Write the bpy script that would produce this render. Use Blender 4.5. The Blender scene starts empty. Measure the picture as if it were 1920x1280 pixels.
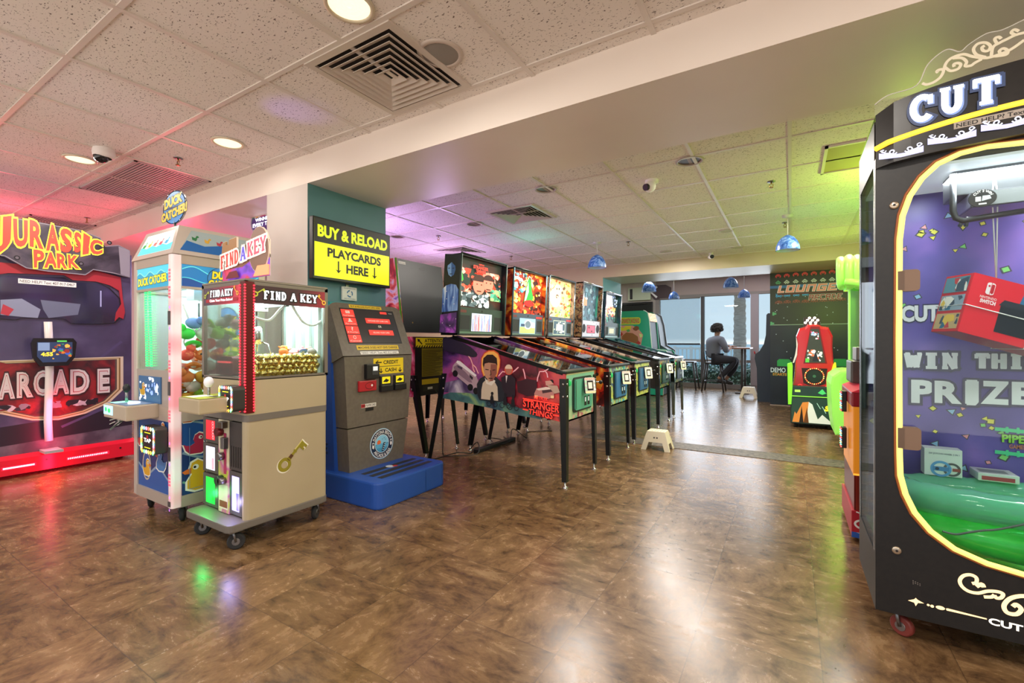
import bpy, bmesh, math, random
from mathutils import Vector, Matrix, noise
random.seed(11)
S = bpy.context.scene
COL = S.collection
PI = math.pi

# ---------------------------------------------------------------- camera
cam = bpy.data.cameras.new('camera'); cam.lens = 16.0; cam.sensor_width = 36.0
cam.shift_y = 1 / 1920; cam.clip_start = .02; cam.clip_end = 2000
co = bpy.data.objects.new('camera', cam); COL.objects.link(co)
co.location = (0, 0, 1.07); co.rotation_euler = (PI / 2, 0, math.atan2(524, 853.333))
S.camera = co

# ---------------------------------------------------------------- world, lights, exposure
S.view_settings.view_transform = 'Standard'; S.view_settings.look = 'None'
S.view_settings.gamma = 1; S.view_settings.use_curve_mapping = False
S.view_settings.exposure = 0.2
S.cycles.max_bounces = 10; S.cycles.transparent_max_bounces = 24
S.cycles.diffuse_bounces = 5; S.cycles.glossy_bounces = 5
S.cycles.sample_clamp_indirect = 6; S.cycles.blur_glossy = .5
W = bpy.data.worlds.new('sky'); S.world = W; W.use_nodes = True
wn = W.node_tree; bg = wn.nodes['Background']
tc = wn.nodes.new('ShaderNodeTexCoord'); sp = wn.nodes.new('ShaderNodeSeparateXYZ')
rp = wn.nodes.new('ShaderNodeValToRGB')
wn.links.new(tc.outputs['Generated'], sp.inputs[0]); 
mr = wn.nodes.new('ShaderNodeMapRange'); mr.inputs[1].default_value = -1; mr.inputs[2].default_value = 1
wn.links.new(sp.outputs['Z'], mr.inputs[0]); wn.links.new(mr.outputs[0], rp.inputs[0])
# ceiling fill light added below the horizon, pale haze at it, blue above
for i, (p, c) in enumerate([(.40, (2.3, 2.05, 1.85, 1)), (.497, (1.2, 1.15, 1.1, 1)), (.503, (.60, .69, .74, 1)), (.80, (.40, .58, .80, 1))]):
    e = rp.color_ramp.elements[i] if i < 2 else rp.color_ramp.elements.new(p)
    e.position = p; e.color = c
wn.links.new(rp.outputs[0], bg.inputs[0]); bg.inputs[1].default_value = 1.15


def lamp(name, kind, loc, energy, col=(1, 1, 1), size=.2, rot=(0, 0, 0), shape='DISK', size_y=None, spread=None):
    l = bpy.data.lights.new(name, kind); l.energy = energy; l.color = col
    if kind == 'AREA':
        l.shape = shape; l.size = size
        if size_y: l.size_y = size_y
        if spread: l.spread = spread
    elif kind in ('POINT', 'SPOT'):
        l.shadow_soft_size = size
    o = bpy.data.objects.new(name, l); COL.objects.link(o); o.location = loc; o.rotation_euler = rot
    return o


WARM = (1, .92, .83)
# recessed downlights of the front room (three in view, the rest behind the camera)
DOWN = [(-1.534, 1.232), (-3.299, 1.642), (-4.541, 1.212)]
DOWN_BEHIND = [(.3, .6), (-1.5, -.6), (-3.3, -.6), (.3, -1.4), (-5.2, -.4), (1.9, 1.0), (1.9, -.9)]
for x, y in DOWN + DOWN_BEHIND:
    lamp('downlight_lamp', 'AREA', (x, y, 2.40), (2.5 if x < -2 and x > -4 else 14) if (x, y) in DOWN else 21, WARM, .17 if (x, y) in DOWN else .4)
for x, y in [(-.4, 4.3), (-1.0, 5.8), (-1.9, 4.4), (-1.6, 7.0), (.6, 5.4), (1.6, 4.0), (-4.6, 4.6), (-6.4, 3.6), (-5.6, 6.4)]:
    lamp('far_room_fill', 'AREA', (x, y, 2.41), 27, (1, .92, .84), .45)  # fill added without fittings; the downlights in this ceiling are unlit
# daylight falling through the window wall
lamp('window_daylight', 'AREA', (-1.2, 11.35, 1.25), 60, (.80, .88, 1), 3.2, (-PI / 2, 0, 0), 'RECTANGLE', 2.0)
# coloured glow thrown by the game cabinets
lamp('red_marquee_glow', 'POINT', (-6.7, 1.2, 2.08), 9, (1, .06, .14), .1)
lamp('red_cabinet_glow', 'POINT', (-5.9, 2.4, 1.75), 30, (1, .05, .12), .15)
for x, y in [(-2.6, 10.0), (-.6, 10.4), (-4.2, 10.2)]:
    lamp('lounge_fill', 'AREA', (x, y, 2.53), 10, (1, .96, .92), .4)  # added to brighten the lounge, with no ceiling fitting behind it
lamp('red_base_glow', 'AREA', (-5.13, 1.2, .10), 4, (1, .03, .10), 1.0, (0, PI / 2, 0), 'RECTANGLE', .06)
lamp('violet_streak_spot', 'SPOT', (-2.80, 1.36, 1.80), 5, (.35, .2, 1), .02, (math.radians(148), 0, math.radians(-48)))  # spot added to throw a violet streak on the ceiling
bpy.data.lights['violet_streak_spot'].spot_size = .55; bpy.data.lights['violet_streak_spot'].spot_blend = 1
lamp('violet_glow', 'POINT', (-4.2, 3.4, 1.9), 40, (.62, .40, 1), .2)
lamp('violet_far_glow', 'POINT', (-4.4, 5.2, 1.7), 34, (.70, .45, 1), .2)
lamp('green_glow', 'POINT', (.78, 4.5, 2.0), 22, (.62, 1, .10), .12)
lamp('green_far_glow', 'POINT', (.6, 7.0, 1.6), 16, (.62, 1, .10), .12)
lamp('teal_glow', 'POINT', (-2.9, 5.2, 2.0), 3, (.2, 1, .75), .1)


# ---------------------------------------------------------------- helpers
def hx(h):
    h = h.lstrip('#'); c = [int(h[i:i + 2], 16) / 255 for i in (0, 2, 4)]
    return tuple(x / 12.92 if x < .04045 else ((x + .055) / 1.055) ** 2.4 for x in c)


MC = {}


def M(col, rough=.5, metal=0, emit=0, coat=0, name=None):
    key = (col, rough, metal, emit, coat)
    if key in MC: return MC[key]
    m = bpy.data.materials.new(name or 'mat_' + col.strip('#')); m.use_nodes = True
    b = m.node_tree.nodes['Principled BSDF']; c = hx(col) + (1,)
    b.inputs['Base Color'].default_value = c; b.inputs['Roughness'].default_value = rough
    b.inputs['Metallic'].default_value = metal
    if coat: b.inputs['Coat Weight'].default_value = coat; b.inputs['Coat Roughness'].default_value = .08
    if emit:
        b.inputs['Emission Color'].default_value = c; b.inputs['Emission Strength'].default_value = emit
    MC[key] = m
    return m


def ramp_mat(name, stops, scale=4, detail=3, dist=0, rough=.5, emit=0, vec=(0, 0, 0), off=0, amt=1, stretch=(1, 1, 1), const=False, coat=0, bump=0):
    """colour ramp driven by noise (weight amt) plus a linear run along vec in the object's own coordinates"""
    m = bpy.data.materials.new(name); m.use_nodes = True; nt = m.node_tree; b = nt.nodes['Principled BSDF']
    tc = nt.nodes.new('ShaderNodeTexCoord'); mp = nt.nodes.new('ShaderNodeMapping')
    mp.inputs['Scale'].default_value = stretch
    nz = nt.nodes.new('ShaderNodeTexNoise'); nz.inputs['Scale'].default_value = scale
    nz.inputs['Detail'].default_value = detail; nz.inputs['Distortion'].default_value = dist
    nt.links.new(tc.outputs['Object'], mp.inputs[0]); nt.links.new(mp.outputs[0], nz.inputs['Vector'])
    dt = nt.nodes.new('ShaderNodeVectorMath'); dt.operation = 'DOT_PRODUCT'; dt.inputs[1].default_value = vec
    nt.links.new(tc.outputs['Object'], dt.inputs[0])
    ma = nt.nodes.new('ShaderNodeMath'); ma.operation = 'MULTIPLY_ADD'; ma.inputs[1].default_value = amt
    nt.links.new(nz.outputs['Fac'], ma.inputs[0]); nt.links.new(dt.outputs['Value'], ma.inputs[2])
    ad = nt.nodes.new('ShaderNodeMath'); ad.operation = 'ADD'; ad.inputs[1].default_value = off
    nt.links.new(ma.outputs[0], ad.inputs[0])
    r = nt.nodes.new('ShaderNodeValToRGB'); cr = r.color_ramp
    if const: cr.interpolation = 'CONSTANT'
    while len(cr.elements) < len(stops): cr.elements.new(.5)
    for e, (p, c) in zip(cr.elements, stops): e.position = p; e.color = hx(c) + (1,)
    nt.links.new(ad.outputs[0], r.inputs[0]); nt.links.new(r.outputs[0], b.inputs['Base Color'])
    b.inputs['Roughness'].default_value = rough
    if coat: b.inputs['Coat Weight'].default_value = coat; b.inputs['Coat Roughness'].default_value = .06
    if emit:
        nt.links.new(r.outputs[0], b.inputs['Emission Color']); b.inputs['Emission Strength'].default_value = emit
    if bump:
        bp = nt.nodes.new('ShaderNodeBump'); bp.inputs['Strength'].default_value = bump; bp.inputs['Distance'].default_value = .01
        nt.links.new(nz.outputs['Fac'], bp.inputs['Height']); nt.links.new(bp.outputs[0], b.inputs['Normal'])
    return m


def glass_mat(name, tint='#ffffff', refl=1.0, rough=.02, ior=1.45, haze=0, hazecol='#ffffff'):
    m = bpy.data.materials.new(name); m.use_nodes = True; nt = m.node_tree
    for n in list(nt.nodes):
        if n.type != 'OUTPUT_MATERIAL': nt.nodes.remove(n)
    out = nt.nodes['Material Output']
    t = nt.nodes.new('ShaderNodeBsdfTransparent'); t.inputs[0].default_value = hx(tint) + (1,)
    g = nt.nodes.new('ShaderNodeBsdfGlossy'); g.inputs['Roughness'].default_value = rough
    f = nt.nodes.new('ShaderNodeFresnel'); f.inputs[0].default_value = ior
    mu = nt.nodes.new('ShaderNodeMath'); mu.operation = 'MULTIPLY'; mu.inputs[1].default_value = refl
    nt.links.new(f.outputs[0], mu.inputs[0])
    mx = nt.nodes.new('ShaderNodeMixShader'); nt.links.new(mu.outputs[0], mx.inputs[0])
    src = t
    if haze:
        d = nt.nodes.new('ShaderNodeBsdfDiffuse'); d.inputs[0].default_value = hx(hazecol) + (1,)
        h = nt.nodes.new('ShaderNodeMixShader'); h.inputs[0].default_value = haze
        nt.links.new(t.outputs[0], h.inputs[1]); nt.links.new(d.outputs[0], h.inputs[2]); src = h
    nt.links.new(src.outputs[0], mx.inputs[1]); nt.links.new(g.outputs[0], mx.inputs[2])
    nt.links.new(mx.outputs[0], out.inputs[0])
    return m


GLASS = glass_mat('clear_glass', '#f4faf8', .75)
TABLEGLASS = glass_mat('pinball_glass', '#e8ecea', 1.0, .03)
WINGLASS = glass_mat('window_glass', '#f2f8fb', .7)
ACRYLIC = glass_mat('clear_acrylic', '#ffffff', .6, .05, haze=.03)

TXT = {}


def text_geo(s, bold, ext):
    k = (s, bold, ext)
    if k not in TXT:
        cu = bpy.data.curves.new('lettering', 'FONT'); cu.body = s; cu.size = 1; cu.offset = bold
        cu.resolution_u = 3; cu.extrude = .5 if ext else 0
        ob = bpy.data.objects.new('lettering', cu); COL.objects.link(ob)
        bpy.context.view_layer.update()
        ev = ob.evaluated_get(bpy.context.evaluated_depsgraph_get()); me = ev.to_mesh()
        vs = [tuple(v.co) for v in me.vertices]; fs = [tuple(p.vertices) for p in me.polygons]
        ev.to_mesh_clear(); bpy.data.objects.remove(ob); bpy.data.curves.remove(cu)
        TXT[k] = (vs, fs)
    return TXT[k]


def arc(cx, cy, r, a0, a1, n=16, ry=None):
    ry = r if ry is None else ry
    return [(cx + r * math.cos(math.radians(a0 + (a1 - a0) * i / n)), cy + ry * math.sin(math.radians(a0 + (a1 - a0) * i / n))) for i in range(n + 1)]


def rrect(x0, y0, x1, y1, r, n=5):
    return arc(x1 - r, y1 - r, r, 0, 90, n) + arc(x0 + r, y1 - r, r, 90, 180, n) + arc(x0 + r, y0 + r, r, 180, 270, n) + arc(x1 - r, y0 + r, r, 270, 360, n)


# slab-serif letters as strokes in a unit cell: (points, weight)
SLAB = {
    'C': [(arc(.52, .5, .40, 52, 318, 18, .44), 1), ([(.86, .98), (.86, .62)], .7)],
    'U': [([(.24, 1), (.24, .35)] + arc(.5, .35, .26, 180, 360, 12, .30) + [(.76, 1)], 1), ([(.04, .96), (.44, .96)], .6), ([(.56, .96), (.96, .96)], .6)],
    'T': [([(.5, 0), (.5, 1)], 1.1), ([(.05, .94), (.95, .94)], .8), ([(.09, 1), (.09, .68)], .6), ([(.91, 1), (.91, .68)], .6), ([(.26, .05), (.74, .05)], .6)],
    'I': [([(.5, 0), (.5, 1)], 1.2), ([(.15, .05), (.85, .05)], .6), ([(.15, .95), (.85, .95)], .6)],
    'N': [([(.2, 0), (.2, 1)], .7), ([(.8, 0), (.8, 1)], .7), ([(.2, 1), (.8, 0)], 1), ([(.02, .95), (.3, .95)], .6), ([(.6, .95), (.98, .95)], .6), ([(.02, .05), (.4, .05)], .6)],
    'W': [([(.08, 1), (.28, .03)], 1), ([(.28, .03), (.5, .85)], .7), ([(.5, .85), (.72, .03)], 1), ([(.72, .03), (.92, 1)], .7), ([(-.03, .95), (.26, .95)], .6), ([(.74, .95), (1.03, .95)], .6)],
    'H': [([(.2, 0), (.2, 1)], 1), ([(.8, 0), (.8, 1)], 1), ([(.2, .5), (.8, .5)], .7), ([(0, .95), (.4, .95)], .6), ([(.6, .95), (1, .95)], .6), ([(0, .05), (.4, .05)], .6), ([(.6, .05), (1, .05)], .6)],
    'S': [(arc(.5, .73, .30, 30, 270, 12, .22) + arc(.5, .27, .32, 90, -150, 12, .24), .9), ([(.84, .98), (.84, .7)], .6), ([(.13, .02), (.13, .32)], .6)],
    'P': [([(.25, 0), (.25, 1)], 1.1), ([(.25, .94), (.5, .94)] + arc(.5, .70, .30, 90, -90, 10, .24) + [(.25, .46)], .9), ([(.03, .05), (.5, .05)], .6), ([(.03, .95), (.3, .95)], .6)],
    'R': [([(.25, 0), (.25, 1)], 1.1), ([(.25, .94), (.5, .94)] + arc(.5, .72, .28, 90, -90, 10, .22) + [(.25, .50)], .9), ([(.5, .5), (.85, .03)], 1), ([(.03, .05), (.46, .05)], .6), ([(.03, .95), (.3, .95)], .6)],
    'Z': [([(.08, .93), (.92, .93)], .9), ([(.86, .93), (.14, .07)], 1.1), ([(.08, .07), (.92, .07)], .9), ([(.1, 1), (.1, .7)], .6), ([(.9, 0), (.9, .3)], .6)],
    'E': [([(.25, 0), (.25, 1)], 1.1), ([(.05, .94), (.9, .94)], .8), ([(.05, .06), (.92, .06)], .8), ([(.25, .5), (.66, .5)], .7), ([(.88, 1), (.88, .7)], .6), ([(.9, 0), (.9, .3)], .6)],
    'F': [([(.28, 0), (.28, 1)], 1.1), ([(.06, .94), (.9, .94)], .8), ([(.28, .5), (.66, .5)], .7), ([(.88, 1), (.88, .7)], .6), ([(.06, .06), (.56, .06)], .7)],
    'D': [([(.25, 0), (.25, 1)], 1.1), ([(.05, .94), (.4, .94)] + arc(.4, .5, .45, 90, -90, 14, .44) + [(.05, .06)], .9)],
    'A': [([(.14, 0), (.5, .97)], .8), ([(.5, .97), (.86, 0)], 1.1), ([(.27, .33), (.73, .33)], .6), ([(-.02, .05), (.32, .05)], .6), ([(.66, .05), (1.02, .05)], .6)],
    'K': [([(.22, 0), (.22, 1)], 1.1), ([(.26, .42), (.82, .95)], .8), ([(.42, .56), (.84, .05)], 1), ([(.02, .95), (.42, .95)], .6), ([(.02, .05), (.42, .05)], .6), ([(.62, .95), (.98, .95)], .6), ([(.64, .05), (1, .05)], .6)],
    'Y': [([(.5, 0), (.5, .45)], 1.1), ([(.5, .45), (.14, .95)], 1), ([(.5, .45), (.86, .95)], .8), ([(-.02, .95), (.32, .95)], .6), ([(.68, .95), (1.02, .95)], .6), ([(.26, .05), (.74, .05)], .6)],
}


class MB:
    def __init__(s):
        s.bm = bmesh.new(); s.mats = []; s.k = 0

    def mi(s, m):
        if m not in s.mats: s.mats.append(m)
        return s.mats.index(m)

    def face(s, pts, m, smooth=False):
        vs = [s.bm.verts.new(p) for p in pts]
        try:
            f = s.bm.faces.new(vs)
        except ValueError:
            return None
        f.material_index = s.mi(m); f.smooth = smooth
        return f

    def grid(s, rows, m, closed=False, smooth=True, caps=False):
        """skin a list of equal-length loops of points"""
        vr = [[s.bm.verts.new(p) for p in r] for r in rows]; i = s.mi(m); n = len(vr[0])
        for a, b in zip(vr, vr[1:]):
            for j in range(n if closed else n - 1):
                k = (j + 1) % n
                try:
                    f = s.bm.faces.new((a[j], a[k], b[k], b[j])); f.material_index = i; f.smooth = smooth
                except ValueError:
                    pass
        if caps:
            for r in (vr[0][::-1], vr[-1]):
                try:
                    f = s.bm.faces.new(r); f.material_index = i
                except ValueError:
                    pass

    def box(s, a, b, m, bev=0, fm=None):
        (x0, x1), (y0, y1), (z0, z1) = [sorted((a[i], b[i])) for i in range(3)]
        v = [s.bm.verts.new((x, y, z)) for x in (x0, x1) for y in (y0, y1) for z in (z0, z1)]
        q = {'-x': (0, 1, 3, 2), '+x': (4, 6, 7, 5), '-y': (0, 4, 5, 1), '+y': (2, 3, 7, 6), '-z': (0, 2, 6, 4), '+z': (1, 5, 7, 3)}
        fs = []
        for k, ix in q.items():
            f = s.bm.faces.new([v[i] for i in ix]); f.material_index = s.mi((fm or {}).get(k, m)); fs.append(f)
        if bev:
            es = list({e for f in fs for e in f.edges})
            bmesh.ops.bevel(s.bm, geom=es, offset=bev, segments=2, profile=.6, affect='EDGES')
        return fs

    def prism(s, poly, axis, lo, hi, m, side=None, bev=0):
        def p(a, b, c):
            return {'x': (c, a, b), 'y': (a, c, b), 'z': (a, b, c)}[axis]
        A = [s.bm.verts.new(p(a, b, lo)) for a, b in poly]; B = [s.bm.verts.new(p(a, b, hi)) for a, b in poly]
        i = s.mi(m); j = s.mi(side or m); n = len(poly); fs = []
        for r in (A, B[::-1]):
            f = s.bm.faces.new(r); f.material_index = i; fs.append(f)
        for k in range(n):
            f = s.bm.faces.new((A[k], B[k], B[(k + 1) % n], A[(k + 1) % n])); f.material_index = j; fs.append(f)
        bmesh.ops.recalc_face_normals(s.bm, faces=fs)
        if bev:
            es = [e for e in fs[0].edges] + [e for e in fs[1].edges]
            bmesh.ops.bevel(s.bm, geom=es, offset=bev, segments=2, profile=.6, affect='EDGES')

    def tube(s, pts, r, m, n=8, closed=False):
        pts = [Vector(p) for p in pts]; rows = []; N = len(pts); up = Vector((0, 0, 1)); prev = None
        for i, p in enumerate(pts):
            a = pts[i - 1] if (i or closed) else p; b = pts[(i + 1) % N] if (i < N - 1 or closed) else p
            t = (b - a).normalized()
            if prev is None:
                x = t.cross(up)
                if x.length < 1e-3: x = t.cross(Vector((1, 0, 0)))
            else:
                x = prev - t * prev.dot(t)
            x.normalize(); prev = x; y = t.cross(x); rr = r[i] if isinstance(r, (list, tuple)) else r
            rows.append([p + (x * math.cos(2 * PI * k / n) + y * math.sin(2 * PI * k / n)) * rr for k in range(n)])
        if closed: rows.append(rows[0])
        s.grid(rows, m, closed=True, caps=not closed)

    def cyl(s, p0, p1, r, m, n=20, r2=None):
        s.tube([p0, p1], [r, r if r2 is None else r2], m, n)

    def sph(s, c, r, m, sc=(1, 1, 1), n=12, jit=0):
        rows = []
        for i in range(n // 2 + 1):
            t = PI * i / (n // 2)
            ring = []
            for k in range(n):
                d = Vector((math.sin(t) * math.cos(2 * PI * k / n), math.sin(t) * math.sin(2 * PI * k / n), math.cos(t)))
                rr = r * (1 + (jit * noise.noise(d * 2.3 + Vector(c) * 9) if jit else 0))
                ring.append((c[0] + d.x * rr * sc[0], c[1] + d.y * rr * sc[1], c[2] + d.z * rr * sc[2]))
            rows.append(ring)
        s.grid(rows, m, closed=True)

    def lathe(s, prof, c, m, n=28, ax='z'):
        rows = []
        for r, z in prof:
            ring = []
            for k in range(n):
                a, b = r * math.cos(2 * PI * k / n), r * math.sin(2 * PI * k / n)
                d = {'z': (a, b, z), 'x': (z, a, b), 'y': (a, z, b)}[ax]
                ring.append((c[0] + d[0], c[1] + d[1], c[2] + d[2]))
            rows.append(ring)
        s.grid(rows, m, closed=True)

    # ---- flat printing on a plane: coordinates (a, b) run along u and v
    def plane(s, o, u, v):
        s.o, s.u, s.v = Vector(o), Vector(u), Vector(v); s.n = s.u.cross(s.v).normalized(); s.k = 0; return s

    def ax(s, X, flip=False):   # faces +x, (a, b) = (y, z)
        s.plane((X, 0, 0), (0, 1, 0), (0, 0, 1))
        if flip: s.n = -s.n
        return s

    def ay(s, Y): return s.plane((0, Y, 0), (1, 0, 0), (0, 0, 1))   # faces -y, (a, b) = (x, z)

    def P(s, a, b, h=0): return s.o + s.u * a + s.v * b + s.n * (.0006 + .00025 * s.k + h)

    def poly(s, pts, m):
        s.k += 1; return s.face([s.P(a, b) for a, b in pts], m)

    def rect(s, a, b, w, h, m): return s.poly([(a, b), (a + w, b), (a + w, b + h), (a, b + h)], m)

    def asp(s): return s.u.length / s.v.length

    def circ(s, a, b, r, m, ry=None, n=24):
        return s.poly(arc(a, b, r, 0, 360, n, (r * s.asp()) if ry is None else ry)[:-1], m)

    def slabp(s, pts, m, h, side=None):
        """raised flat shape of thickness h"""
        s.k += 1
        A = [s.P(a, b) for a, b in pts]; B = [s.P(a, b, h) for a, b in pts]
        s.face(B, m)
        for i in range(len(A)):
            j = (i + 1) % len(A); s.face([A[i], A[j], B[j], B[i]], side or m)

    def stroke(s, pts, w, m, bump=True, closed=False):
        if bump: s.k += 1
        Q = [s.o + s.u * a + s.v * b for a, b in pts]; N = len(Q); L = []; R = []
        for i, p in enumerate(Q):
            a = Q[i - 1] if (i or closed) else p; b = Q[(i + 1) % N] if (i < N - 1 or closed) else p
            t = (b - a)
            if t.length < 1e-9: t = s.u.copy()
            t.normalize(); x = s.n.cross(t); ww = w[i] if isinstance(w, (list, tuple)) else w
            h = s.n * (.0006 + .00025 * s.k)
            L.append(p + x * ww / 2 + h); R.append(p - x * ww / 2 + h)
        i = s.mi(m); vl = [s.bm.verts.new(p) for p in L]; vr = [s.bm.verts.new(p) for p in R]
        for j in range(N if closed else N - 1):
            k = (j + 1) % N
            f = s.bm.faces.new((vr[j], vr[k], vl[k], vl[j])); f.material_index = i

    def text(s, t, a, b, w, h, m, bold=.0, out=None, ow=.05, ext=0, warp=None, shear=0):
        """t fitted to the box a, b, w, h of the current plane"""
        ref = text_geo(t, bold, False)[0]
        if not ref: return
        x0, x1 = min(v[0] for v in ref), max(v[0] for v in ref); y0, y1 = min(v[1] for v in ref), max(v[1] for v in ref)

        def put(vs, fs, mm, e):
            s.k += 1; i = s.mi(mm); V = []
            for x, y, z in vs:
                fx, fy = (x - x0) / (x1 - x0), (y - y0) / max(y1 - y0, 1e-6)
                aa, bb = warp(fx, fy) if warp else (a + fx * w + shear * fy * h, b + fy * h)
                V.append(s.bm.verts.new(s.P(aa, bb, (z + .5) * e if e else 0)))
            for f in fs:
                try:
                    q = s.bm.faces.new([V[j] for j in f]); q.material_index = i
                except ValueError:
                    pass
        if out: put(*text_geo(t, bold + ow, False), out, 0)
        put(*text_geo(t, bold, bool(ext)), m, ext)

    def slab(s, t, a, b, w, h, m, wt=.2, out=None, ow=.1, gap=.12, warp=None, ext=0):
        n = len(t); cw = w / n
        for pas in ((1, 0) if out else (0,)):
            s.k += 1
            k0 = s.k
            for i, ch in enumerate(t):
                s.k = k0 + .03 * (i % 2)
                for pts, k in SLAB.get(ch, []):
                    P = [(a + (i + gap / 2 + x * (1 - gap)) * cw, b + y * h) for x, y in pts]
                    if warp: P = [warp(*p) for p in P]
                    wid = wt * k * h * s.v.length + (ow * h * s.v.length if pas else 0)
                    if pas:   # lengthen so the outline wraps the ends
                        d0 = Vector(P[0]) - Vector(P[1]); d1 = Vector(P[-1]) - Vector(P[-2])
                        e = ow * h / 2
                        P = [tuple(Vector(P[0]) + d0.normalized() * e)] + P + [tuple(Vector(P[-1]) + d1.normalized() * e)]
                    s.k += .06; s.stroke(P, wid, out if pas else m, bump=False)

    def build(s, name, parent=None, loc=None):
        me = bpy.data.meshes.new(name)
        base = Vector(loc) if loc else (parent_base(parent) if parent else Vector((0, 0, 0)))
        bmesh.ops.translate(s.bm, verts=s.bm.verts, vec=-base)
        s.bm.to_mesh(me); s.bm.free()
        for m in s.mats: me.materials.append(m)
        o = bpy.data.objects.new(name, me); COL.objects.link(o)
        if parent: o.parent = parent
        elif loc: o.location = loc
        return o


def parent_base(p):
    v = Vector((0, 0, 0))
    while p:
        v += p.location; p = p.parent
    return v


def tag(o, label, cat, group=None, kind=None):
    o['label'] = label; o['category'] = cat
    if group: o['group'] = group
    if kind: o['kind'] = kind
    return o


def thing(name, label, cat, loc, group=None):
    o = bpy.data.objects.new(name, None); COL.objects.link(o); o.location = loc; o.empty_display_size = .1
    return tag(o, label, cat, group)


def struct(mb, name, parent=None):
    o = mb.build(name, parent)
    if not parent: o['kind'] = 'structure'
    return o


def dup(o, loc, label=None, group=None):
    r = o.copy(); COL.objects.link(r); r.location = loc
    if label: r['label'] = label
    if group: r['group'] = group
    for ch in list(o.children):
        c = ch.copy(); COL.objects.link(c); c.parent = r
        for g in list(ch.children):
            d = g.copy(); COL.objects.link(d); d.parent = c
    return r


def swirl(cx, cy, r0, r1, a0, a1, n=26):
    return [(cx + (r0 + (r1 - r0) * i / n) * math.cos(math.radians(a0 + (a1 - a0) * i / n)), cy + (r0 + (r1 - r0) * i / n) * math.sin(math.radians(a0 + (a1 - a0) * i / n))) for i in range(n + 1)]


# common materials
BLACK = M('#141416', .45); MATTE = M('#1b1a1a', .7); DGREY = M('#3a3836', .5); GREY = M('#8a8782', .5)
WHITE = M('#f2f0ec', .5); CREAM = M('#d8cbb4', .5); CHROME = M('#c9c9c9', .18, 1); STEEL = M('#8d8d8f', .35, 1)
RED = M('#c8202c', .4); YEL = M('#f2d616', .5); GOLD = M('#c79a34', .3, 1); RUBBER = M('#2a2a2a', .8)
LWHITE = M('#f4f8ff', .5, 0, 1.3); BRASS = M('#a8864a', .35, 1)


def caster(parent, x, y, ztop, r=.04, wheel=RUBBER, turn=0):
    z0 = parent_base(parent).z
    mb = MB(); mb.box((x - .03, y - .03, ztop - .012), (x + .03, y + .03, ztop), STEEL)
    dx, dy = math.cos(turn), math.sin(turn)
    for sgn in (-1, 1):
        ox, oy = -dy * .018 * sgn, dx * .018 * sgn
        mb.tube([(x + ox, y + oy, ztop - .005), (x + ox + dx * .012, y + oy + dy * .012, r)], .006, STEEL, 6)
    c = mb.build('caster', parent)
    w = MB(); X, Y = x + dx * .012, y + dy * .012
    w.tube([(X - dy * .013 * k, Y + dx * .013 * k, r) for k in (-1, -.6, .6, 1)], [r * .85, r, r, r * .85], wheel, 20)
    w.tube([(X - dy * .016 * k, Y + dx * .016 * k, r) for k in (-1, 1)], r * .45, STEEL, 12)
    w.build('wheel', c)
    return c


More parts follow.
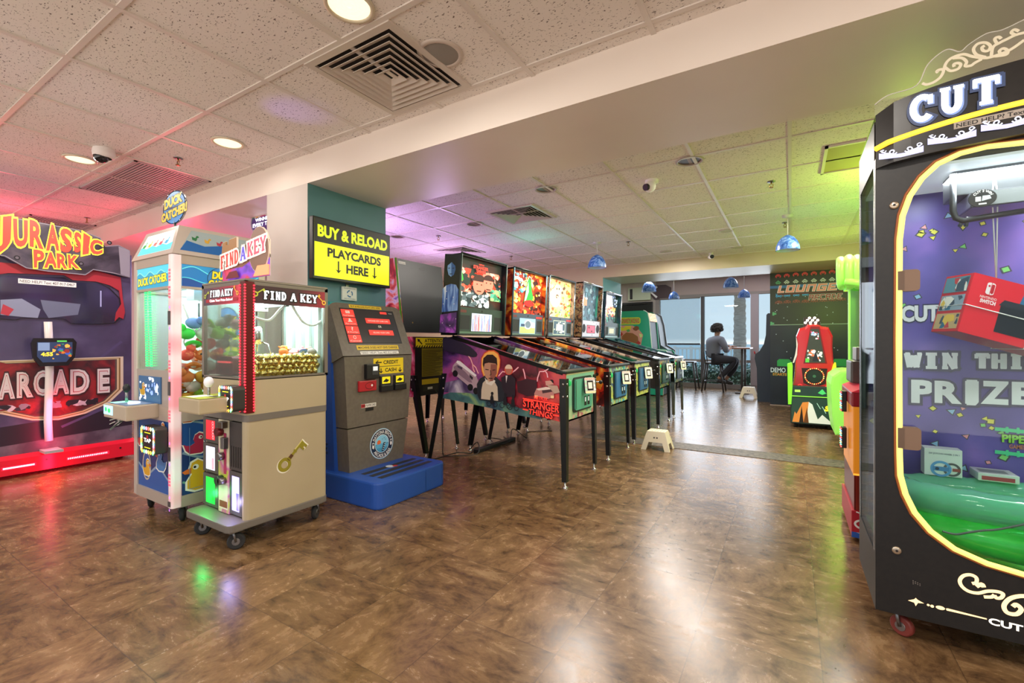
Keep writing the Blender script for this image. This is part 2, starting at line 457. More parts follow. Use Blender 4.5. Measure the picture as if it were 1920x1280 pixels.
# ================================================================ the setting
def floor_mat():
    m = bpy.data.materials.new('stone_tile_floor'); m.use_nodes = True; nt = m.node_tree; b = nt.nodes['Principled BSDF']; L = nt.links.new
    N = lambda t, **k: [setattr(n := nt.nodes.new('ShaderNode' + t), a, v) for a, v in k.items()] and n or nt.nodes.new('ShaderNode' + t)
    tc = nt.nodes.new('ShaderNodeTexCoord'); sx = nt.nodes.new('ShaderNodeSeparateXYZ'); L(tc.outputs['Object'], sx.inputs[0])

    def math_(op, a, b_=None, c=None):
        n = nt.nodes.new('ShaderNodeMath'); n.operation = op
        for i, v in enumerate((a, b_, c)):
            if v is None: continue
            if isinstance(v, (int, float)): n.inputs[i].default_value = v
            else: L(v, n.inputs[i])
        return n.outputs[0]
    T = .3865
    ax_ = math_('DIVIDE', math_('SUBTRACT', sx.outputs['X'], .085), T); ay_ = math_('DIVIDE', math_('SUBTRACT', sx.outputs['Y'], 1.407), T)
    ix, iy = math_('FLOOR', ax_), math_('FLOOR', ay_)
    fx, fy = math_('FRACT', ax_), math_('FRACT', ay_)
    ex = math_('MINIMUM', fx, math_('SUBTRACT', 1, fx)); ey = math_('MINIMUM', fy, math_('SUBTRACT', 1, fy))
    joint = math_('LESS_THAN', math_('MINIMUM', ex, ey), .0045)
    cell = nt.nodes.new('ShaderNodeCombineXYZ'); L(ix, cell.inputs[0]); L(iy, cell.inputs[1])
    wn_ = nt.nodes.new('ShaderNodeTexWhiteNoise'); L(cell.outputs[0], wn_.inputs['Vector'])
    # alternate tiles turn their grain
    par = math_('MODULO', math_('ABSOLUTE', math_('ADD', ix, iy)), 2)
    shift = nt.nodes.new('ShaderNodeVectorMath'); shift.operation = 'MULTIPLY_ADD'
    L(wn_.outputs['Color'], shift.inputs[0]); shift.inputs[1].default_value = (7, 7, 7); L(tc.outputs['Object'], shift.inputs[2])
    mpa = nt.nodes.new('ShaderNodeMapping'); mpa.inputs['Scale'].default_value = (1.1, 2.3, 1); L(shift.outputs[0], mpa.inputs[0])
    mpb = nt.nodes.new('ShaderNodeMapping'); mpb.inputs['Scale'].default_value = (1.7, 1.2, 1); L(shift.outputs[0], mpb.inputs[0])
    mv = nt.nodes.new('ShaderNodeMix'); mv.data_type = 'VECTOR'; L(par, mv.inputs[0]); L(mpa.outputs[0], mv.inputs[4]); L(mpb.outputs[0], mv.inputs[5])
    n1 = nt.nodes.new('ShaderNodeTexNoise'); n1.inputs['Scale'].default_value = 6.5; n1.inputs['Detail'].default_value = 9; n1.inputs['Roughness'].default_value = .72; n1.inputs['Distortion'].default_value = .35
    L(mv.outputs[1], n1.inputs['Vector'])
    n2 = nt.nodes.new('ShaderNodeTexNoise'); n2.inputs['Scale'].default_value = 11; n2.inputs['Detail'].default_value = 8; n2.inputs['Distortion'].default_value = .8
    L(mv.outputs[1], n2.inputs['Vector'])
    r1 = nt.nodes.new('ShaderNodeValToRGB'); cr = r1.color_ramp
    for i, (p, c) in enumerate([(.28, '#3c2c1e'), (.40, '#5a432d'), (.50, '#715639'), (.60, '#826545'), (.74, '#9a7e5c')]):
        e = cr.elements[i] if i < 2 else cr.elements.new(p); e.position = p; e.color = hx(c) + (1,)
    L(n1.outputs['Fac'], r1.inputs[0])
    r2 = nt.nodes.new('ShaderNodeValToRGB'); r2.color_ramp.elements[0].position = .30; r2.color_ramp.elements[0].color = (.42, .38, .34, 1)
    r2.color_ramp.elements[1].position = .46; r2.color_ramp.elements[1].color = (1, 1, 1, 1); L(n2.outputs['Fac'], r2.inputs[0])
    mx = nt.nodes.new('ShaderNodeMix'); mx.data_type = 'RGBA'; mx.blend_type = 'MULTIPLY'; mx.inputs[0].default_value = .55
    L(r1.outputs[0], mx.inputs[6]); L(r2.outputs[0], mx.inputs[7])
    tone = math_('MULTIPLY_ADD', wn_.outputs['Value'], .26, .86)
    mt = nt.nodes.new('ShaderNodeVectorMath'); mt.operation = 'SCALE'; L(mx.outputs[2], mt.inputs[0]); L(tone, mt.inputs['Scale'])
    mj = nt.nodes.new('ShaderNodeMix'); mj.data_type = 'RGBA'; L(math_('MULTIPLY', joint, .55), mj.inputs[0]); L(mt.outputs[0], mj.inputs[6]); mj.inputs[7].default_value = hx('#3a2b20') + (1,)
    L(mj.outputs[2], b.inputs['Base Color'])
    L(math_('MULTIPLY_ADD', n1.outputs['Fac'], .22, .145), b.inputs['Roughness'])
    b.inputs['Specular IOR Level'].default_value = .62
    bp = nt.nodes.new('ShaderNodeBump'); bp.inputs['Strength'].default_value = .10; bp.inputs['Distance'].default_value = .004
    L(math_('SUBTRACT', n1.outputs['Fac'], joint), bp.inputs['Height']); L(bp.outputs[0], b.inputs['Normal'])
    return m


def tile_mat(name, base, speck):
    m = bpy.data.materials.new(name); m.use_nodes = True; nt = m.node_tree; b = nt.nodes['Principled BSDF']; L = nt.links.new
    tc = nt.nodes.new('ShaderNodeTexCoord')
    mp = nt.nodes.new('ShaderNodeMapping'); mp.inputs['Scale'].default_value = (1, 1.9, 1); mp.inputs['Rotation'].default_value = (0, 0, .6)
    n = nt.nodes.new('ShaderNodeTexNoise'); n.inputs['Scale'].default_value = 78; n.inputs['Detail'].default_value = 2; n.inputs['Distortion'].default_value = .6
    L(tc.outputs['Object'], mp.inputs[0]); L(mp.outputs[0], n.inputs['Vector'])
    r = nt.nodes.new('ShaderNodeValToRGB'); r.color_ramp.elements[0].position = .32; r.color_ramp.elements[0].color = hx(speck) + (1,)
    r.color_ramp.elements[1].position = .38; r.color_ramp.elements[1].color = hx(base) + (1,)
    L(n.outputs['Fac'], r.inputs[0]); L(r.outputs[0], b.inputs['Base Color']); b.inputs['Roughness'].default_value = .9
    return m


FLOOR = floor_mat()
mb = MB(); mb.box((-8.6, -3, -.1), (3.2, 11.6, 0), FLOOR); struct(mb, 'floor')
mb = MB(); mb.box((-2.0, 4.76, 0), (3.2, 5.05, .004), ramp_mat('threshold', [(.35, '#3a332c'), (.6, '#6b6157')], 30, 3, rough=.5)); struct(mb, 'trim_1')
CT = tile_mat('ceiling_tile', '#ebe4dd', '#6d6058')
WALL = ramp_mat('painted_wall', [(.3, '#c9bfb7'), (.7, '#cfc6be')], 3, 2, rough=.6)
BEAMM = ramp_mat('beam_paint', [(.3, '#e4d8cc'), (.7, '#e9ded3')], 2, 2, rough=.38)
TEAL = ramp_mat('teal_paint', [(.3, '#4f7d84'), (.7, '#57868c')], 3, 2, rough=.5)
BEIGE = ramp_mat('bulkhead_paint', [(.3, '#c4b692'), (.7, '#cabd9a')], 3, 2, rough=.4)
MAUVE = M('#b3a09a', .6)
mb = MB(); mb.box((-8.6, -3, 2.44), (3.2, 7.86, 2.56), CT); struct(mb, 'ceiling')
# suspended grid: front bay and far bay
GRIDM = M('#dcd3ca', .4)
mb = MB(); T = .61
for y0, y1, ox, oy in ((-3, 2.05, -.52, 1.965), (2.80, 7.85, -.62, 2.95)):
    k = -16
    while ox + k * T < 3.2:
        x = ox + k * T; k += 1
        if x > -8.6: mb.box((x - .012, y0, 2.433), (x + .012, y1, 2.4402), GRIDM)
    k = -10
    while oy + k * T < y1:
        y = oy + k * T; k += 1
        if y > y0: mb.box((-8.6, y - .012, 2.434), (3.2, y + .012, 2.4401), GRIDM)
struct(mb, 'ceiling_grid')
mb = MB(); mb.box((-8.6, 2.05, 2.23), (3.2, 2.80, 2.44), BEAMM); struct(mb, 'beam')
mb = MB(); mb.box((-3.53, 2.05, 0), (-3.01, 2.80, 2.23), WALL, fm={'+x': TEAL}); struct(mb, 'column')
mb = MB(); mb.box((-3.52, 2.04, 0), (-3.0, 2.81, .09), M('#4a4038', .6)); struct(mb, 'baseboard_column')
mb = MB(); mb.box((-8.6, 7.86, 2.23), (3.2, 8.87, 2.66), BEIGE); struct(mb, 'beam')
mb = MB(); mb.box((-8.6, 7.86, 0), (-2.9, 8.87, 2.23), BEIGE, fm={'+x': M('#5fa3a3', .5)}); struct(mb, 'wall_back')
mb = MB(); mb.box((-.31, 8.88, 0), (3.2, 9.0, 2.6), MAUVE); struct(mb, 'wall_mural')
mb = MB(); mb.box((-8.7, -3, 0), (-8.6, 7.86, 2.56), WALL); struct(mb, 'wall_left')
mb = MB(); mb.box((3.2, -3, 0), (3.3, 11.6, 2.66), WALL); struct(mb, 'wall_right')
mb = MB(); mb.box((-6.2, 8.87, 0), (-6.1, 11.6, 2.66), WALL); struct(mb, 'wall_lounge')
mb = MB(); mb.box((-6.2, 8.87, 2.56), (3.2, 11.6, 2.66), CT); struct(mb, 'ceiling')
mb = MB(); mb.box((-6.1, 11.5, 0), (-2.87, 11.6, 2.56), WALL); struct(mb, 'wall_window_left')
mb = MB(); mb.box((-2.87, 11.5, 2.20), (3.2, 11.6, 2.56), MAUVE); struct(mb, 'wall_window_top')

# ---- window wall
FR = M('#8d8580', .5); FRD = M('#4d4a4c', .45)
w1 = bpy.data.objects.new('window_1', None); COL.objects.link(w1); w1.location = (-1.8, 11.5, 0); w1['kind'] = 'structure'
mb = MB()
mb.box((-2.87, 11.47, 0), (-.62, 11.58, .10), FR); mb.box((-2.87, 11.47, 2.14), (-.62, 11.58, 2.20), FR)
mb.box((-2.87, 11.46, .10), (-2.77, 11.58, 2.14), FR); mb.box((-.78, 11.46, .10), (-.62, 11.58, 2.14), M('#a49ba0', .5))
mb.box((-1.82, 11.45, .10), (-1.75, 11.58, 2.14), FRD); mb.box((-1.75, 11.47, .60), (-.78, 11.58, .66), FR); mb.box((-2.77, 11.47, .60), (-1.82, 11.58, .66), FR)
mb.build('window_frame', w1)
for x0, x1 in ((-2.77, -1.82), (-1.75, -.78)):
    mb = MB(); mb.box((x0, 11.52, .10), (x1, 11.53, .60), WINGLASS); mb.box((x0, 11.52, .66), (x1, 11.53, 2.14), WINGLASS); mb.build('pane', w1)
w2 = bpy.data.objects.new('window_2', None); COL.objects.link(w2); w2.location = (.8, 11.5, 0); w2['kind'] = 'structure'
mb = MB(); mb.box((-.62, 11.47, 0), (3.2, 11.58, .10), FR); mb.box((-.62, 11.47, 2.14), (3.2, 11.58, 2.20), FR); mb.box((1.2, 11.47, .1), (1.3, 11.58, 2.14), FR)
mb.box((-.62, 11.47, .60), (1.2, 11.58, .66), FR); mb.build('window_frame', w2)
mb = MB(); mb.box((-.62, 11.52, .10), (1.2, 11.53, 2.14), WINGLASS); mb.build('pane', w2)
sh = thing('roller_shade', 'pale translucent roller shade drawn down over the left window pane', 'window shade', (-2.3, 11.43, 2.1))
mb = MB(); mb.box((-2.76, 11.430, 1.04), (-1.83, 11.434, 2.12), glass_mat('shade_film', '#e4ecf0', .1, .4, haze=.14, hazecol='#f4f6f8')); mb.build('fabric', sh)
mb = MB(); mb.box((-2.76, 11.42, 1.0), (-1.83, 11.444, 1.04), M('#3b3f46', .5)); mb.build('bottom_bar', sh)
mb = MB(); mb.cyl((-2.76, 11.43, 2.12), (-1.83, 11.43, 2.12), .022, FR, 12); mb.build('roller', sh)

# ---- outside
mb = MB(); mb.box((-60, 11.6, -.5), (60, 24, -.25), M('#cbb79f', .8)); struct(mb, 'ground')
mb = MB(); mb.box((-400, 24, -4), (400, 900, -3.0), M('#7fb4bd', .3)); struct(mb, 'sea')
mb = MB(); mb.box((-400, 24, -4), (400, 70, -2.6), M('#d9c6a6', .9)); struct(mb, 'beach')
palm = thing('palm_tree', 'palm trunk standing just outside the window behind the high table', 'palm tree', (-1.32, 15.2, -.25))
BARK = ramp_mat('palm_bark', [(.3, '#a39688'), (.6, '#c4b6a8')], 6, 5, .8, stretch=(1, 1, 5), rough=.9, bump=.6)
mb = MB(); rows = []
for i in range(60):
    z = -.25 + i * .075; r = .185 + .012 * ((i * 7) % 5 - 2) / 2 + (.05 if i < 4 else 0) - .0008 * i
    rows.append([(-1.32 + r * math.cos(2 * PI * k / 18), 15.2 + r * math.sin(2 * PI * k / 18), z) for k in range(18)])
mb.grid(rows, BARK, True); mb.build('trunk', palm)
mb = MB(); FROND = M('#5d7a3d', .7)
for i in range(14):
    a = 2 * PI * i / 14; pts = [Vector((-1.32, 15.2, 4.2)) + Vector((math.cos(a) * t * 1.9, math.sin(a) * t * 1.9, .7 * math.sin(t * 2.4) - .9 * t * t)) for t in [j / 8 for j in range(9)]]
    for p, q in zip(pts, pts[1:]):
        for s_ in (-1, 1):
            d = Vector((-math.sin(a), math.cos(a), -.5 * 1)) * .38 * s_
            if s_ < 0: d.z = -.19
            mb.face([p, q, q + d, p + d * .9], FROND)
mb.build('frond_crown', palm)
rail = thing('boardwalk_railing', 'pale boardwalk railing with close balusters seen through the window', 'railing', (-1, 19, -.25))
mb = MB(); mb.box((-9, 18.96, .78), (7, 19.04, .86), WHITE); mb.box((-9, 18.97, -.1), (7, 19.03, -.04), WHITE)
for i in range(26): mb.box((-9 + i * .62, 18.95, -.25), (-8.9 + i * .62, 19.05, .9), WHITE)
mb.build('rail_frame', rail)
mb = MB()
for i in range(100): mb.box((-9 + i * .16, 18.98, -.06), (-8.96 + i * .16, 19.02, .8), WHITE)
mb.build('baluster_row', rail)['kind'] = 'stuff'
HEDGE = ramp_mat('hedge_leaf', [(.35, '#5f8070'), (.5, '#8fae9a'), (.65, '#c4d6ca')], 14, 3, rough=.6)
hg = MB()
for i in range(3800):
    p = Vector((random.uniform(-3.2, -.2), random.uniform(12.1, 12.7), random.uniform(-.2, .52) + .05 * math.sin(i)))
    d = Vector((random.uniform(-1, 1), random.uniform(-1, 1), random.uniform(-1, 1))).normalized() * .045
    e = d.cross(Vector((random.uniform(-1, 1), random.uniform(-1, 1), random.uniform(-1, 1)))).normalized() * .022
    hg.face([p - d, p + e, p + d, p - e], HEDGE)
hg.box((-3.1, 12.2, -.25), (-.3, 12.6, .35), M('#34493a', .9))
tag(hg.build('hedge', loc=(-1.7, 12.4, -.25)), 'low grey-green hedge growing outside against the lower window panes', 'hedge')

# ---- lounge wall pieces left of the window
tv = thing('wall_screen', 'black switched-off wall screen beside the left window frame', 'screen', (-3.2, 11.46, 1.3))
mb = MB(); mb.box((-3.75, 11.40, 1.35), (-2.93, 11.47, 2.07), M('#121416', .35), .006); mb.build('casing', tv)
mb = MB(); mb.ay(11.40).rect(-3.71, 1.40, .74, .62, M('#1d2326', .2)); mb.ay(11.40).rect(-3.60, 2.0, .5, .012, M('#9aa2a6', .4)); mb.build('display', tv)
mb = MB(); mb.box((-3.55, 11.42, 2.12), (-2.98, 11.48, 2.44), M('#c9d3b8', .6), .004); mb.ay(11.42).rect(-3.50, 2.15, .07, .26, BLACK)
tag(mb.build('wall_board', loc=(-3.3, 11.45, 2.1)), 'pale green board mounted high on the wall above the black screen', 'board')
ar = thing('arrow_sign', 'dark hexagonal wall sign with a white chevron behind a blue pendant', 'sign', (-2.75, 11.46, 2.1))
mb = MB(); mb.prism([(-3.02, 2.30), (-2.90, 2.12), (-2.58, 2.12), (-2.50, 2.22), (-2.50, 2.40), (-2.62, 2.47), (-2.9, 2.47)], 'y', 11.44, 11.49, M('#4b3a3c', .6)); mb.build('backing', ar)
mb = MB(); mb.ay(11.44).stroke([(-2.83, 2.44), (-2.97, 2.30), (-2.83, 2.17)], .05, M('#f5f5f5', .5)); mb.build('chevron', ar)


# ================================================================ ceiling fittings
def downlight(x, y, lit, label, group):
    t = thing('downlight', label, 'ceiling light', (x, y, 2.44), group)
    mb = MB(); r = .085
    mb.lathe([(r + .016, -.002), (r + .014, -.009), (r, -.010), (r - .004, .0)], (x, y, 2.44), M('#d8cdb4' if lit else '#b7ada4', .4)); mb.build('trim_ring', t)
    mb = MB()
    if lit:
        E = M('#fff0c8', .5, 0, 1.05)
        for i in range(6): mb.lathe([(r - .003 - i * .012, -.0035 - .0006 * (i % 2)), (r - .015 - i * .012, -.0035 - .0006 * (i % 2))], (x, y, 2.44), E)
        mb.lathe([(.02, -.0035), (.0001, -.0035)], (x, y, 2.44), E)
        mb.build('lens', t)
    else:
        B = M('#6d5648', .35)
        mb.lathe([(r - .002, -.003), (r * .8, -.0022)], (x, y, 2.44), B); mb.lathe([(r * .8, -.0022), (.0001, -.002)], (x, y, 2.44), M('#3c3029', .35))
        mb.box((x - .012, y - .07, 2.4365), (x + .012, y + .07, 2.4385), M('#8a6f5c', .4)); mb.build('baffle', t)
    return t


downlight(*DOWN[0], True, 'lit recessed downlight at the top edge of the ceiling, above the large diffuser vent', None)
downlight(*DOWN[1], True, 'lit recessed downlight in the ceiling tile above the crane machine with ducks', None)
downlight(*DOWN[2], True, 'lit recessed downlight right beside the black dome camera', None)
for (x, y), lb in zip([(-0.656,3.632),(-1.875,3.629),(-3.124,4.261),(-4.357,4.253)], (
        'dark unlit recessed downlight nearest the white dome camera', 'dark unlit recessed downlight next to the far square diffuser vent',
        'dark unlit recessed downlight left of the far square diffuser vent', 'dark unlit recessed downlight beside the teal column')):
    downlight(x, y, False, lb, None)


def speaker(x, y, r, label, col='#8d8780'):
    t = thing('ceiling_speaker', label, 'ceiling speaker', (x, y, 2.44))
    mb = MB(); mb.lathe([(r * 1.24, -.001), (r * 1.2, -.008), (r, -.009), (r * .98, -.004)], (x, y, 2.44), M('#c9bcb0', .5)); mb.build('rim', t)
    mb = MB(); mb.lathe([(r, -.006), (r * .5, -.010), (.0001, -.011)], (x, y, 2.44), M(col, .7)); mb.build('grille', t)


speaker(*(-1.422,1.663), .088, 'round grey ceiling speaker beside the large diffuser vent')
for p, lb in zip([(-0.681,6.146),(-0.662,7.3),(-1.621,7.075)], ('small pale ceiling disc in the far ceiling left of the big blue pendant', 'flat pale ceiling disc nearest the far beam', 'pale ceiling disc left of the small bullet camera')):
    speaker(*p, .07, lb, '#c5c0a4')


def diffuser(x, y, s, label, cam_side=True):
    t = thing('diffuser_vent', label, 'air vent', (x, y, 2.44))
    WV = M('#cfc4b8', .45); mb = MB(); h = s / 2
    mb.box((x - h, y - h, 2.428), (x + h, y - h + .035, 2.4395), WV); mb.box((x - h, y + h - .035, 2.428), (x + h, y + h, 2.4395), WV)
    mb.box((x - h, y - h + .035, 2.428), (x - h + .035, y + h - .035, 2.4395), WV); mb.box((x + h - .035, y - h + .035, 2.428), (x + h, y + h - .035, 2.4395), WV)
    mb.build('frame', t)
    mb = MB(); mb.box((x - h + .03, y - h + .03, 2.4385), (x + h - .03, y + h - .03, 2.4397), M('#2e2925', .8)); mb.lathe([(.10, -.003), (.0001, -.003)], (x, y, 2.44), M('#0c0a09', .9)); mb.build('duct', t)
    for i in range(6):
        a = h - .05 - i * .037; b = a - .030; mb = MB()
        if b < .01: b = .005
        z0, z1 = 2.421, 2.437
        A = [(x - a, y - a, z0), (x + a, y - a, z0), (x + a, y + a, z0), (x - a, y + a, z0)]; A2 = [(p[0], p[1], p[2] + .003) for p in A]
        B = [(x - b, y - b, z1), (x + b, y - b, z1), (x + b, y + b, z1), (x - b, y + b, z1)]
        mb.grid([A2, A, B], WV, True, False); mb.build('vane', t)
    return t


diffuser(-1.745, 1.66, .585, 'large square diffuser vent with stepped vanes in the front ceiling')
diffuser(*(-2.472,4.222), .56, 'square diffuser vent in the far ceiling above the second pinball backbox')
diffuser(*(-4.247,5.415), .56, 'square diffuser vent low over the first pinball backbox')


def return_grille(x0, x1, y0, y1, label, col='#b5a6a8'):
    t = thing('return_grille', label, 'air vent', ((x0 + x1) / 2, (y0 + y1) / 2, 2.44)); G = M(col, .5)
    mb = MB(); mb.box((x0, y0, 2.43), (x1, y0 + .02, 2.4395), G); mb.box((x0, y1 - .02, 2.43), (x1, y1, 2.4395), G); mb.box((x0, y0, 2.43), (x0 + .02, y1, 2.4395), G); mb.box((x1 - .02, y0, 2.43), (x1, y1, 2.4395), G)
    mb.build('frame', t); mb = MB(); mb.box((x0 + .02, y0 + .02, 2.438), (x1 - .02, y1 - .02, 2.4398), M('#51474a', .8)); n = 22
    for i in range(n):
        y = y0 + .02 + (y1 - y0 - .04) * (i + .5) / n; mb.box((x0 + .02, y - .006, 2.431), (x1 - .02, y + .006, 2.437), G)
    mb.build('louvres', t)


return_grille(-5.38, -4.20, 1.43, 1.96, 'slatted return air grille in the ceiling behind the black dome camera')
return_grille(-8.1, -6.95, 1.45, 2.0, 'red-lit return air grille above the cabinet with red dinosaur lettering')


def dome_camera(x, y, label, col='#e8e2de', look=(0, -1)):
    t = thing('dome_camera', label, 'security camera', (x, y, 2.44))
    mb = MB(); mb.lathe([(.062, 0), (.066, -.03), (.06, -.055), (.045, -.062)], (x, y, 2.44), M(col, .4)); mb.build('housing', t)
    mb = MB(); mb.sph((x + look[0] * .015, y + look[1] * .015, 2.385), .046, M('#16161a', .08)); mb.build('lens_dome', t)


dome_camera(*(-4.169,1.24), 'black-lensed dome camera between a lit downlight and the return grille')
wx, wy = (-1.009,3.908)
t = thing('turret_camera', 'white turret camera on the far ceiling facing the front room', 'security camera', (wx, wy, 2.44))
mb = MB(); mb.lathe([(.055, 0), (.055, -.02), (.03, -.03)], (wx, wy, 2.44), WHITE); mb.sph((wx - .01, wy - .02, 2.385), .05, WHITE); mb.build('housing', t)
mb = MB(); mb.cyl((wx - .02, wy - .045, 2.375), (wx - .035, wy - .075, 2.365), .028, M('#222', .3) if 0 else BLACK, 14); mb.build('lens', t)
bx_, by_ = (-1.056,7.567); by_ = min(by_, 7.7)
t = thing('bullet_camera', 'small white bullet camera fixed beside the far beam', 'security camera', (bx_, by_, 2.44))
mb = MB(); mb.cyl((bx_, by_, 2.44), (bx_, by_, 2.40), .03, WHITE, 14); mb.tube([(bx_ - .02, by_ + .04, 2.385), (bx_ + .03, by_ - .10, 2.365)], .034, WHITE, 14); mb.build('housing', t)
mb = MB(); mb.cyl((bx_ + .03, by_ - .10, 2.365), (bx_ + .031, by_ - .104, 2.3645), .03, BLACK, 14); mb.build('lens', t)


def sprinkler(x, y, label):
    t = thing('sprinkler', label, 'sprinkler head', (x, y, 2.44)); mb = MB()
    mb.lathe([(.032, 0), (.030, -.006), (.008, -.007)], (x, y, 2.44), STEEL, 14); mb.build('escutcheon', t)
    mb = MB(); mb.cyl((x, y, 2.434), (x, y, 2.415), .006, BRASS, 8); mb.tube([(x - .012, y, 2.418), (x - .014, y, 2.40), (x, y, 2.388)], .003, BRASS, 5); mb.tube([(x + .012, y, 2.418), (x + .014, y, 2.40), (x, y, 2.388)], .003, BRASS, 5)
    mb.lathe([(.018, -.053), (.016, -.056), (.001, -.055)], (x, y, 2.44), BRASS, 12); mb.build('head', t)


for p, lb in zip([(-3.892,1.587),(-6.619,1.823),(-0.147,4.467),(-0.063,6.086),(-3.884,4.509),(-1.9,6.13),(-3.814,6.179)], (
        'ceiling sprinkler between the return grille and a lit downlight', 'ceiling sprinkler in the red-lit corner over the dinosaur lettering',
        'ceiling sprinkler in the far ceiling between the light panel and the white turret camera', 'ceiling sprinkler directly above the big blue pendant on the right',
        'ceiling sprinkler near the unlit downlight by the teal column', 'ceiling sprinkler near the middle blue pendant', 'ceiling sprinkler above the second pinball backbox')):
    sprinkler(*p, lb)
t = thing('light_panel', 'square unlit light panel in the ceiling above the lime green hand game', 'ceiling light', (.47, 4.2, 2.44))
lp = (0.306,4.271,0.568,4.372)
mb = MB(); x0, y0 = .20, 3.86; mb.box((x0, y0, 2.425), (x0 + .6, y0 + .02, 2.4395), GRIDM); mb.box((x0, y0 + .58, 2.425), (x0 + .6, y0 + .6, 2.4395), GRIDM); mb.box((x0, y0, 2.425), (x0 + .02, y0 + .6, 2.4395), GRIDM); mb.box((x0 + .58, y0, 2.425), (x0 + .6, y0 + .6, 2.4395), GRIDM); mb.build('frame', t)
mb = MB(); mb.box((x0 + .02, y0 + .02, 2.434), (x0 + .58, y0 + .58, 2.4385), M('#a89668', .5)); mb.build('diffuser', t)

# pendants
PB = ramp_mat('blue_glass', [(.35, '#2a4f9c'), (.5, '#4a78c8'), (.65, '#8fb2e6')], 16, 5, 1.5, rough=.25)


def pendant(x, y, zb, r, top, label):
    t = thing('pendant_lamp', label, 'pendant lamp', (x, y, zb))
    h = r * 1.45
    mb = MB(); pr = [(r, 0), (r * .97, h * .25), (r * .82, h * .55), (r * .55, h * .82), (r * .2, h * .97), (.01, h)]
    mb.lathe(pr, (x, y, zb), PB); mb.lathe([(a * .94, b) for a, b in pr[:-1]], (x, y, zb), M('#c9d4ea', .5)); mb.build('lamp_shade', t)
    mb = MB(); mb.cyl((x, y, zb + h), (x, y, top), .005, M('#d5d0c8', .5), 6); mb.build('stem', t)
    mb = MB(); mb.lathe([(.055, 0), (.05, -.02), (.008, -.028)], (x, y, top), M('#d5d0c8', .5), 18); mb.build('ceiling_rose', t)
    mb = MB(); mb.sph((x, y, zb + h * .45), .03, M('#e9e6da', .4)); mb.build('bulb', t)


pendant(-2.28, 5.95, 2.09, .125, 2.44, 'blue glass pendant hanging above the pinball row')
pendant(-.035, 5.75, 2.06, .115, 2.44, 'larger blue-green lit pendant above the green hand game')
pendant(-2.62, 9.9, 2.15, .155, 2.56, 'blue pendant in front of the white chevron sign')
pendant(-2.12, 10.0, 1.98, .11, 2.56, 'blue pendant hanging on a long stem before the roller shade')
pendant(-1.01, 9.8, 2.13, .14, 2.56, 'blue pendant hanging high under the far beam near the mural')
pendant(-.80, 10.1, 1.95, .115, 2.56, 'blue pendant hanging lower over the high table and palm')


# ================================================================ arcade wall mural (pixel art print)
mu = thing('wall_mural', 'dark wall mural of pixel art space invaders with LOUNGE ARCADE lettering', 'mural', (.7, 8.87, 0))
MURAL = ramp_mat('mural_print', [(.30, '#0c1826'), (.7, '#132230')], 5, 3, rough=.35)
mb = MB(); mb.box((-.31, 8.868, .02), (2.2, 8.879, 2.2295), MURAL); mb.build('print', mu)
mb = MB(); mb.ay(8.868); mb.rect(-.31, 1.36, 2.5, .86, M('#1e2618', .4)); mb.rect(-.31, 1.352, 2.5, .012, M('#8fae9a', .5))


def sprite(rows, cx, cz, px, m):
    w = max(len(r) for r in rows)
    for j, r in enumerate(rows):
        i = 0
        while i < len(r):
            if r[i] == '#':
                k = i
                while k < len(r) and r[k] == '#': k += 1
                mb.rect(cx + (i - w / 2) * px, cz - j * px, (k - i) * px, px, m); mb.k -= 1; i = k
            else:
                i += 1


CR1 = ['..####..', '.######.', '########', '##.##.##', '##....##', '.#....#.']
CR2 = ['...##...', '..####..', '.##..##.', '##.##.##', '.######.', '..#..#..']
CR3 = ['#.#..#.#', '.######.', '##.##.##', '########', '#.####.#', '.#....#.']
CR4 = ['...####...', '.########.', '##..##..##', '.########.', '#..#..#..#']
MR = M('#e0424a', .4); MG = M('#55b07a', .4); MC_ = M('#cfe0d0', .4); MBL = M('#3aa2dd', .4); MBR = M('#8a4638', .5); MW = M('#f6ede6', .4); MSAL = M('#f29a88', .4)
row1, row2, row3, row4 = [(-0.191,2.165),(-0.068,2.164),(0.06,2.172),(0.186,2.171),(0.31,2.171),(0.432,2.17),(0.552,2.177)], [(-0.191,2.057),(-0.068,2.058),(0.06,2.058),(0.186,2.058),(0.31,2.058),(0.432,2.058),(0.552,2.058)], [(-0.183,1.841),(-0.061,1.844),(0.068,1.846),(0.194,1.848)], [(-0.183,1.734),(-0.061,1.737),(0.068,1.74),(0.194,1.734),(0.317,1.737),(0.439,1.74),(0.559,1.743),(0.676,1.745)]
for x, z in row1: sprite(CR1, x, z + .035, .0105, MR)
for i, (x, z) in enumerate(row2): sprite(CR2, x, z + .035, .0105, MG if i < 1 else MC_)
for x, z in row3: sprite(CR3, x, z + .03, .011, MBL)
for x, z in row4: sprite(CR4, x, z + .02, .011, MBR)
bz = [(-0.308,2.002),(0.758,2.001),(-0.308,1.974)]
mb.rect(-.31, bz[0][1] - .03, 1.9, .045, M('#2f6fb0', .4)); mb.rect(-.2, bz[0][1] - .145, 1.6, .03, M('#5a2a26', .5))
lx = (-0.199,1.898,0.834,0.113)
ltr = {'L': ['#..', '#..', '#..', '#..', '###'], 'O': ['#..#', '#..#', '#..#', '#..#', '####'], 'U': ['#..#', '#..#', '#..#', '#..#', '####'], 'N': ['####', '#..#', '#..#', '#..#', '#..#'], 'G': ['####', '#...', '#.##', '#..#', '####'], 'E': ['####', '#...', '###.', '#...', '####'],
       'A': ['####', '#..#', '####', '#..#', '#..#'], 'R': ['####', '#..#', '###.', '#.#.', '#..#'], 'C': ['####', '#...', '#...', '#...', '####'], 'D': ['###.', '#..#', '#..#', '#..#', '###.']}
ltr['O'] = ['####', '#..#', '#..#', '#..#', '####']


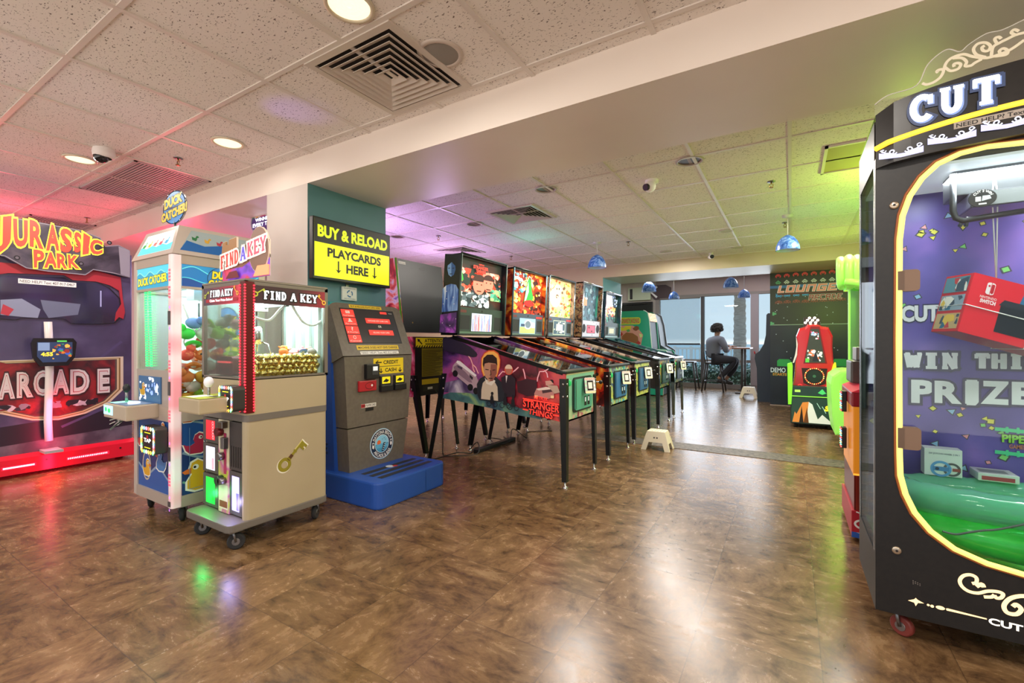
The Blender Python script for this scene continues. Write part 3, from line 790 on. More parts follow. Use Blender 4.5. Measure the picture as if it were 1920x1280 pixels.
def pixtext(t, a, b, w, h, m, out, shear=.25):
    cols = sum(len(ltr[c][0]) + 1 for c in t); pw, ph = w / cols, h / 5; x = a
    for pas in (0, 1):
        x = a; mb.k += 1
        for c in t:
            g = ltr[c]
            for j, r in enumerate(g):
                for i, q in enumerate(r):
                    if q == '#':
                        o = .25 if pas == 0 else 0
                        mb.k += .02
                        z = b + (4 - j) * ph; s0 = (4 - j) * ph * shear
                        xa, xb = x + i * pw - o * pw + s0, x + (i + 1) * pw + o * pw + s0
                        mb.face([mb.P(xa, z - o * ph), mb.P(xb, z - o * ph), mb.P(xb + shear * ph, z + ph * (1 + o)), mb.P(xa + shear * ph, z + ph * (1 + o))], out if pas == 0 else m)
            x += (len(g[0]) + 1) * pw


pixtext('LOUNGE', lx[0], lx[1], lx[2], lx[3], MSAL, MW)
ax2 = (0.238,1.756,0.452,0.085)
pixtext('ARCADE', ax2[0], ax2[1], ax2[2], ax2[3], M('#8d2f2a', .5), MW, .15)
for i in range(46):
    mb.rect(random.uniform(-.28, 1.2), random.uniform(.75, 1.85), .012, .012, M('#b9cfe0', .4)); mb.k -= 1
for a in [(-0.106,0.704),(0.656,0.723)]:
    mb.prism if 0 else None
    mb.poly([(a[0] - .10, a[1] - .04), (a[0] + .10, a[1] - .04), (a[0] + .10, a[1] + .05), (a[0] + .07, a[1] + .08), (a[0] - .07, a[1] + .08), (a[0] - .10, a[1] + .05)], M('#1e9a4a', .4))
d = (-0.3,0.559,0.217,0.08); mb.text('DEMO', *d, M('#cfe6f2', .4), .02)
d = (-0.269,0.506,0.201,0.044); mb.text('STARTS', *d, M('#c8742c', .4), .03, M('#3f8a3a', .5), .06)
for x, z in [(-0.246,1.529),(-0.277,1.368)]: sprite(['##..', '####', '####', '##..'], x, z + .03, .014, MG if z > 1.3 else MW)
mb.build('artwork', mu)

# navy arcade cabinet seen side-on in the lounge doorway
ac = thing('upright_arcade_cabinet', 'tall navy upright arcade cabinet seen side-on below the mural edge', 'arcade cabinet', (-.25, 9.3, 0))
pf = [(-0.524,0.003),(-0.533,0.599),(-0.567,0.771),(-0.558,0.849),(-0.49,0.907),(-0.423,1.032),(-0.39,1.194),(-0.381,1.556),(-0.356,1.583),(-0.307,1.582)]
NAVY = M('#1b2a3a', .35)
prof = pf + [(.42, pf[-1][1]), (.42, 0.0), (pf[0][0], 0.0)]
mb = MB(); mb.prism([(a, max(b, 0)) for a, b in prof], 'y', 9.3, 9.33, NAVY); mb.prism([(a, max(b, 0)) for a, b in prof], 'y', 9.88, 9.91, NAVY); mb.build('side_panel', ac)
inn = [(a + .03, max(b, .04)) for a, b in pf] + [(.40, pf[-1][1] - .02), (.40, .04)]
mb = MB(); mb.prism(inn, 'y', 9.33, 9.88, BLACK); mb.build('body', ac)
mb = MB(); mb.cyl((pf[2][0] - .005, 9.5, pf[3][1]), (pf[2][0] - .02, 9.5, pf[3][1] + .05), .01, RED, 8); mb.build('joystick', ac)

# ---- green upright cabinet and its grey neighbour
GRN = M('#1f9e7d', .4)
gc = thing('upright_arcade_cabinet', 'green upright arcade cabinet with red lettered yellow name plate on its side', 'arcade cabinet', (-2.7, 9.4, 0))
gp = [(-2.514,1.703),(-2.461,1.658),(-2.429,1.508),(-2.377,0.921)]
g0 = -3.15; prof = [(g0, 0.02), (g0, 1.70)] + [(gp[0][0] - .03, 1.705), (gp[0][0] + .01, 1.69), gp[1], gp[2], gp[3], (-2.36, .93), (-2.10, .90), (-2.06, .84), (-2.12, .70), (-2.16, .02)]
mb = MB(); mb.prism(prof, 'y', 9.2, 9.225, GRN); mb.prism(prof, 'y', 9.815, 9.84, GRN); mb.build('side_panel', gc)
mb = MB(); mb.prism([(a - .02, max(b - .015, .02)) for a, b in prof], 'y', 9.225, 9.815, M('#22272a', .5)); mb.build('body', gc)
mb = MB(); mb.tube([(a, 9.21, b) for a, b in prof[2:]], .012, M('#d8e6da', .4), 6); mb.build('edge_trim', gc)
mb = MB(); mb.face([(gp[1][0] + .004, 9.235, gp[1][1]), (gp[1][0] + .004, 9.80, gp[1][1]), (gp[2][0] + .012, 9.80, gp[2][1] - .02), (gp[2][0] + .012, 9.235, gp[2][1] - .02)][::-1], ramp_mat('marquee_print', [(.35, '#c8402c'), (.45, '#f2b04a'), (.55, '#f4e2b0'), (.65, '#d8703a')], 25, 3, emit=.6)); mb.build('marquee', gc)
mb = MB(); mb.ay(9.2)
b_ = (-2.997,1.43,0.397,0.142); mb.poly(rrect(b_[0] - .1, b_[1], b_[0] + b_[2], b_[1] + b_[3], .05), M('#c9cf2e', .5)); mb.poly(rrect(b_[0] - .09, b_[1] + .015, b_[0] + b_[2] - .02, b_[1] + b_[3] - .015, .04), M('#7fae3a', .5))
b_ = (-2.963,1.451,0.341,0.099); mb.text('DONKEY KONG', b_[0] - .08, b_[1], b_[2] + .08, b_[3], M('#a83a24', .5), .03, M('#e0d98a', .5), .03)
mb.poly([(-3.054,1.413),(-2.761,1.407),(-2.641,1.334),(-2.547,1.215),(-2.57,1.121),(-2.594,0.991),(-2.761,0.979),(-3.054,1.025)], M('#c98f84', .5))
mb.poly([(-3.054,1.34),(-3.004,1.388),(-2.955,1.351),(-2.906,1.398),(-2.791,1.396),(-2.797,1.336),(-2.869,1.313),(-2.955,1.302),(-3.054,1.298)], M('#c9c62e', .5))
mb.poly([(-2.979,1.194),(-2.894,1.266),(-2.761,1.252),(-2.653,1.18),(-2.641,1.097),(-2.701,1.003),(-2.906,1.026),(-3.004,1.038)], M('#8a5a34', .5))
mb.poly([(-3.054,1.267),(-2.992,1.279),(-2.961,1.23),(-3.029,1.158),(-3.054,1.146)], M('#b02c2c', .5))
mb.poly([(-2.761,1.348),(-2.689,1.4),(-2.635,1.381),(-2.629,1.334),(-2.689,1.293),(-2.737,1.311)], M('#7a4a2c', .5))
mb.poly([(-2.894,1.314),(-2.833,1.337),(-2.809,1.289),(-2.869,1.271)], M('#4f9a5a', .5))
mb.poly([(-2.689,1.05),(-2.641,1.097),(-2.594,1.05),(-2.653,0.997)], M('#a82c2c', .5))
mb.poly([(-2.629,1.239),(-2.57,1.227),(-2.559,1.18),(-2.606,1.156)], M('#c8d88a', .5))
mb.build('artwork', gc)
ag = thing('upright_arcade_cabinet', 'grey-sided upright arcade cabinet standing just behind the green one', 'arcade cabinet', (-2.6, 10.3, 0))
prof = [(-3.3, .02), (-3.3, 1.70), (-2.60, 1.72), (-2.52, 1.66), (-2.46, 1.45), (-2.40, 1.0), (-2.28, .93), (-2.22, .88), (-2.3, .7), (-2.32, .02)]
mb = MB(); mb.prism(prof, 'y', 10.05, 10.08, M('#4c5258', .35)); mb.prism(prof, 'y', 10.62, 10.65, M('#4c5258', .35)); mb.build('side_panel', ag)
mb = MB(); mb.prism([(a - .03, max(b - .02, .02)) for a, b in prof], 'y', 10.08, 10.62, M('#6a6f72', .5)); mb.build('body', ag)

# ---- high table, stools, step stools
ht = thing('high_table', 'narrow brown-topped high table at the window beside the sitting person', 'table', (-.92, 10.75, 0))
mb = MB(); mb.box((-1.06, 10.42, .925), (-.72, 11.3, .955), M('#8a5f48', .4), .006); mb.build('tabletop', ht)
for y in (10.5, 11.2):
    mb = MB(); mb.cyl((-.87, y, .03), (-.87, y, .925), .022, DGREY, 12); mb.box((-1.0, y - .04, 0), (-.74, y + .04, .03), DGREY, .005); mb.build('leg', ht)


def bar_stool(x, y, label, back):
    t = thing('bar_stool', label, 'stool', (x, y, 0), 'dark bar stools at the window'); m = M('#2b2728', .4)
    mb = MB(); mb.box((x - .17, y - .17, .60), (x + .17, y + .17, .635), m, .012); mb.build('seat', t)
    for sx in (-1, 1):
        for sy in (-1, 1):
            mb = MB(); mb.tube([(x + sx * .14, y + sy * .14, .61), (x + sx * .215, y + sy * .215, 0)], [.021, .016], m, 8); mb.build('leg', t)
    mb = MB(); r = .185; q = [(x - r, y - r, .22), (x + r, y - r, .22), (x + r, y + r, .22), (x - r, y + r, .22)]
    for a, b in zip(q, q[1:] + q[:1]): mb.tube([a, b], .009, m, 6)
    mb.build('foot_ring', t)
    if back:
        mb = MB(); mb.tube([(x - .15, y - .15, .62), (x - .19, y - .17, .88), (x - .19, y + .17, .88), (x - .15, y + .15, .62)], .012, m, 8); mb.tube([(x - .178, y - .16, .78), (x - .178, y + .16, .78)], .008, m, 6); mb.build('backrest', t)


bar_stool(-1.44, 10.75, 'dark bar stool the person is sitting on', True)
bar_stool(-2.02, 10.95, 'dark empty bar stool left of the sitting person, before the shaded window', False)
lt = thing('high_table', 'dark high table with the empty stool, before the shaded window', 'table', (-2.38, 11.0, 0))
mb = MB(); mb.box((-2.62, 10.72, .66), (-2.15, 11.3, .685), M('#5d463e', .4), .006); mb.build('tabletop', lt)
for y in (10.85, 11.15):
    mb = MB(); mb.tube([(-2.38, y, 0), (-2.38, y, .66)], .02, DGREY, 8); mb.box((-2.5, y - .03, 0), (-2.26, y + .03, .02), DGREY); mb.build('leg', lt)


def step_stool(x, y, s, label):
    """plastic step stool, front towards -y"""
    t = thing('step_stool', label, 'step stool', (x, y, 0)); P_ = M('#e6dcc4', .45)
    w0, w1, d0, d1, h = .165 * s, .105 * s, .13 * s, .09 * s, .22 * s
    out = [(-w1, h), (w1, h), (w1 + .012 * s, h - .03 * s), (w0, .02 * s), (w0 + .006 * s, 0), (w0 - .055 * s, 0), (w0 - .085 * s, .095 * s), (-w0 + .085 * s, .095 * s), (-w0 + .055 * s, 0), (-w0 - .006 * s, 0), (-w0, .02 * s), (-w1 - .012 * s, h - .03 * s)]

    def dd(z): return d0 + (d1 - d0) * z / h
    mb = MB()
    F = [(x + a, y - dd(b), b) for a, b in out]; B = [(x + a, y + dd(b), b) for a, b in out]
    Fi = [(x + a, y - dd(b) + .012, b) for a, b in out]; Bi = [(x + a, y + dd(b) - .012, b) for a, b in out]
    for A, C in ((F, Fi), (B, Bi)):
        mb.face(A, P_); mb.face(C[::-1], P_)
        for i in range(len(A)): mb.face([A[i], A[(i + 1) % len(A)], C[(i + 1) % len(A)], C[i]], P_)
    for sg in (-1, 1):   # side walls with their own arch
        so = [(-d1, h), (d1, h), (d0 - .006, .02), (d0, 0), (d0 - .055 * s, 0), (d0 - .075 * s, .08 * s), (-d0 + .075 * s, .08 * s), (-d0 + .055 * s, 0), (-d0, 0), (-d0 + .006, .02)]

        def ww(z): return (w0 + (w1 - w0) * z / h) * sg
        A = [(x + ww(b), y + a, b) for a, b in so]; C = [(x + ww(b) - .012 * sg, y + a, b) for a, b in so]
        mb.face(A, P_); mb.face(C[::-1], P_)
        for i in range(len(A)): mb.face([A[i], A[(i + 1) % len(A)], C[(i + 1) % len(A)], C[i]], P_)
    mb.build('body', t)
    mb = MB(); mb.box((x - w1, y - d1, h - .012), (x + w1, y + d1, h + .004), P_, .004); mb.build('top', t)
    mb = MB()
    for i in range(6): mb.box((x - w1 * .8 + i * w1 * .32 - .006, y - d1 * .8, h + .004), (x - w1 * .8 + i * w1 * .32 + .006, y + d1 * .8, h + .0065), M('#bfb69e', .6))
    mb.build('grip_rib', t)
    mb = MB()
    for sx in (-1, 1):
        mb.tube([(x + sx * .017 * s, y - dd(.15 * s) - .0015, .15 * s), (x + sx * .017 * s, y - dd(.15 * s) + .002, .15 * s)], .010 * s, M('#4a463e', .6), 12)
    mb.build('finger_hole', t)
    return t


step_stool(-1.145, 4.66, .82, 'cream plastic step stool in the aisle beside the pinball legs')
step_stool(-.70, 9.85, .92, 'cream plastic step stool by the navy cabinet near the window')


# ================================================================ the sitting person (a figure at the window)
GROW = [1.0, None]


def grow(p):
    k, c = GROW
    if not c: return p
    w = .72 * min(1, max(0, (p[2] - .70) / .2)); dx, dy = p[0] - c[0], p[1] - c[1]   # the trunk is turned towards the window
    p = (c[0] + dx * math.cos(w) - dy * math.sin(w), c[1] + dx * math.sin(w) + dy * math.cos(w)) + tuple(p[2:])
    return (c[0] + (p[0] - c[0]) * k, c[1] + (p[1] - c[1]) * k, c[2] + (p[2] - c[2]) * k) + ((p[3] * k,) if len(p) > 3 else ())


def skinned(name, chains, m, parent, sub=2):
    """chains: list of [(x, y, z, radius), ...]; the first point of a later chain may be (index) into earlier vertices"""
    me = bpy.data.meshes.new(name); V = []; R = []; E = []
    for ch in chains:
        prev = None
        for p in ch:
            if isinstance(p, int): prev = p; continue
            p = grow(p)
            V.append(p[:3]); R.append(p[3] if isinstance(p[3], tuple) else (p[3], p[3]))
            if prev is not None: E.append((prev, len(V) - 1))
            prev = len(V) - 1
    base = parent_base(parent)
    me.from_pydata([tuple(Vector(v) - base) for v in V], E, [])
    o = bpy.data.objects.new(name, me); COL.objects.link(o); o.parent = parent
    md = o.modifiers.new('skin', 'SKIN'); md.use_smooth_shade = True
    sd = o.modifiers.new('subdivision', 'SUBSURF'); sd.levels = sub; sd.render_levels = sub
    sk = me.skin_vertices[0].data
    for i, r in enumerate(R): sk[i].radius = r
    for i in range(len(V)): sk[i].use_root = (i == 0)
    me.materials.append(m)
    bpy.context.view_layer.update()
    ev = o.evaluated_get(bpy.context.evaluated_depsgraph_get()); nm = bpy.data.meshes.new_from_object(ev)
    nm.name = name; o.modifiers.clear(); o.data = nm
    return o


SKIN = M('#9b7460', .55)
pe = thing('person', 'person in a grey shirt and dark jeans sitting at the window table', 'person', (-1.42, 10.72, 0))
X, Y = -1.42, 10.72; GROW[:] = [1.02, (X, Y, .60)]    # faces +x, turned a little to the window
hipz = .71
body = [[(X, Y, hipz, .105), (X + .0, Y, .84, .10), (X + .0, Y + .01, 1.0, .12), (X + .035, Y + .01, 1.11, .115), (X + .055, Y + .015, 1.17, .06), (X + .075, Y + .02, 1.225, .052), (X + .085, Y + .025, 1.29, .075), (X + .09, Y + .025, 1.36, .088), (X + .085, Y + .025, 1.415, .07)],
        [3, (X + .03, Y - .15, 1.10, .06), (X + .085, Y - .20, .97, .047), (X + .13, Y - .20, .87, .042), (X + .25, Y - .12, .90, .034), (X + .335, Y - .07, .965, .027)],
        [3, (X + .04, Y + .16, 1.10, .06), (X + .10, Y + .22, .97, .046), (X + .16, Y + .23, .88, .042), (X + .27, Y + .16, .93, .033), (X + .355, Y + .09, .975, .027)],
        [0, (X + .05, Y - .09, .70, .095), (X + .24, Y - .12, .69, .078), (X + .42, Y - .13, .685, .064), (X + .28, Y - .11, .50, .052), (X + .13, Y - .09, .345, .042), (X + .08, Y - .085, .28, .038)],
        [0, (X + .05, Y + .09, .70, .095), (X + .24, Y + .12, .69, .078), (X + .42, Y + .13, .675, .064), (X + .34, Y + .12, .45, .050), (X + .22, Y + .11, .30, .040), (X + .20, Y + .11, .25, .036)]]
skinned('body', body, SKIN, pe)
shirt = [[(X - .02, Y, .70, .145), (X - .03, Y, .84, .150), (X - .02, Y + .01, 1.0, .172), (X + .03, Y + .01, 1.11, .160), (X + .055, Y + .015, 1.175, .066)],
         [3, (X + .03, Y - .17, 1.10, .090), (X + .085, Y - .23, .97, .072), (X + .13, Y - .20, .87, .054), (X + .22, Y - .14, .89, .046)],
         [3, (X + .04, Y + .18, 1.10, .090), (X + .10, Y + .25, .97, .072), (X + .16, Y + .23, .88, .054), (X + .25, Y + .17, .92, .046)]]
skinned('shirt', shirt, M('#6d7280', .8), pe)
jeans = [[(X, Y, .71, .122), (X + .05, Y - .09, .70, .105), (X + .24, Y - .12, .69, .090), (X + .425, Y - .13, .685, .074), (X + .28, Y - .11, .50, .064), (X + .13, Y - .09, .345, .054), (X + .115, Y - .088, .325, .052)],
         [0, (X + .05, Y + .09, .70, .105), (X + .24, Y + .12, .69, .090), (X + .425, Y + .13, .675, .074), (X + .34, Y + .12, .45, .062), (X + .235, Y + .112, .32, .052)]]
skinned('jeans', jeans, M('#23252e', .8), pe)
for sy, fx, fz in ((-1, .08, .28), (1, .20, .25)):
    skinned('shoe', [[(X + fx - .03, Y + sy * .09, fz - .02, .045), (X + fx + .02, Y + sy * .09, fz - .035, .048), (X + fx + .10, Y + sy * .095, fz - .055, .042), (X + fx + .155, Y + sy * .10, fz - .06, .032)]], M('#1c1a1c', .6), pe, 1)
hair = MB()
for i in range(150):
    t = random.uniform(0, PI * .66); a = random.uniform(0, 2 * PI)
    if math.cos(a) > .45 and t > .75: continue
    d = Vector((math.sin(t) * math.cos(a), math.sin(t) * math.sin(a), math.cos(t)))
    hair.sph(grow((X + .080 + d.x * .105, Y + .025 + d.y * .105, 1.345 + d.z * .095)), .042, M('#26201f', .8), n=6, jit=.5)
hair.build('hair', pe)
face = MB(); face.sph(grow((X + .182, Y + .02, 1.335)), .016, SKIN, (1, .8, 1.1), 8)
for sy in (-1, 1): face.sph(grow((X + .165, Y + .022 + sy * .03, 1.36)), .011, M('#2a2422', .3), n=8)
face.sph(grow((X + .168, Y + .022, 1.295)), .014, M('#84554a', .5), (.6, 1.6, .5), 8); face.build('face', pe)
for sy, wx, wy, wz in ((-1, .335, -.07, .965), (1, .355, .09, .975)):
    o = Vector((X + wx, Y + wy, wz)); ch = [[(*o, .026), (*(o + Vector((.035, 0, .002))), .030), (*(o + Vector((.065, 0, 0))), .028)]]
    skinned('hand', ch, SKIN, pe, 1)
    for i in range(4):
        b = o + Vector((.065, (i - 1.5) * .016, 0)); L = (.060, .070, .066, .052)[i]
        skinned('finger', [[(*b, .0085), (*(b + Vector((L * .5, 0, .004))), .008), (*(b + Vector((L, 0, -.012))), .007)]], SKIN, pe, 1)
    b = o + Vector((.02, sy * -.024, 0))
    skinned('thumb', [[(*b, .0095), (*(b + Vector((.03, -sy * .018, 0))), .009), (*(b + Vector((.055, -sy * .020, -.006))), .008)]], SKIN, pe, 1)
GROW[:] = [1.0, None]
# far figure on the boardwalk
fp = thing('person', 'small distant person in a white top standing on the boardwalk beyond the right window', 'person', (-.10, 17.6, -.25))
x, y = -.24, 17.6
fp.location = (x, y, -.25)
skinned('body', [[(x, y, .65, .11), (x, y, .9, .115), (x, y, 1.10, .12), (x, y, 1.19, .05), (x, y, 1.27, .075), (x, y, 1.36, .08)],
                 [2, (x - .17, y, 1.08, .05), (x - .22, y, .85, .04), (x - .18, y - .1, .68, .03)], [2, (x + .17, y, 1.08, .05), (x + .22, y, .85, .04), (x + .2, y - .05, .62, .03)],
                 [0, (x - .08, y, .55, .09), (x - .09, y, .18, .06), (x - .09, y, -.18, .045)], [0, (x + .08, y, .55, .09), (x + .09, y, .18, .06), (x + .09, y, -.18, .045)]], SKIN, fp, 1)
skinned('shirt', [[(x, y, .62, .125), (x, y, .9, .13), (x, y, 1.10, .135), (x, y, 1.16, .07)], [2, (x - .17, y, 1.08, .06), (x - .22, y, .86, .05)], [2, (x + .17, y, 1.08, .06), (x + .22, y, .86, .05)]], WHITE, fp, 1)
skinned('trousers', [[(x, y, .62, .12), (x - .08, y, .52, .10), (x - .09, y, .18, .07), (x - .09, y, -.15, .055)], [0, (x + .08, y, .52, .10), (x + .09, y, .18, .07), (x + .09, y, -.15, .055)]], M('#4a5568', .8), fp, 1)
h = MB(); h.sph((x, y + .0, 1.39), .088, M('#3a2a22', .8), (1, 1, .8), 10); h.build('hair', fp)


# ================================================================ pinball machines
FX = -1.41    # front plane of the row


def leg(parent, xt, yt, xb, yb, zt, m, foot=CHROME, sx=1, sy=1):
    """angle-section leg with its corner running from (xt, yt, zt) to (xb, yb, .05)"""
    mb = MB(); w = .052; t = .008
    L = [(0, 0), (-w * sx, 0), (-w * sx, t * sy), (-t * sx, t * sy), (-t * sx, w * sy), (0, w * sy)]
    rows = []
    for z, k in ((zt, 1.0), (zt - .18, 1.0), (.045, .72)):
        f = (zt - z) / (zt - .045); x, y = xt + (xb - xt) * f, yt + (yb - yt) * f
        rows.append([(x + a * k, y + b * k, z) for a, b in L])
    mb.grid(rows, m, True, False, True)
    for z in (zt - .04, zt - .13): mb.sph((xt - .02 * sx, yt - .003 * sy, z), .010, CHROME, (1, .6, 1), 8); mb.sph((xt + .003 * sx, yt + .02 * sy, z), .010, CHROME, (.6, 1, 1), 8)
    o = mb.build('leg', parent)
    lv = MB(); cx_, cy_ = xb - .02 * sx, yb + .02 * sy; lv.lathe([(.022, 0), (.022, .006), (.008, .014), (.006, .05)], (cx_, cy_, 0), foot, 12); lv.build('leveller', o)
    return o


def card_reader(parent, X, y, z, w, h, face=WHITE, tilt=.05):
    mb = MB(); mb.box((X, y - w * .25, z - h * .3), (X + .026, y + w * .25, z + h * .3), BLACK); mb.cyl((X + .02, y, z), (X + .038, y - .006, z), .02, BLACK, 10)
    o = Vector((X + .052, y - .010, z)); u = Vector((.60, .80, 0)) * w; v = Vector((-.12, .06, 1)).normalized() * h
    o = o - u * .5 - v * .5; mb.plane(o - (u.cross(v).normalized()) * .02, u, v); mb.slabp([(0, .06), (.08, 0), (.92, 0), (1, .06), (1, .94), (.92, 1), (.08, 1), (0, .94)], face, .022, M('#4a4a4a', .4))
    ob = mb.build('card_reader', parent)
    s = MB(); s.plane(o + (u.cross(v).normalized()) * .0035, u, v); s.rect(.22, .20, .56, .60, BLACK); s.rect(.31, .30, .38, .40, M('#d9d2c0', .4, 0, .6))
    for a in (.12, .31, .5, .69, .88):
        for b, c in ((.08, '#ffdf70'), (.92, '#ff8a70')): s.circ(a, b, .05, M(c, .4, 0, 1.0), n=8); s.k -= 1
    for b in (.25, .5, .75):
        for a, c in ((.09, '#7dffa0'), (.91, '#ffffff')): s.circ(a, b, .05, M(c, .4, 0, 1.0), n=8); s.k -= 1
    s.build('screen', ob)


def pinball(cy, label, sp):
    x0 = sp.get('x', FX); hw = .295; y0, y1 = cy - hw, cy + hw
    t = thing('pinball_machine', label, 'pinball machine', (x0 - .6, cy, 0), 'row of five pinball machines')
    side = sp['side']; trim = sp.get('trim', BLACK); X = lambda d: x0 - d
    prof = [(X(0), .845), (X(0), .478), (X(.72), .567), (X(1.16), .592), (X(1.16), 1.10), (X(1.0), 1.125)]
    # cabinet: two sides, front, rear, bottom
    mb = MB()
    mb.prism(prof, 'y', y0, y0 + .02, side); mb.prism(prof, 'y', y1 - .02, y1, side)
    mb.box((X(.02), y0 + .02, .478), (X(0), y1 - .02, .845), sp['front']); mb.box((X(1.16), y0 + .02, .592), (X(1.14), y1 - .02, 1.1), BLACK)
    mb.prism([(X(0), .478), (X(.72), .567), (X(1.16), .592), (X(1.16), .605), (X(.72), .58), (X(0), .492)], 'y', y0 + .02, y1 - .02, BLACK)
    mb.build('cabinet', t)
    # rails and lockbar
    for y in (y0, y1):
        mb = MB(); a, b = (X(.02), .848), (X(1.05), 1.118); mb.prism([(a[0], a[1] - .022), (b[0], b[1] - .022), (b[0], b[1] + .010), (a[0], a[1] + .010)], 'y', y - .004, y + .016 if y == y0 else y + .004, M('#1d1c1c', .3, .6)); mb.build('side_rail', t)
    mb = MB(); mb.box((X(.075), y0 - .006, .835), (X(-.012), y1 + .006, .858), sp.get('bar', M('#2c3431', .35, .7)), .008); mb.build('lockbar', t)
    # playfield and its glass
    mb = MB(); q = [(X(.08), .770), (X(1.12), .985)]
    mb.face([(q[0][0], y0 + .02, q[0][1]), (q[0][0], y1 - .02, q[0][1]), (q[1][0], y1 - .02, q[1][1]), (q[1][0], y0 + .02, q[1][1])], sp['field'])
    mb.box((X(.20), y0 + .02, .79), (X(.08), y1 - .02, .80), sp.get('apron', BLACK))
    mb.face([(q[0][0], y1 - .021, q[0][1]), (q[1][0], y1 - .021, q[1][1]), (X(1.0), y1 - .021, 1.10), (q[0][0], y1 - .021, .850)], sp['field'])
    pf = mb.build('playfield', t)
    mb = MB()
    for i in range(9):
        d = .35 + .08 * i + random.uniform(-.02, .02); z = .770 + (d - .08) * .2067; yy = cy + random.uniform(-.2, .2)
        c = random.choice(['#d94030', '#e9c04a', '#4d7fd0', '#e8e4da', '#b04ad0', '#55b070'])
        if i % 3 == 0:
            mb.lathe([(.036, 0), (.036, .012), (.022, .02), (.022, .04), (.044, .045), (.04, .055), (.001, .058)], (X(d), yy, z), M(c, .3, 0, .5), 16)
        else:
            mb.box((X(d + .035), yy - .045, z), (X(d), yy + .045, z + .05), M(c, .35, 0, .35), .006)
    mb.tube([(X(.5), y0 + .06, .88), (X(.7), y0 + .08, .96), (X(.9), y0 + .16, 1.0), (X(.95), cy, 1.01), (X(.85), y1 - .1, .99), (X(.55), y1 - .07, .90)], .008, CHROME, 6)
    mb.build('playfield_toys', t)
    mb = MB(); a, b = (X(.07), .858), (X(1.05), 1.113); mb.prism([(a[0], a[1] - .005), (b[0], b[1] - .005), (b[0], b[1]), (a[0], a[1])], 'y', y0 + .012, y1 - .012, TABLEGLASS); mb.build('playfield_glass', t)
    # backbox, a little wider than the cabinet and leaning
    by0, by1 = cy - .36 + sp.get('bdy', 0), cy + .345 + sp.get('bdy', 0); zt, zb = sp.get('top', 1.805), 1.13
    fx_ = lambda z: X(.905) - .035 * (zt - z) / .67; rx_ = lambda z: X(1.075) - .05 * (zt - z) / .67
    pr = [(fx_(zb), zb), (fx_(zt), zt), (rx_(zt), zt), (rx_(zb), zb)]; bside = sp['bside']
    mb = MB(); mb.prism(pr, 'y', by0, by0 + .018, bside); mb.prism(pr, 'y', by1 - .018, by1, bside)
    mb.prism([(fx_(zt), zt - .015), (fx_(zt), zt), (rx_(zt), zt), (rx_(zt), zt - .015)], 'y', by0, by1, trim); mb.prism([(fx_(zb), zb), (fx_(zb), zb + .012), (rx_(zb), zb + .012), (rx_(zb), zb)], 'y', by0, by1, BLACK)
    mb.prism([(rx_(zb), zb), (rx_(zb) + .01, zb), (rx_(zt) + .01, zt), (rx_(zt), zt)], 'y', by0, by1, BLACK)
    bb = mb.build('backbox', t)
    mb = MB()
    for y in (by0 + .004, by1 - .004): mb.tube([(fx_(zb), y, zb), (fx_(zt), y, zt)], .009, sp.get('edge', M('#53685f', .3, .6)), 6)
    mb.tube([(fx_(zt), by0, zt), (fx_(zt), by1, zt)], .009, sp.get('edge2', M('#2f3a36', .35, .6)), 6)
    mb.build('edge_trim', bb)
    # inside of the backbox: translite above, speaker panel and display below
    zs = zb + .235
    dip = .05 if not sp.get('framed') else .06
    mb = MB(); mb.plane((fx_(zs) - dip, by0 + .018, zs), (0, by1 - by0 - .036, 0), (fx_(zt) - fx_(zs), 0, zt - zs - .016))
    mb.rect(0, 0, 1, 1, sp['glass']); mb.asp_ = 1
    if sp.get('gart'): sp['gart'](mb)
    mb.build('translite', t)
    mb = MB(); SPK = sp.get('panel', M('#3a4f46', .45)); mb.plane((fx_(zb) - .02, by0 + .018, zb + .012), (0, by1 - by0 - .036, 0), (fx_(zs) - fx_(zb), 0, zs - zb - .012))
    mb.rect(0, 0, 1, 1, SPK); mb.rect(.04, .16, .20, .54, M('#2b302d', .7)); mb.rect(.80, .16, .17, .54, M('#2b302d', .7)); mb.rect(0, .0, 1, .08, M('#7f9d90', .3, .5))
    mb.circ(.5, .90, .016, BLACK); mb.rect(.02, .80, .14, .10, M('#7a3a34', .5))
    if sp.get('sart'): sp['sart'](mb)
    mb.build('speaker_panel', t)
    mb = MB(); mb.plane((fx_(zb) - .016, by0 + .018, zb + .012), (0, by1 - by0 - .036, 0), (fx_(zs) - fx_(zb), 0, zs - zb - .012))
    sp['disp'](mb); mb.build('display', t)
    # hinge plate
    mb = MB(); mb.ay(y0 - .002); mb.slabp([(X(1.155), 1.10), (X(1.12), 1.115), (X(.93), 1.06), (X(.86), 1.03), (X(.80), .985), (X(.79), .965), (X(.80), .95), (X(.83), .945), (X(1.05), .985), (X(1.14), 1.0), (X(1.155), 1.02)], sp.get('hinge', M('#2d2740', .35)), .004); mb.build('hinge_plate', t)
    # legs
    lm = sp.get('leg', M('#2b2c2b', .3, .6)); lf = sp.get('foot', CHROME)
    leg(t, X(-.008), y0 - .008, X(-.015), y0 - .012, .80, lm, lf, 1, 1); leg(t, X(-.008), y1 + .008, X(-.015), y1 + .012, .80, lm, lf, 1, -1)
    leg(t, X(1.165), y0 - .008, X(1.32), y0 - .012, .80, lm, lf, -1, 1); leg(t, X(1.165), y1 + .008, X(1.32), y1 + .012, .80, lm, lf, -1, -1)
    # coin door, card reader, buttons, plunger
    dc = sp['door']
    mb = MB(); mb.ax(x0 + .001); mb.slabp(rrect(cy - .17, .535, cy + .20, .80, .03), M(sp.get('doorrim', '#1d2a28'), .4), .008); mb.slabp(rrect(cy - .15, .55, cy + .185, .785, .02), dc, .016)
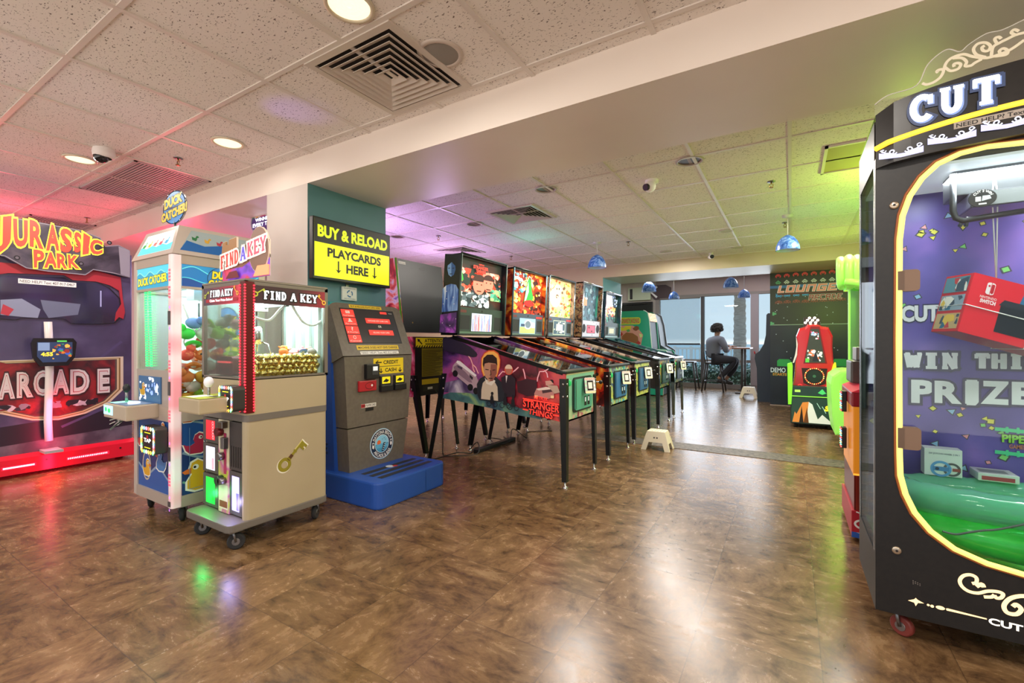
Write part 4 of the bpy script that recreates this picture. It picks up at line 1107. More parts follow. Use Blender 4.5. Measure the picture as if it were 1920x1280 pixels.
    mb.k += 2; mb.rect(cy + .02, .57, .045, .075, BLACK); mb.rect(cy + .085, .57, .045, .075, BLACK); mb.rect(cy - .13, .665, .10, .004, BLACK)
    mb.o = mb.o + mb.n * .016; mb.rect(cy + .02, .57, .045, .075, BLACK); mb.rect(cy + .085, .57, .045, .075, BLACK); mb.stroke([(cy - .14, .56), (cy - .14, .775)], .006, BLACK); mb.rect(cy + .03, .60, .02, .035, M('#c8d8d0', .4, 0, .5)); mb.rect(cy + .095, .60, .02, .035, M('#c8d8d0', .4, 0, .5))
    mb.build('coin_door', t)
    card_reader(t, x0 + .012, cy + .035, .730, .095, .125, sp.get('reader', WHITE))
    mb = MB(); mb.lathe([(.022, 0), (.022, .008), (.016, .012), (.001, .013)], (x0 + .001, cy - .225, .765), sp.get('button', M('#18a050', .3, 0, .8)), 16, 'x'); mb.build('start_button', t)
    mb = MB(); mb.cyl((x0, cy + .245, .74), (x0 + .06, cy + .245, .74), .006, CHROME, 8); mb.sph((x0 + .07, cy + .245, .74), .016, BLACK, n=10); mb.build('plunger', t)
    mb = MB(); mb.cyl((X(.11), y0 - .006, .775), (X(.11), y0 + .002, .775), .016, BLACK, 14); mb.build('flipper_button', t)
    if sp.get('topper'): sp['topper'](t, cy)
    # printed side and front
    if sp.get('sideart'):
        mb = MB(); mb.ay(y0); sp['sideart'](mb, X); mb.build('side_artwork', t)
    if sp.get('bsideart'):
        mb = MB(); mb.ay(by0); sp['bsideart'](mb, X); mb.build('backbox_artwork', t)
    if sp.get('frontart'):
        mb = MB(); mb.ax(x0); sp['frontart'](mb, cy); mb.build('front_artwork', t)
    return t


def scatter(mb, n, cols, smin, smax, emit=0, seed=1, box=(0, 0, 1, 1)):
    """loose cartoon shards of a printed picture"""
    rnd = random.Random(seed); x0, y0, x1, y1 = box
    for i in range(n):
        a, b = rnd.uniform(x0, x1), rnd.uniform(y0, y1); r = rnd.uniform(smin, smax); k = rnd.randint(4, 8); th0 = rnd.uniform(0, 6)
        pts = [(min(x1, max(x0, a + r * rnd.uniform(.45, 1.1) * math.cos(th0 + 2 * PI * j / k))), min(y1, max(y0, b + r * rnd.uniform(.45, 1.1) * math.sin(th0 + 2 * PI * j / k)))) for j in range(k)]
        mb.poly(pts, M(rnd.choice(cols), .4, 0, emit)); mb.k -= .8


def bolt(mb, pts, w, m, g=None):
    if g: mb.stroke(pts, w * 2.4, g)
    mb.stroke(pts, w, m)


STORM = ramp_mat('storm_print', [(.0, '#1c1524'), (.12, '#5a2f73'), (.24, '#a34a8c'), (.36, '#8c2440'), (.50, '#3a0f1c'), (.62, '#b8283c'), (.74, '#e0463a'), (.86, '#7a1a2c'), (1, '#43121f')], 3.2, 4, 1.2, rough=.3, vec=(.5, 0, -.45), off=.30, amt=.85, coat=.3)


def side_one(mb, X):
    f = M
    mb.poly([(-2.563,0.614),(-2.482,0.642),(-2.311,0.674),(-2.148,0.639),(-1.966,0.608),(-1.794,0.557),(-1.641,0.549),(-1.607,0.486),(-1.794,0.5),(-2.043,0.533),(-2.311,0.562),(-2.57,0.585)], ramp_mat('mist_print', [(.3, '#2c3850'), (.5, '#4f7a78'), (.62, '#8aa870'), (.75, '#33405c')], 5, 3, 1, rough=.3))
    mb.poly([(-2.555,0.718),(-2.367,0.76),(-2.174,0.703),(-2.148,0.639),(-2.311,0.646),(-2.555,0.637)], ramp_mat('violet_print', [(.35, '#4a3760'), (.55, '#9a8aa8'), (.7, '#d0c4d0')], 6, 3, 1, rough=.3))
    # lightning
    L1, L2 = M('#ffd9de', .4), M('#d0526a', .4)
    for p in [[(-2.311,0.974),(-2.269,0.931),(-2.249,0.887),(-2.215,0.86),(-2.19,0.812)],[(-2.249,0.887),(-2.242,0.848),(-2.226,0.821)],[(-1.992,0.798),(-1.954,0.836),(-1.916,0.832)],[(-1.867,0.829),(-1.836,0.85),(-1.806,0.875)],[(-1.764,0.863),(-1.752,0.827),(-1.744,0.787)],[(-1.545,0.87),(-1.585,0.849),(-1.619,0.847),(-1.636,0.801),(-1.641,0.771)],[(-1.573,0.854),(-1.557,0.835),(-1.551,0.805)]]: bolt(mb, p, .006, L1, L2)
    # flying van
    mb.poly([(-2.407,0.914),(-2.381,0.912),(-2.269,0.836),(-2.212,0.8),(-2.177,0.725),(-2.181,0.681),(-2.208,0.663),(-2.311,0.718),(-2.438,0.797),(-2.467,0.819),(-2.453,0.87)], M('#b89aa6', .4))
    mb.poly([(-2.407,0.914),(-2.373,0.908),(-2.204,0.798),(-2.22,0.784),(-2.417,0.896)], M('#efe6ea', .4))
    mb.poly([(-2.446,0.859),(-2.41,0.877),(-2.325,0.824),(-2.269,0.776),(-2.249,0.732),(-2.283,0.736),(-2.431,0.82)], M('#8c6f80', .4))
    mb.poly([(-2.407,0.877),(-2.35,0.856),(-2.356,0.837),(-2.401,0.855)], M('#54405a', .4)); mb.poly([(-2.276,0.803),(-2.239,0.777),(-2.249,0.754),(-2.276,0.781)], M('#2c2030', .4))
    for c in [(-2.428,0.803),(-2.269,0.695),(-2.212,0.668)]: mb.circ(c[0], c[1], .028, M('#120d14', .5))
    # glowing disc and a plain youth in a jacket
    c = [(-2.069,0.881)][0]
    hd_ = [(-2.15,0.873),(-2.148,0.933),(-2.121,0.971),(-2.082,0.99),(-2.036,0.991),(-1.998,0.97),(-1.981,0.925),(-1.985,0.872),(-2.004,0.813),(-2.036,0.755),(-2.075,0.746),(-2.121,0.782),(-2.145,0.835)]
    for r, col in ((1.14, '#c8402c'), (1.07, '#f0863a'), (1.02, '#f6b45a')): mb.poly([(c[0] + (a - c[0]) * r, c[1] + (b - c[1]) * r) for a, b in hd_], M(col, .4))
    mb.poly([(-2.201,0.724),(-2.174,0.769),(-2.121,0.798),(-2.017,0.797),(-1.954,0.746),(-1.916,0.695),(-1.91,0.611),(-1.966,0.595),(-2.174,0.596),(-2.195,0.636)], M('#23252f', .4))
    mb.poly([(-2.141,0.737),(-2.108,0.766),(-2.03,0.759),(-1.998,0.712),(-1.992,0.601),(-2.158,0.606),(-2.154,0.682)], M('#d2bfa8', .4))
    mb.poly([(-2.121,0.782),(-2.082,0.74),(-2.043,0.774),(-2.017,0.759),(-2.056,0.72),(-2.108,0.733)], M('#e8ddd0', .4))
    mb.poly([(-2.134,0.901),(-2.121,0.923),(-2.069,0.934),(-2.017,0.919),(-2.001,0.877),(-2.007,0.818),(-2.043,0.758),(-2.075,0.751),(-2.115,0.787),(-2.134,0.846)], M('#c48e74', .4))
    mb.poly([(-2.062,0.892),(-2.001,0.893),(-2.004,0.818),(-2.04,0.758),(-2.069,0.757)], M('#94564a', .4))
    mb.poly([(-2.141,0.89),(-2.134,0.939),(-2.095,0.968),(-2.043,0.969),(-2.004,0.941),(-1.998,0.883),(-2.017,0.898),(-2.082,0.904),(-2.121,0.895),(-2.132,0.857)], M('#2a1718', .4))
    for p in [[(-2.115,0.849),(-2.082,0.846)],[(-2.045,0.844),(-2.017,0.848)],[(-2.082,0.778),(-2.043,0.778)],[(-2.064,0.843),(-2.058,0.808),(-2.071,0.803)]]: mb.stroke(p, .007, M('#35191a', .4))
    # suited figure behind
    c = [(-1.891,0.852)][0]; mb.circ(c[0], c[1], .040, M('#e0503a', .4)); mb.circ(c[0], c[1], .030, M('#b8705a', .4), .036); mb.poly(arc(c[0], c[1] + .008, .034, 0, 180, 10), M('#e8c8b0', .4))
    mb.poly([(-1.96,0.788),(-1.916,0.811),(-1.867,0.813),(-1.828,0.783),(-1.833,0.648),(-1.916,0.637),(-1.954,0.714)], M('#2a1a28', .4)); mb.poly([(-1.919,0.806),(-1.901,0.806),(-1.914,0.748)], M('#e8dcd8', .4))
    # cars and skyline
    mb.poly([(-1.818,0.763),(-1.723,0.788),(-1.641,0.781),(-1.636,0.67),(-1.723,0.655),(-1.806,0.681)], M('#3a1220', .4))
    for pts, col in [([(-1.662,0.679),(-1.641,0.72),(-1.557,0.735),(-1.496,0.708),(-1.493,0.664),(-1.551,0.645),(-1.659,0.659)],'#c4837a'),([(-1.647,0.715),(-1.562,0.735),(-1.518,0.732),(-1.529,0.716),(-1.624,0.706)],'#f0d8cc'),([(-1.568,0.779),(-1.523,0.784),(-1.496,0.758),(-1.562,0.745)],'#d49a8c'),([(-1.557,0.75),(-1.468,0.749),(-1.447,0.701),(-1.49,0.689),(-1.54,0.736)],'#c0a08c')]: mb.poly(pts, M(col, .4))
    mb.poly([(-1.596,0.708),(-1.523,0.719),(-1.507,0.703),(-1.59,0.685)], M('#4a2a30', .4)); mb.rect(*(-1.658,0.645,0.028,0.021), M('#ffd8a0', .4)); mb.rect(*(-1.522,0.654,0.026,0.02), M('#ffd8a0', .4))
    # riders
    for cx_, cz in [(-2.047,0.608),(-1.922,0.605),(-1.848,0.595)]:
        for d in (-.03, .03): mb.stroke(arc(cx_ + d, cz - .035, .020, 0, 360, 14), .005, M('#0f0d12', .5), closed=False)
        mb.poly([(cx_ - .018, cz - .03), (cx_ + .018, cz - .03), (cx_ + .014, cz + .02), (cx_, cz + .05), (cx_ - .016, cz + .02)], M('#14101a', .5)); mb.circ(cx_ + .002, cz + .05, .013, M('#14101a', .5))
    TR = M('#ff3a2c', .4, 0, .55); DK = M('#2a0a0e', .4)
    b1 = (-1.756,0.552,0.304,0.084); sh = [(-1.756,0.632),(-1.758,0.575),(-1.452,0.603),(-1.45,0.549),(-1.705,0.564),(-1.711,0.523),(-1.507,0.549),(-1.507,0.498)]
    A, B, C, D = sh[0], sh[1], sh[2], sh[3]
    lerp = lambda P0, P1, P2, P3: (lambda fx, fy: (P1[0] + (P3[0] - P1[0]) * fx + (P0[0] - P1[0]) * fy, (P1[1] + (P3[1] - P1[1]) * fx) * (1 - fy) + (P0[1] + (P2[1] - P0[1]) * fx) * fy))
    mb.text('STRANGER', 0, 0, 1, 1, TR, .02, DK, .06, warp=lerp(A, B, C, D)); A, B, C, D = sh[4:8]
    mb.text('THINGS', 0, 0, 1, 1, TR, .02, DK, .06, warp=lerp(A, B, C, D))
    for a_, b_ in [[(-1.758,0.637),(-1.452,0.611)],[(-1.758,0.555),(-1.713,0.551)],[(-1.501,0.532),(-1.452,0.528)]]: mb.stroke([a_, b_], .010, TR)
    nf = [(-1.659,0.664),(-1.659,0.638),(-1.545,0.654),(-1.545,0.631)]; mb.text('NETFLIX', 0, 0, 1, 1, TR, .02, warp=lerp(*nf))


def glass_one(mb):
    scatter(mb, 120, ['#ff6a50', '#ff9a80', '#e8402c', '#ffd0b8', '#3a4a50', '#20302c'], .04, .12, .8, 5, (.02, .30, .98, .80))
    scatter(mb, 80, ['#f4f6f4', '#b8c8cc', '#5a6a70', '#203038', '#e0e8e0'], .02, .09, .8, 6, (.0, .03, .7, .32))
    scatter(mb, 28, ['#3f9a70', '#60c0a0', '#b0e090'], .03, .08, .7, 8, (.72, .2, .98, .45))
    for cx_, cz, r in ((.45, .50, .14), (.66, .56, .12)):
        mb.poly(arc(cx_, cz, r, 0, 360, 18, r * 1.45)[:-1], M('#ff8a70', .4, 0, .9)); mb.poly(arc(cx_, cz + r * .5, r * 1.08, 0, 180, 12, r * 1.05), M('#4a1a18', .4, 0, .3))
        for d in (-.05, .05): mb.circ(cx_ + d, cz + .01, .016, M('#40120f', .4), .014)
        mb.stroke([(cx_ - .05, cz - .13), (cx_ + .05, cz - .13)], .01, M('#60201a', .4))
    R_ = M('#ff4434', .4, 0, 1.1); mb.text('STRANGER', .30, .82, .34, .07, R_, .03, M('#5a1410', .4), .06); mb.text('THINGS', .36, .745, .22, .065, R_, .03, M('#5a1410', .4), .06); mb.text('NETFLIX', .42, .905, .12, .03, R_, .02)
    mb.poly([(0, .92), (.06, .74), (.1, .55), (.05, .5), (0, .6)], M('#40c840', .4, 0, .7))


def disp_one(mb):
    mb.rect(.27, .10, .46, .70, M('#c8d4e4', .3, 0, .9)); rnd = random.Random(3)
    for i in range(34):
        x = .28 + .44 * i / 34; mb.rect(x, .11, rnd.uniform(.004, .014), .68 * rnd.uniform(.4, 1), M(rnd.choice(['#e05848', '#f2a090', '#f6f2ee', '#b83a34', '#5a78b8', '#ffffff']), .3, 0, .9)); mb.k -= .8


def bside_one(mb, X):
    mb.poly([(-2.488,1.813),(-2.319,1.796),(-2.335,1.564),(-2.506,1.575)], M('#0f1626', .4)); mb.poly([(-2.515,1.52),(-2.478,1.545),(-2.425,1.556),(-2.372,1.545),(-2.345,1.502),(-2.354,1.331),(-2.524,1.323)], ramp_mat('blue_forest', [(.3, '#1f2f66'), (.45, '#3b62b4'), (.58, '#8fb4e8'), (.7, '#dfeaf4')], 6, 3, 1, stretch=(3, 1, .6), rough=.35))
    mb.poly([(-2.469,1.699),(-2.451,1.729),(-2.42,1.74),(-2.385,1.719),(-2.376,1.677),(-2.394,1.63),(-2.425,1.615),(-2.451,1.635)], M('#7aa6dc', .4)); mb.poly([(-2.42,1.736),(-2.379,1.708),(-2.376,1.67),(-2.394,1.63),(-2.42,1.617)], M('#3a62a0', .4))
    mb.poly([(-2.488,1.651),(-2.483,1.749),(-2.451,1.781),(-2.398,1.779),(-2.354,1.744),(-2.354,1.627),(-2.376,1.636),(-2.372,1.697),(-2.416,1.736),(-2.46,1.712),(-2.465,1.65)], M('#0b1020', .4))
    for p in [[(-2.453,1.689),(-2.434,1.689)],[(-2.409,1.685),(-2.389,1.685)],[(-2.438,1.64),(-2.409,1.638)]]: mb.stroke(p, .006, M('#0d1424', .4))
    mb.poly([(-2.538,1.302),(-2.363,1.317),(-2.373,1.145),(-2.55,1.154)], ramp_mat('violet_nebula', [(.3, '#2a2140'), (.5, '#5a3a78'), (.62, '#a84ac0'), (.75, '#d8a8e8')], 7, 3, 1, rough=.35))
    for p in [(-2.506,1.392),(-2.469,1.433),(-2.398,1.443),(-2.372,1.262),(-2.515,1.231),(-2.434,1.208),(-2.469,1.496),(-2.389,1.387)]: mb.circ(p[0], p[1], .004, WHITE, n=8)


mint = ramp_mat('mint_front', [(.35, '#8fd0b0'), (.5, '#d6e2a8'), (.62, '#b9848c'), (.75, '#9a6a78')], 5, 3, 1, vec=(0, 0, -1.3), off=.95, amt=.35, rough=.4)
FIELD1 = ramp_mat('playfield_print_a', [(.3, '#3a2026'), (.42, '#8a4a50'), (.5, '#d8b8a0'), (.56, '#5a6a88'), (.64, '#a03a4a'), (.75, '#e8e0d0')], 9, 3, 1, rough=.4, emit=.6)
FIELD2 = ramp_mat('playfield_print_b', [(.3, '#2c2a26'), (.42, '#6a5a44'), (.5, '#c8b890'), (.56, '#4a7a68'), (.64, '#b0603a'), (.75, '#e8d8a0')], 9, 3, 1, rough=.4, emit=.55)
FIELD3 = ramp_mat('playfield_print_c', [(.3, '#1a2440'), (.42, '#3a58a0'), (.5, '#c8d0e8'), (.56, '#4aa088'), (.64, '#d04080'), (.75, '#e8e8f0')], 9, 3, 1, rough=.4, emit=.25)


def front_one(mb, cy):
    mb.stroke([(cy - .27, .83), (cy + .27, .83)], .012, M('#e8e6b0', .4)); scatter(mb, 16, ['#c87a80', '#e0c0a8', '#a04858', '#7ac0a0'], .015, .04, 0, 31, (cy - .28, .49, cy + .28, .54))


def topper_none(t, cy): pass


pinball(3.335, 'nearest pinball machine, storm and van side art with red lettering, green-framed backbox', dict(
    side=STORM, front=mint, field=FIELD1, bside=M('#12141f', .4), glass=ramp_mat('translite_one', [(.3, '#1f3a30'), (.5, '#38302c'), (.65, '#5a2c24')], 4, 2, emit=.5),
    gart=glass_one, disp=disp_one, sideart=side_one, bsideart=bside_one, door=M('#5fb79a', .4), frontart=front_one, hinge=M('#2a2238', .35)))

FIRE = ramp_mat('fire_print', [(.30, '#1c0f0c'), (.42, '#7a1e10'), (.5, '#c23a16'), (.58, '#ee8a26'), (.66, '#f6d050'), (.78, '#8c2a12')], 5, 4, 1.8, rough=.35)


def side_two(mb, X):
    scatter(mb, 40, ['#e85a1c', '#f0a02a', '#8a1a10', '#3a1410', '#d83a1a'], .02, .07, 0, 41, (X(.6), .55, X(.04), .82))
    mb.text('KING', X(.30), .60, .22, .08, M('#f0b82a', .4), .03, M('#2a0a08', .5), .06) if 0 else None


def gart_two(mb):
    scatter(mb, 120, ['#ff7a2a', '#ffb040', '#e03a1a', '#ffe08a', '#8a1a10', '#38181a'], .03, .09, .9, 51)
    scatter(mb, 40, ['#4aa0b0', '#d8e8f0', '#28404a', '#9ad0d8'], .02, .07, .8, 52, (.05, .5, .5, .98))
    mb.poly([(.40, .28), (.46, .60), (.50, .86), (.56, .90), (.60, .84), (.64, .60), (.70, .42), (.64, .30)], M('#2f9a3a', .4, 0, .8)); mb.poly([(.42, .30), (.40, .15), (.54, .55), (.52, .80), (.47, .60)], M('#e8f8f0', .4, 0, .9))
    mb.stroke([(.48, .80), (.54, .94), (.61, .90), (.66, .66)], .010, M('#f0fff0', .4, 0, 1)); mb.poly([(.42, .32), (.62, .36), (.76, .24), (.55, .18), (.40, .22)], M('#c8201a', .4, 0, .8))


def disp_two(mb):
    mb.rect(.24, .06, .50, .72, M('#8fb4d0', .3, 0, .8)); mb.rect(.25, .08, .48, .30, M('#a8b070', .3, 0, .7)); mb.circ(.50, .5, .12, M('#f0f4f4', .3, 0, .9), .22); mb.circ(.50, .5, .09, M('#6a7a84', .3, 0, .7), .17); mb.rect(.62, .35, .1, .25, M('#e0e8e8', .3, 0, .8)); mb.rect(.28, .4, .12, .12, M('#40546a', .3, 0, .5))


def sart_red(mb): mb.rect(.76, .80, .2, .1, M('#c83a3a', .4, 0, .3))


BLUF = ramp_mat('blue_front', [(.3, '#2a5a3a'), (.42, '#4ac0d8'), (.52, '#d8e060'), (.6, '#2a6a9a'), (.72, '#b04830')], 9, 3, 1, rough=.4)
pinball(4.26, 'second pinball machine from the storm one, fire-coloured sides, flames and green lizard backglass', dict(
    side=FIRE, front=BLUF, field=FIELD2, bside=FIRE, glass=ramp_mat('translite_two', [(.35, '#3a1a14'), (.55, '#c8401c'), (.7, '#2a3a44')], 5, 3, emit=.6), gart=gart_two, sideart=side_two, disp=disp_two, sart=sart_red,
    panel=M('#4a5a68', .4), door=M('#3a78b0', .4), bdy=-.09, hinge=M('#1d1718', .4), edge=M('#4f7a80', .3, .6)))

TOON = ramp_mat('cartoon_print', [(.35, '#3a2e28'), (.45, '#8a7464'), (.55, '#b8a088'), (.65, '#5a3a34')], 7, 3, 1.5, rough=.4)


def gart_three(mb):
    scatter(mb, 130, ['#f2d89a', '#e8b04a', '#f4e8c0', '#d8602a', '#8ab04a', '#6a4a30', '#e0c080'], .025, .075, .85, 61)
    mb.circ(.34, .52, .22, M('#f4e2b4', .4, 0, .9), .26); mb.circ(.42, .74, .14, M('#f0d8a8', .4, 0, .9), .16)
    for a, b in ((.38, .76), (.47, .77)): mb.circ(a, b, .02, M('#3a2a20', .4))
    mb.stroke(swirl(.40, .55, .06, .02, 0, 300, 14), .014, M('#6a4030', .4)); scatter(mb, 30, ['#4aa050', '#e8d04a', '#d8502a', '#f4f0e0', '#5a80b0'], .02, .05, .85, 62, (.5, .03, .98, .4))


def disp_three(mb):
    mb.rect(.22, .06, .50, .76, M('#a8b09a', .3, 0, .8)); mb.rect(.24, .1, .46, .68, M('#3f5560', .3, 0, .6)); scatter(mb, 26, ['#f2f0d8', '#c8d0b0', '#6a8088', '#e8e8e0'], .02, .06, .85, 63, (.26, .12, .68, .76)); mb.rect(.34, .28, .26, .34, M('#f0ecd0', .3, 0, .9))


YELF = ramp_mat('yellow_front', [(.4, '#d8dc6a'), (.5, '#c8d080'), (.58, '#3a6a40'), (.66, '#dde07a')], 8, 3, 2, rough=.4)
pinball(5.05, 'third pinball machine in the row, cream cartoon backglass and yellow-green front', dict(
    side=TOON, front=YELF, field=FIELD3, bside=TOON, glass=M('#e8cf96', .4, 0, .8), gart=gart_three, disp=disp_three, sart=sart_red, panel=M('#57697a', .4), door=M('#35699a', .4), bdy=-.10, top=1.82, edge=M('#8fa0a8', .25, .8), hinge=M('#241c1c', .4)))


def gart_four(mb):
    scatter(mb, 60, ['#3a5a68', '#4a7480', '#8aa0a8', '#2a3e4a', '#6a90a0'], .04, .12, .5, 71); mb.rect(.08, .42, .30, .22, M('#e8906a', .4, 0, .6)); mb.rect(.30, .60, .09, .05, M('#f0f0f0', .4, 0, .8)); mb.poly([(.85, .1), (.97, .2), (.98, .8), (.88, .7)], M('#2a7a6a', .4, 0, .4)); mb.rect(.55, .06, .25, .1, M('#5a7a88', .4, 0, .5))


def disp_four(mb):
    mb.rect(0, .02, 1, .96, M('#b9b9c8', .4, 0, .25)); scatter(mb, 30, ['#d8d8e0', '#8a8a9a', '#c0c0d0'], .02, .05, .2, 73, (.02, .05, .98, .95)); mb.rect(.28, .22, .46, .50, M('#3a1214', .4)); mb.rect(.31, .26, .40, .42, M('#e8203a', .3, 0, 1.0)); mb.rect(.36, .50, .08, .14, M('#5a0a12', .4)); mb.rect(.5, .3, .1, .1, M('#4a0a10', .4))
    for a in (.13, .88): mb.circ(a, .5, .09, M('#2a2c34', .6), .26)


ORN = ramp_mat('ornate_print', [(.35, '#1d1714'), (.45, '#5a4030'), (.53, '#a08458'), (.6, '#7a2c20'), (.7, '#221b18')], 12, 3, 2, rough=.4)
DKF = ramp_mat('dark_front', [(.4, '#16302c'), (.5, '#2f6a58'), (.58, '#c8c040'), (.64, '#a83028'), (.7, '#1d3a34')], 9, 3, 1, rough=.4)
pinball(6.08, 'fourth pinball machine in the row, silver-framed backbox with glowing red display', dict(
    side=M('#22201f', .4), front=DKF, field=FIELD1, bside=ORN, glass=M('#3c5662', .35, 0, .4), gart=gart_four, disp=disp_four, door=M('#24524a', .4), bdy=-.15, top=1.86, framed=True, trim=CHROME, edge=M('#d8dce4', .2, .9), edge2=M('#d8dce4', .2, .9), leg=M('#3c413f', .2, .8), hinge=M('#1a1a1c', .4)))


def gart_five(mb):
    scatter(mb, 70, ['#ff8a3a', '#ffb860', '#d84a20', '#ffe0a0', '#8a4a3a', '#f4f0e8'], .03, .08, .9, 81, (.1, .2, .85, .58)); scatter(mb, 26, ['#2a6a5a', '#3a8a70', '#1a3a34'], .03, .08, .4, 82, (.05, .02, .9, .22)); scatter(mb, 20, ['#4a6aa8', '#c0d0f0', '#28406a'], .02, .06, .6, 83, (.6, .6, .95, .98)); mb.poly([(.14, .58), (.16, .96), (.58, .96), (.62, .58)], M('#d8dcf4', .3, 0, .8))  # last pale quad is a white reflection painted onto the backglass


def disp_five(mb): mb.rect(.26, .2, .46, .5, M('#4a5a44', .3, 0, .3)); mb.rect(.33, .28, .3, .32, M('#a89a6a', .3, 0, .6))


NV = ramp_mat('navy_side', [(.4, '#142a34'), (.55, '#1f4450'), (.65, '#2a6a5a')], 5, 3, 1, rough=.3)
pinball(6.95, 'fifth pinball machine, farthest of the row, navy cabinet on shiny chrome legs', dict(
    side=NV, front=DKF, field=FIELD3, bside=NV, glass=M('#22352f', .35, 0, .2), gart=gart_five, disp=disp_five, panel=M('#22352c', .4), door=M('#1d3a48', .4), bdy=-.16, top=1.815, framed=True, trim=CHROME, edge=M('#d8dce4', .2, .9), edge2=M('#d8dce4', .2, .9), leg=M('#9fb09a', .12, 1), hinge=M('#141a1c', .4), bar=CHROME))


# ---- machines standing back to back with the row (only their rear sides show)
def pinball_rear(cy, label, full):
    t = thing('pinball_machine', label, 'pinball machine', (-3.55, cy, 0), 'pinball machines standing back to back with the row'); hw = .27; y0, y1 = cy - hw, cy + hw
    xr = -2.985
    pr = [(xr, .56), (xr, 1.12), (xr - .2, 1.12), (xr - 1.16, .86), (xr - 1.16, .48)]
    PINK = ramp_mat('pink_print', [(.35, '#3a1020'), (.5, '#d02a5a'), (.62, '#f08ab0'), (.72, '#f4e8f0')], 6, 3, 1.5, rough=.4)
    mb = MB(); mb.prism(pr, 'y', y0, y0 + .02, PINK); mb.prism(pr, 'y', y1 - .02, y1, PINK); mb.prism(pr, 'y', y0 + .02, y1 - .02, BLACK); mb.build('cabinet', t)
    b0, b1 = cy - .30, cy + .36
    pb = [(xr - .12, 1.135), (xr - .12, 1.80), (xr - .30, 1.80), (xr - .31, 1.135)]
    ART = ramp_mat('comic_print', [(.32, '#2a0f14'), (.44, '#b8202c'), (.52, '#e86a5a'), (.6, '#e8dcf0'), (.7, '#7a4ac8')], 5, 4, 1.6, rough=.4)
    pb = [(xr - .11, 1.165), (xr - .20, 1.865), (xr - .36, 1.865), (xr - .32, 1.165)]
    mb = MB(); mb.prism(pb, 'y', b0, b0 + .02, ART); mb.prism(pb, 'y', b0 + .02, b1, M('#101112', .4)); bb = mb.build('backbox', t)
    mb = MB(); mb.tube([(xr - .11, b0, 1.165), (xr - .20, b0, 1.865)], .010, M('#5aa028', .35), 6); mb.build('edge_trim', bb)
    if full:
        mb = MB(); mb.plane((xr - .11, b0, 1.165), (0, b1 - b0, 0), (-.09, 0, .70)); mb.rect(.05, .93, .14, .035, WHITE)
        for k in range(2): mb.rect(.055, .936 + k * .013, .13, .005, M('#55504a', .6))
        mb.rect(.48, .90, .12, .022, M('#6a6a68', .6)); mb.circ(.22, .13, .012, BRASS); mb.build('rear_labels', t)
        mb = MB(); mb.ax(xr); mb.rect(y0 + .03, 1.02, .50, .09, YEL); mb.text('ATTENTION', y0 + .15, 1.065, .30, .035, BLACK, .02); mb.text('IMPACT IMPAIRMENT', y0 + .16, 1.045, .26, .013, BLACK, .0) if 0 else mb.rect(y0 + .16, 1.046, .26, .010, M('#4a4416', .5))
        for i in range(14): mb.poly([(y0 + .03 + i * .035, 1.02), (y0 + .048 + i * .035, 1.02), (y0 + .062 + i * .035, 1.038), (y0 + .044 + i * .035, 1.038)], BLACK); mb.k -= .9
        mb.stroke([(y0 + .115, 1.050), (y0 + .07, 1.085)], .012, BLACK); mb.poly([(y0 + .05, 1.10), (y0 + .09, 1.092), (y0 + .06, 1.068)], BLACK)
        mb.rect(y0 + .11, .74, .36, .27, M('#8a7a18', .5)); rnd = random.Random(9)
        for i in range(20): mb.rect(y0 + .12, .75 + i * .0125, rnd.uniform(.18, .34), .0045, M('#3a340f', .6)); mb.k -= .9
        mb.rect(y0 + .11, .665, .24, .05, M('#c8ac1a', .5)); mb.rect(y0 + .12, .60, .22, .055, M('#2c2a20', .5)); mb.rect(y0 + .19, .615, .07, .022, M('#c8c4b0', .5)); mb.rect(y0 + .38, .61, .03, .10, M('#b8b09a', .5))
        mb.build('warning_sheet', t)
    lm = M('#20211f', .35, .5)
    leg(t, xr + .008, y0 - .008, xr + .13, y0 + .03, .76, lm, CHROME, 1, 1); leg(t, xr + .008, y1 + .008, xr + .13, y1 - .02, .76, lm, CHROME, 1, -1)
    leg(t, xr - 1.17, y0 - .008, xr - 1.2, y0 - .01, .76, lm, CHROME, -1, 1); leg(t, xr - 1.17, y1 + .008, xr - 1.2, y1 + .01, .76, lm, CHROME, -1, -1)


pinball_rear(3.385, 'black-backed pinball machine with yellow ATTENTION sheet between the kiosk and the storm one', True)
for y in (4.35, 5.2):
    pinball_rear(y, 'pinball machine behind the row of five, only dark legs showing under it', False)

# ---- leads on the floor behind the row
CB = M('#161617', .5)
mb = MB(); pts = [(-2.80, 3.02, .006), (-2.76, 3.2, .006), (-2.68, 3.38, .03), (-2.62, 3.5, .008), (-2.70, 3.7, .008), (-2.58, 3.85, .01), (-2.72, 4.0, .05), (-2.6, 4.15, .008), (-2.75, 4.3, .008)]


def smooth(pts, n=6):
    P_ = [Vector(p) for p in pts]; out = []
    for i in range(len(P_) - 1):
        a, b, c, d = P_[max(i - 1, 0)], P_[i], P_[i + 1], P_[min(i + 2, len(P_) - 1)]
        for k in range(n):
            t = k / n; out.append(.5 * ((2 * b) + (c - a) * t + (2 * a - 5 * b + 4 * c - d) * t * t + (3 * b - a - 3 * c + d) * t ** 3))
    return out + [P_[-1]]


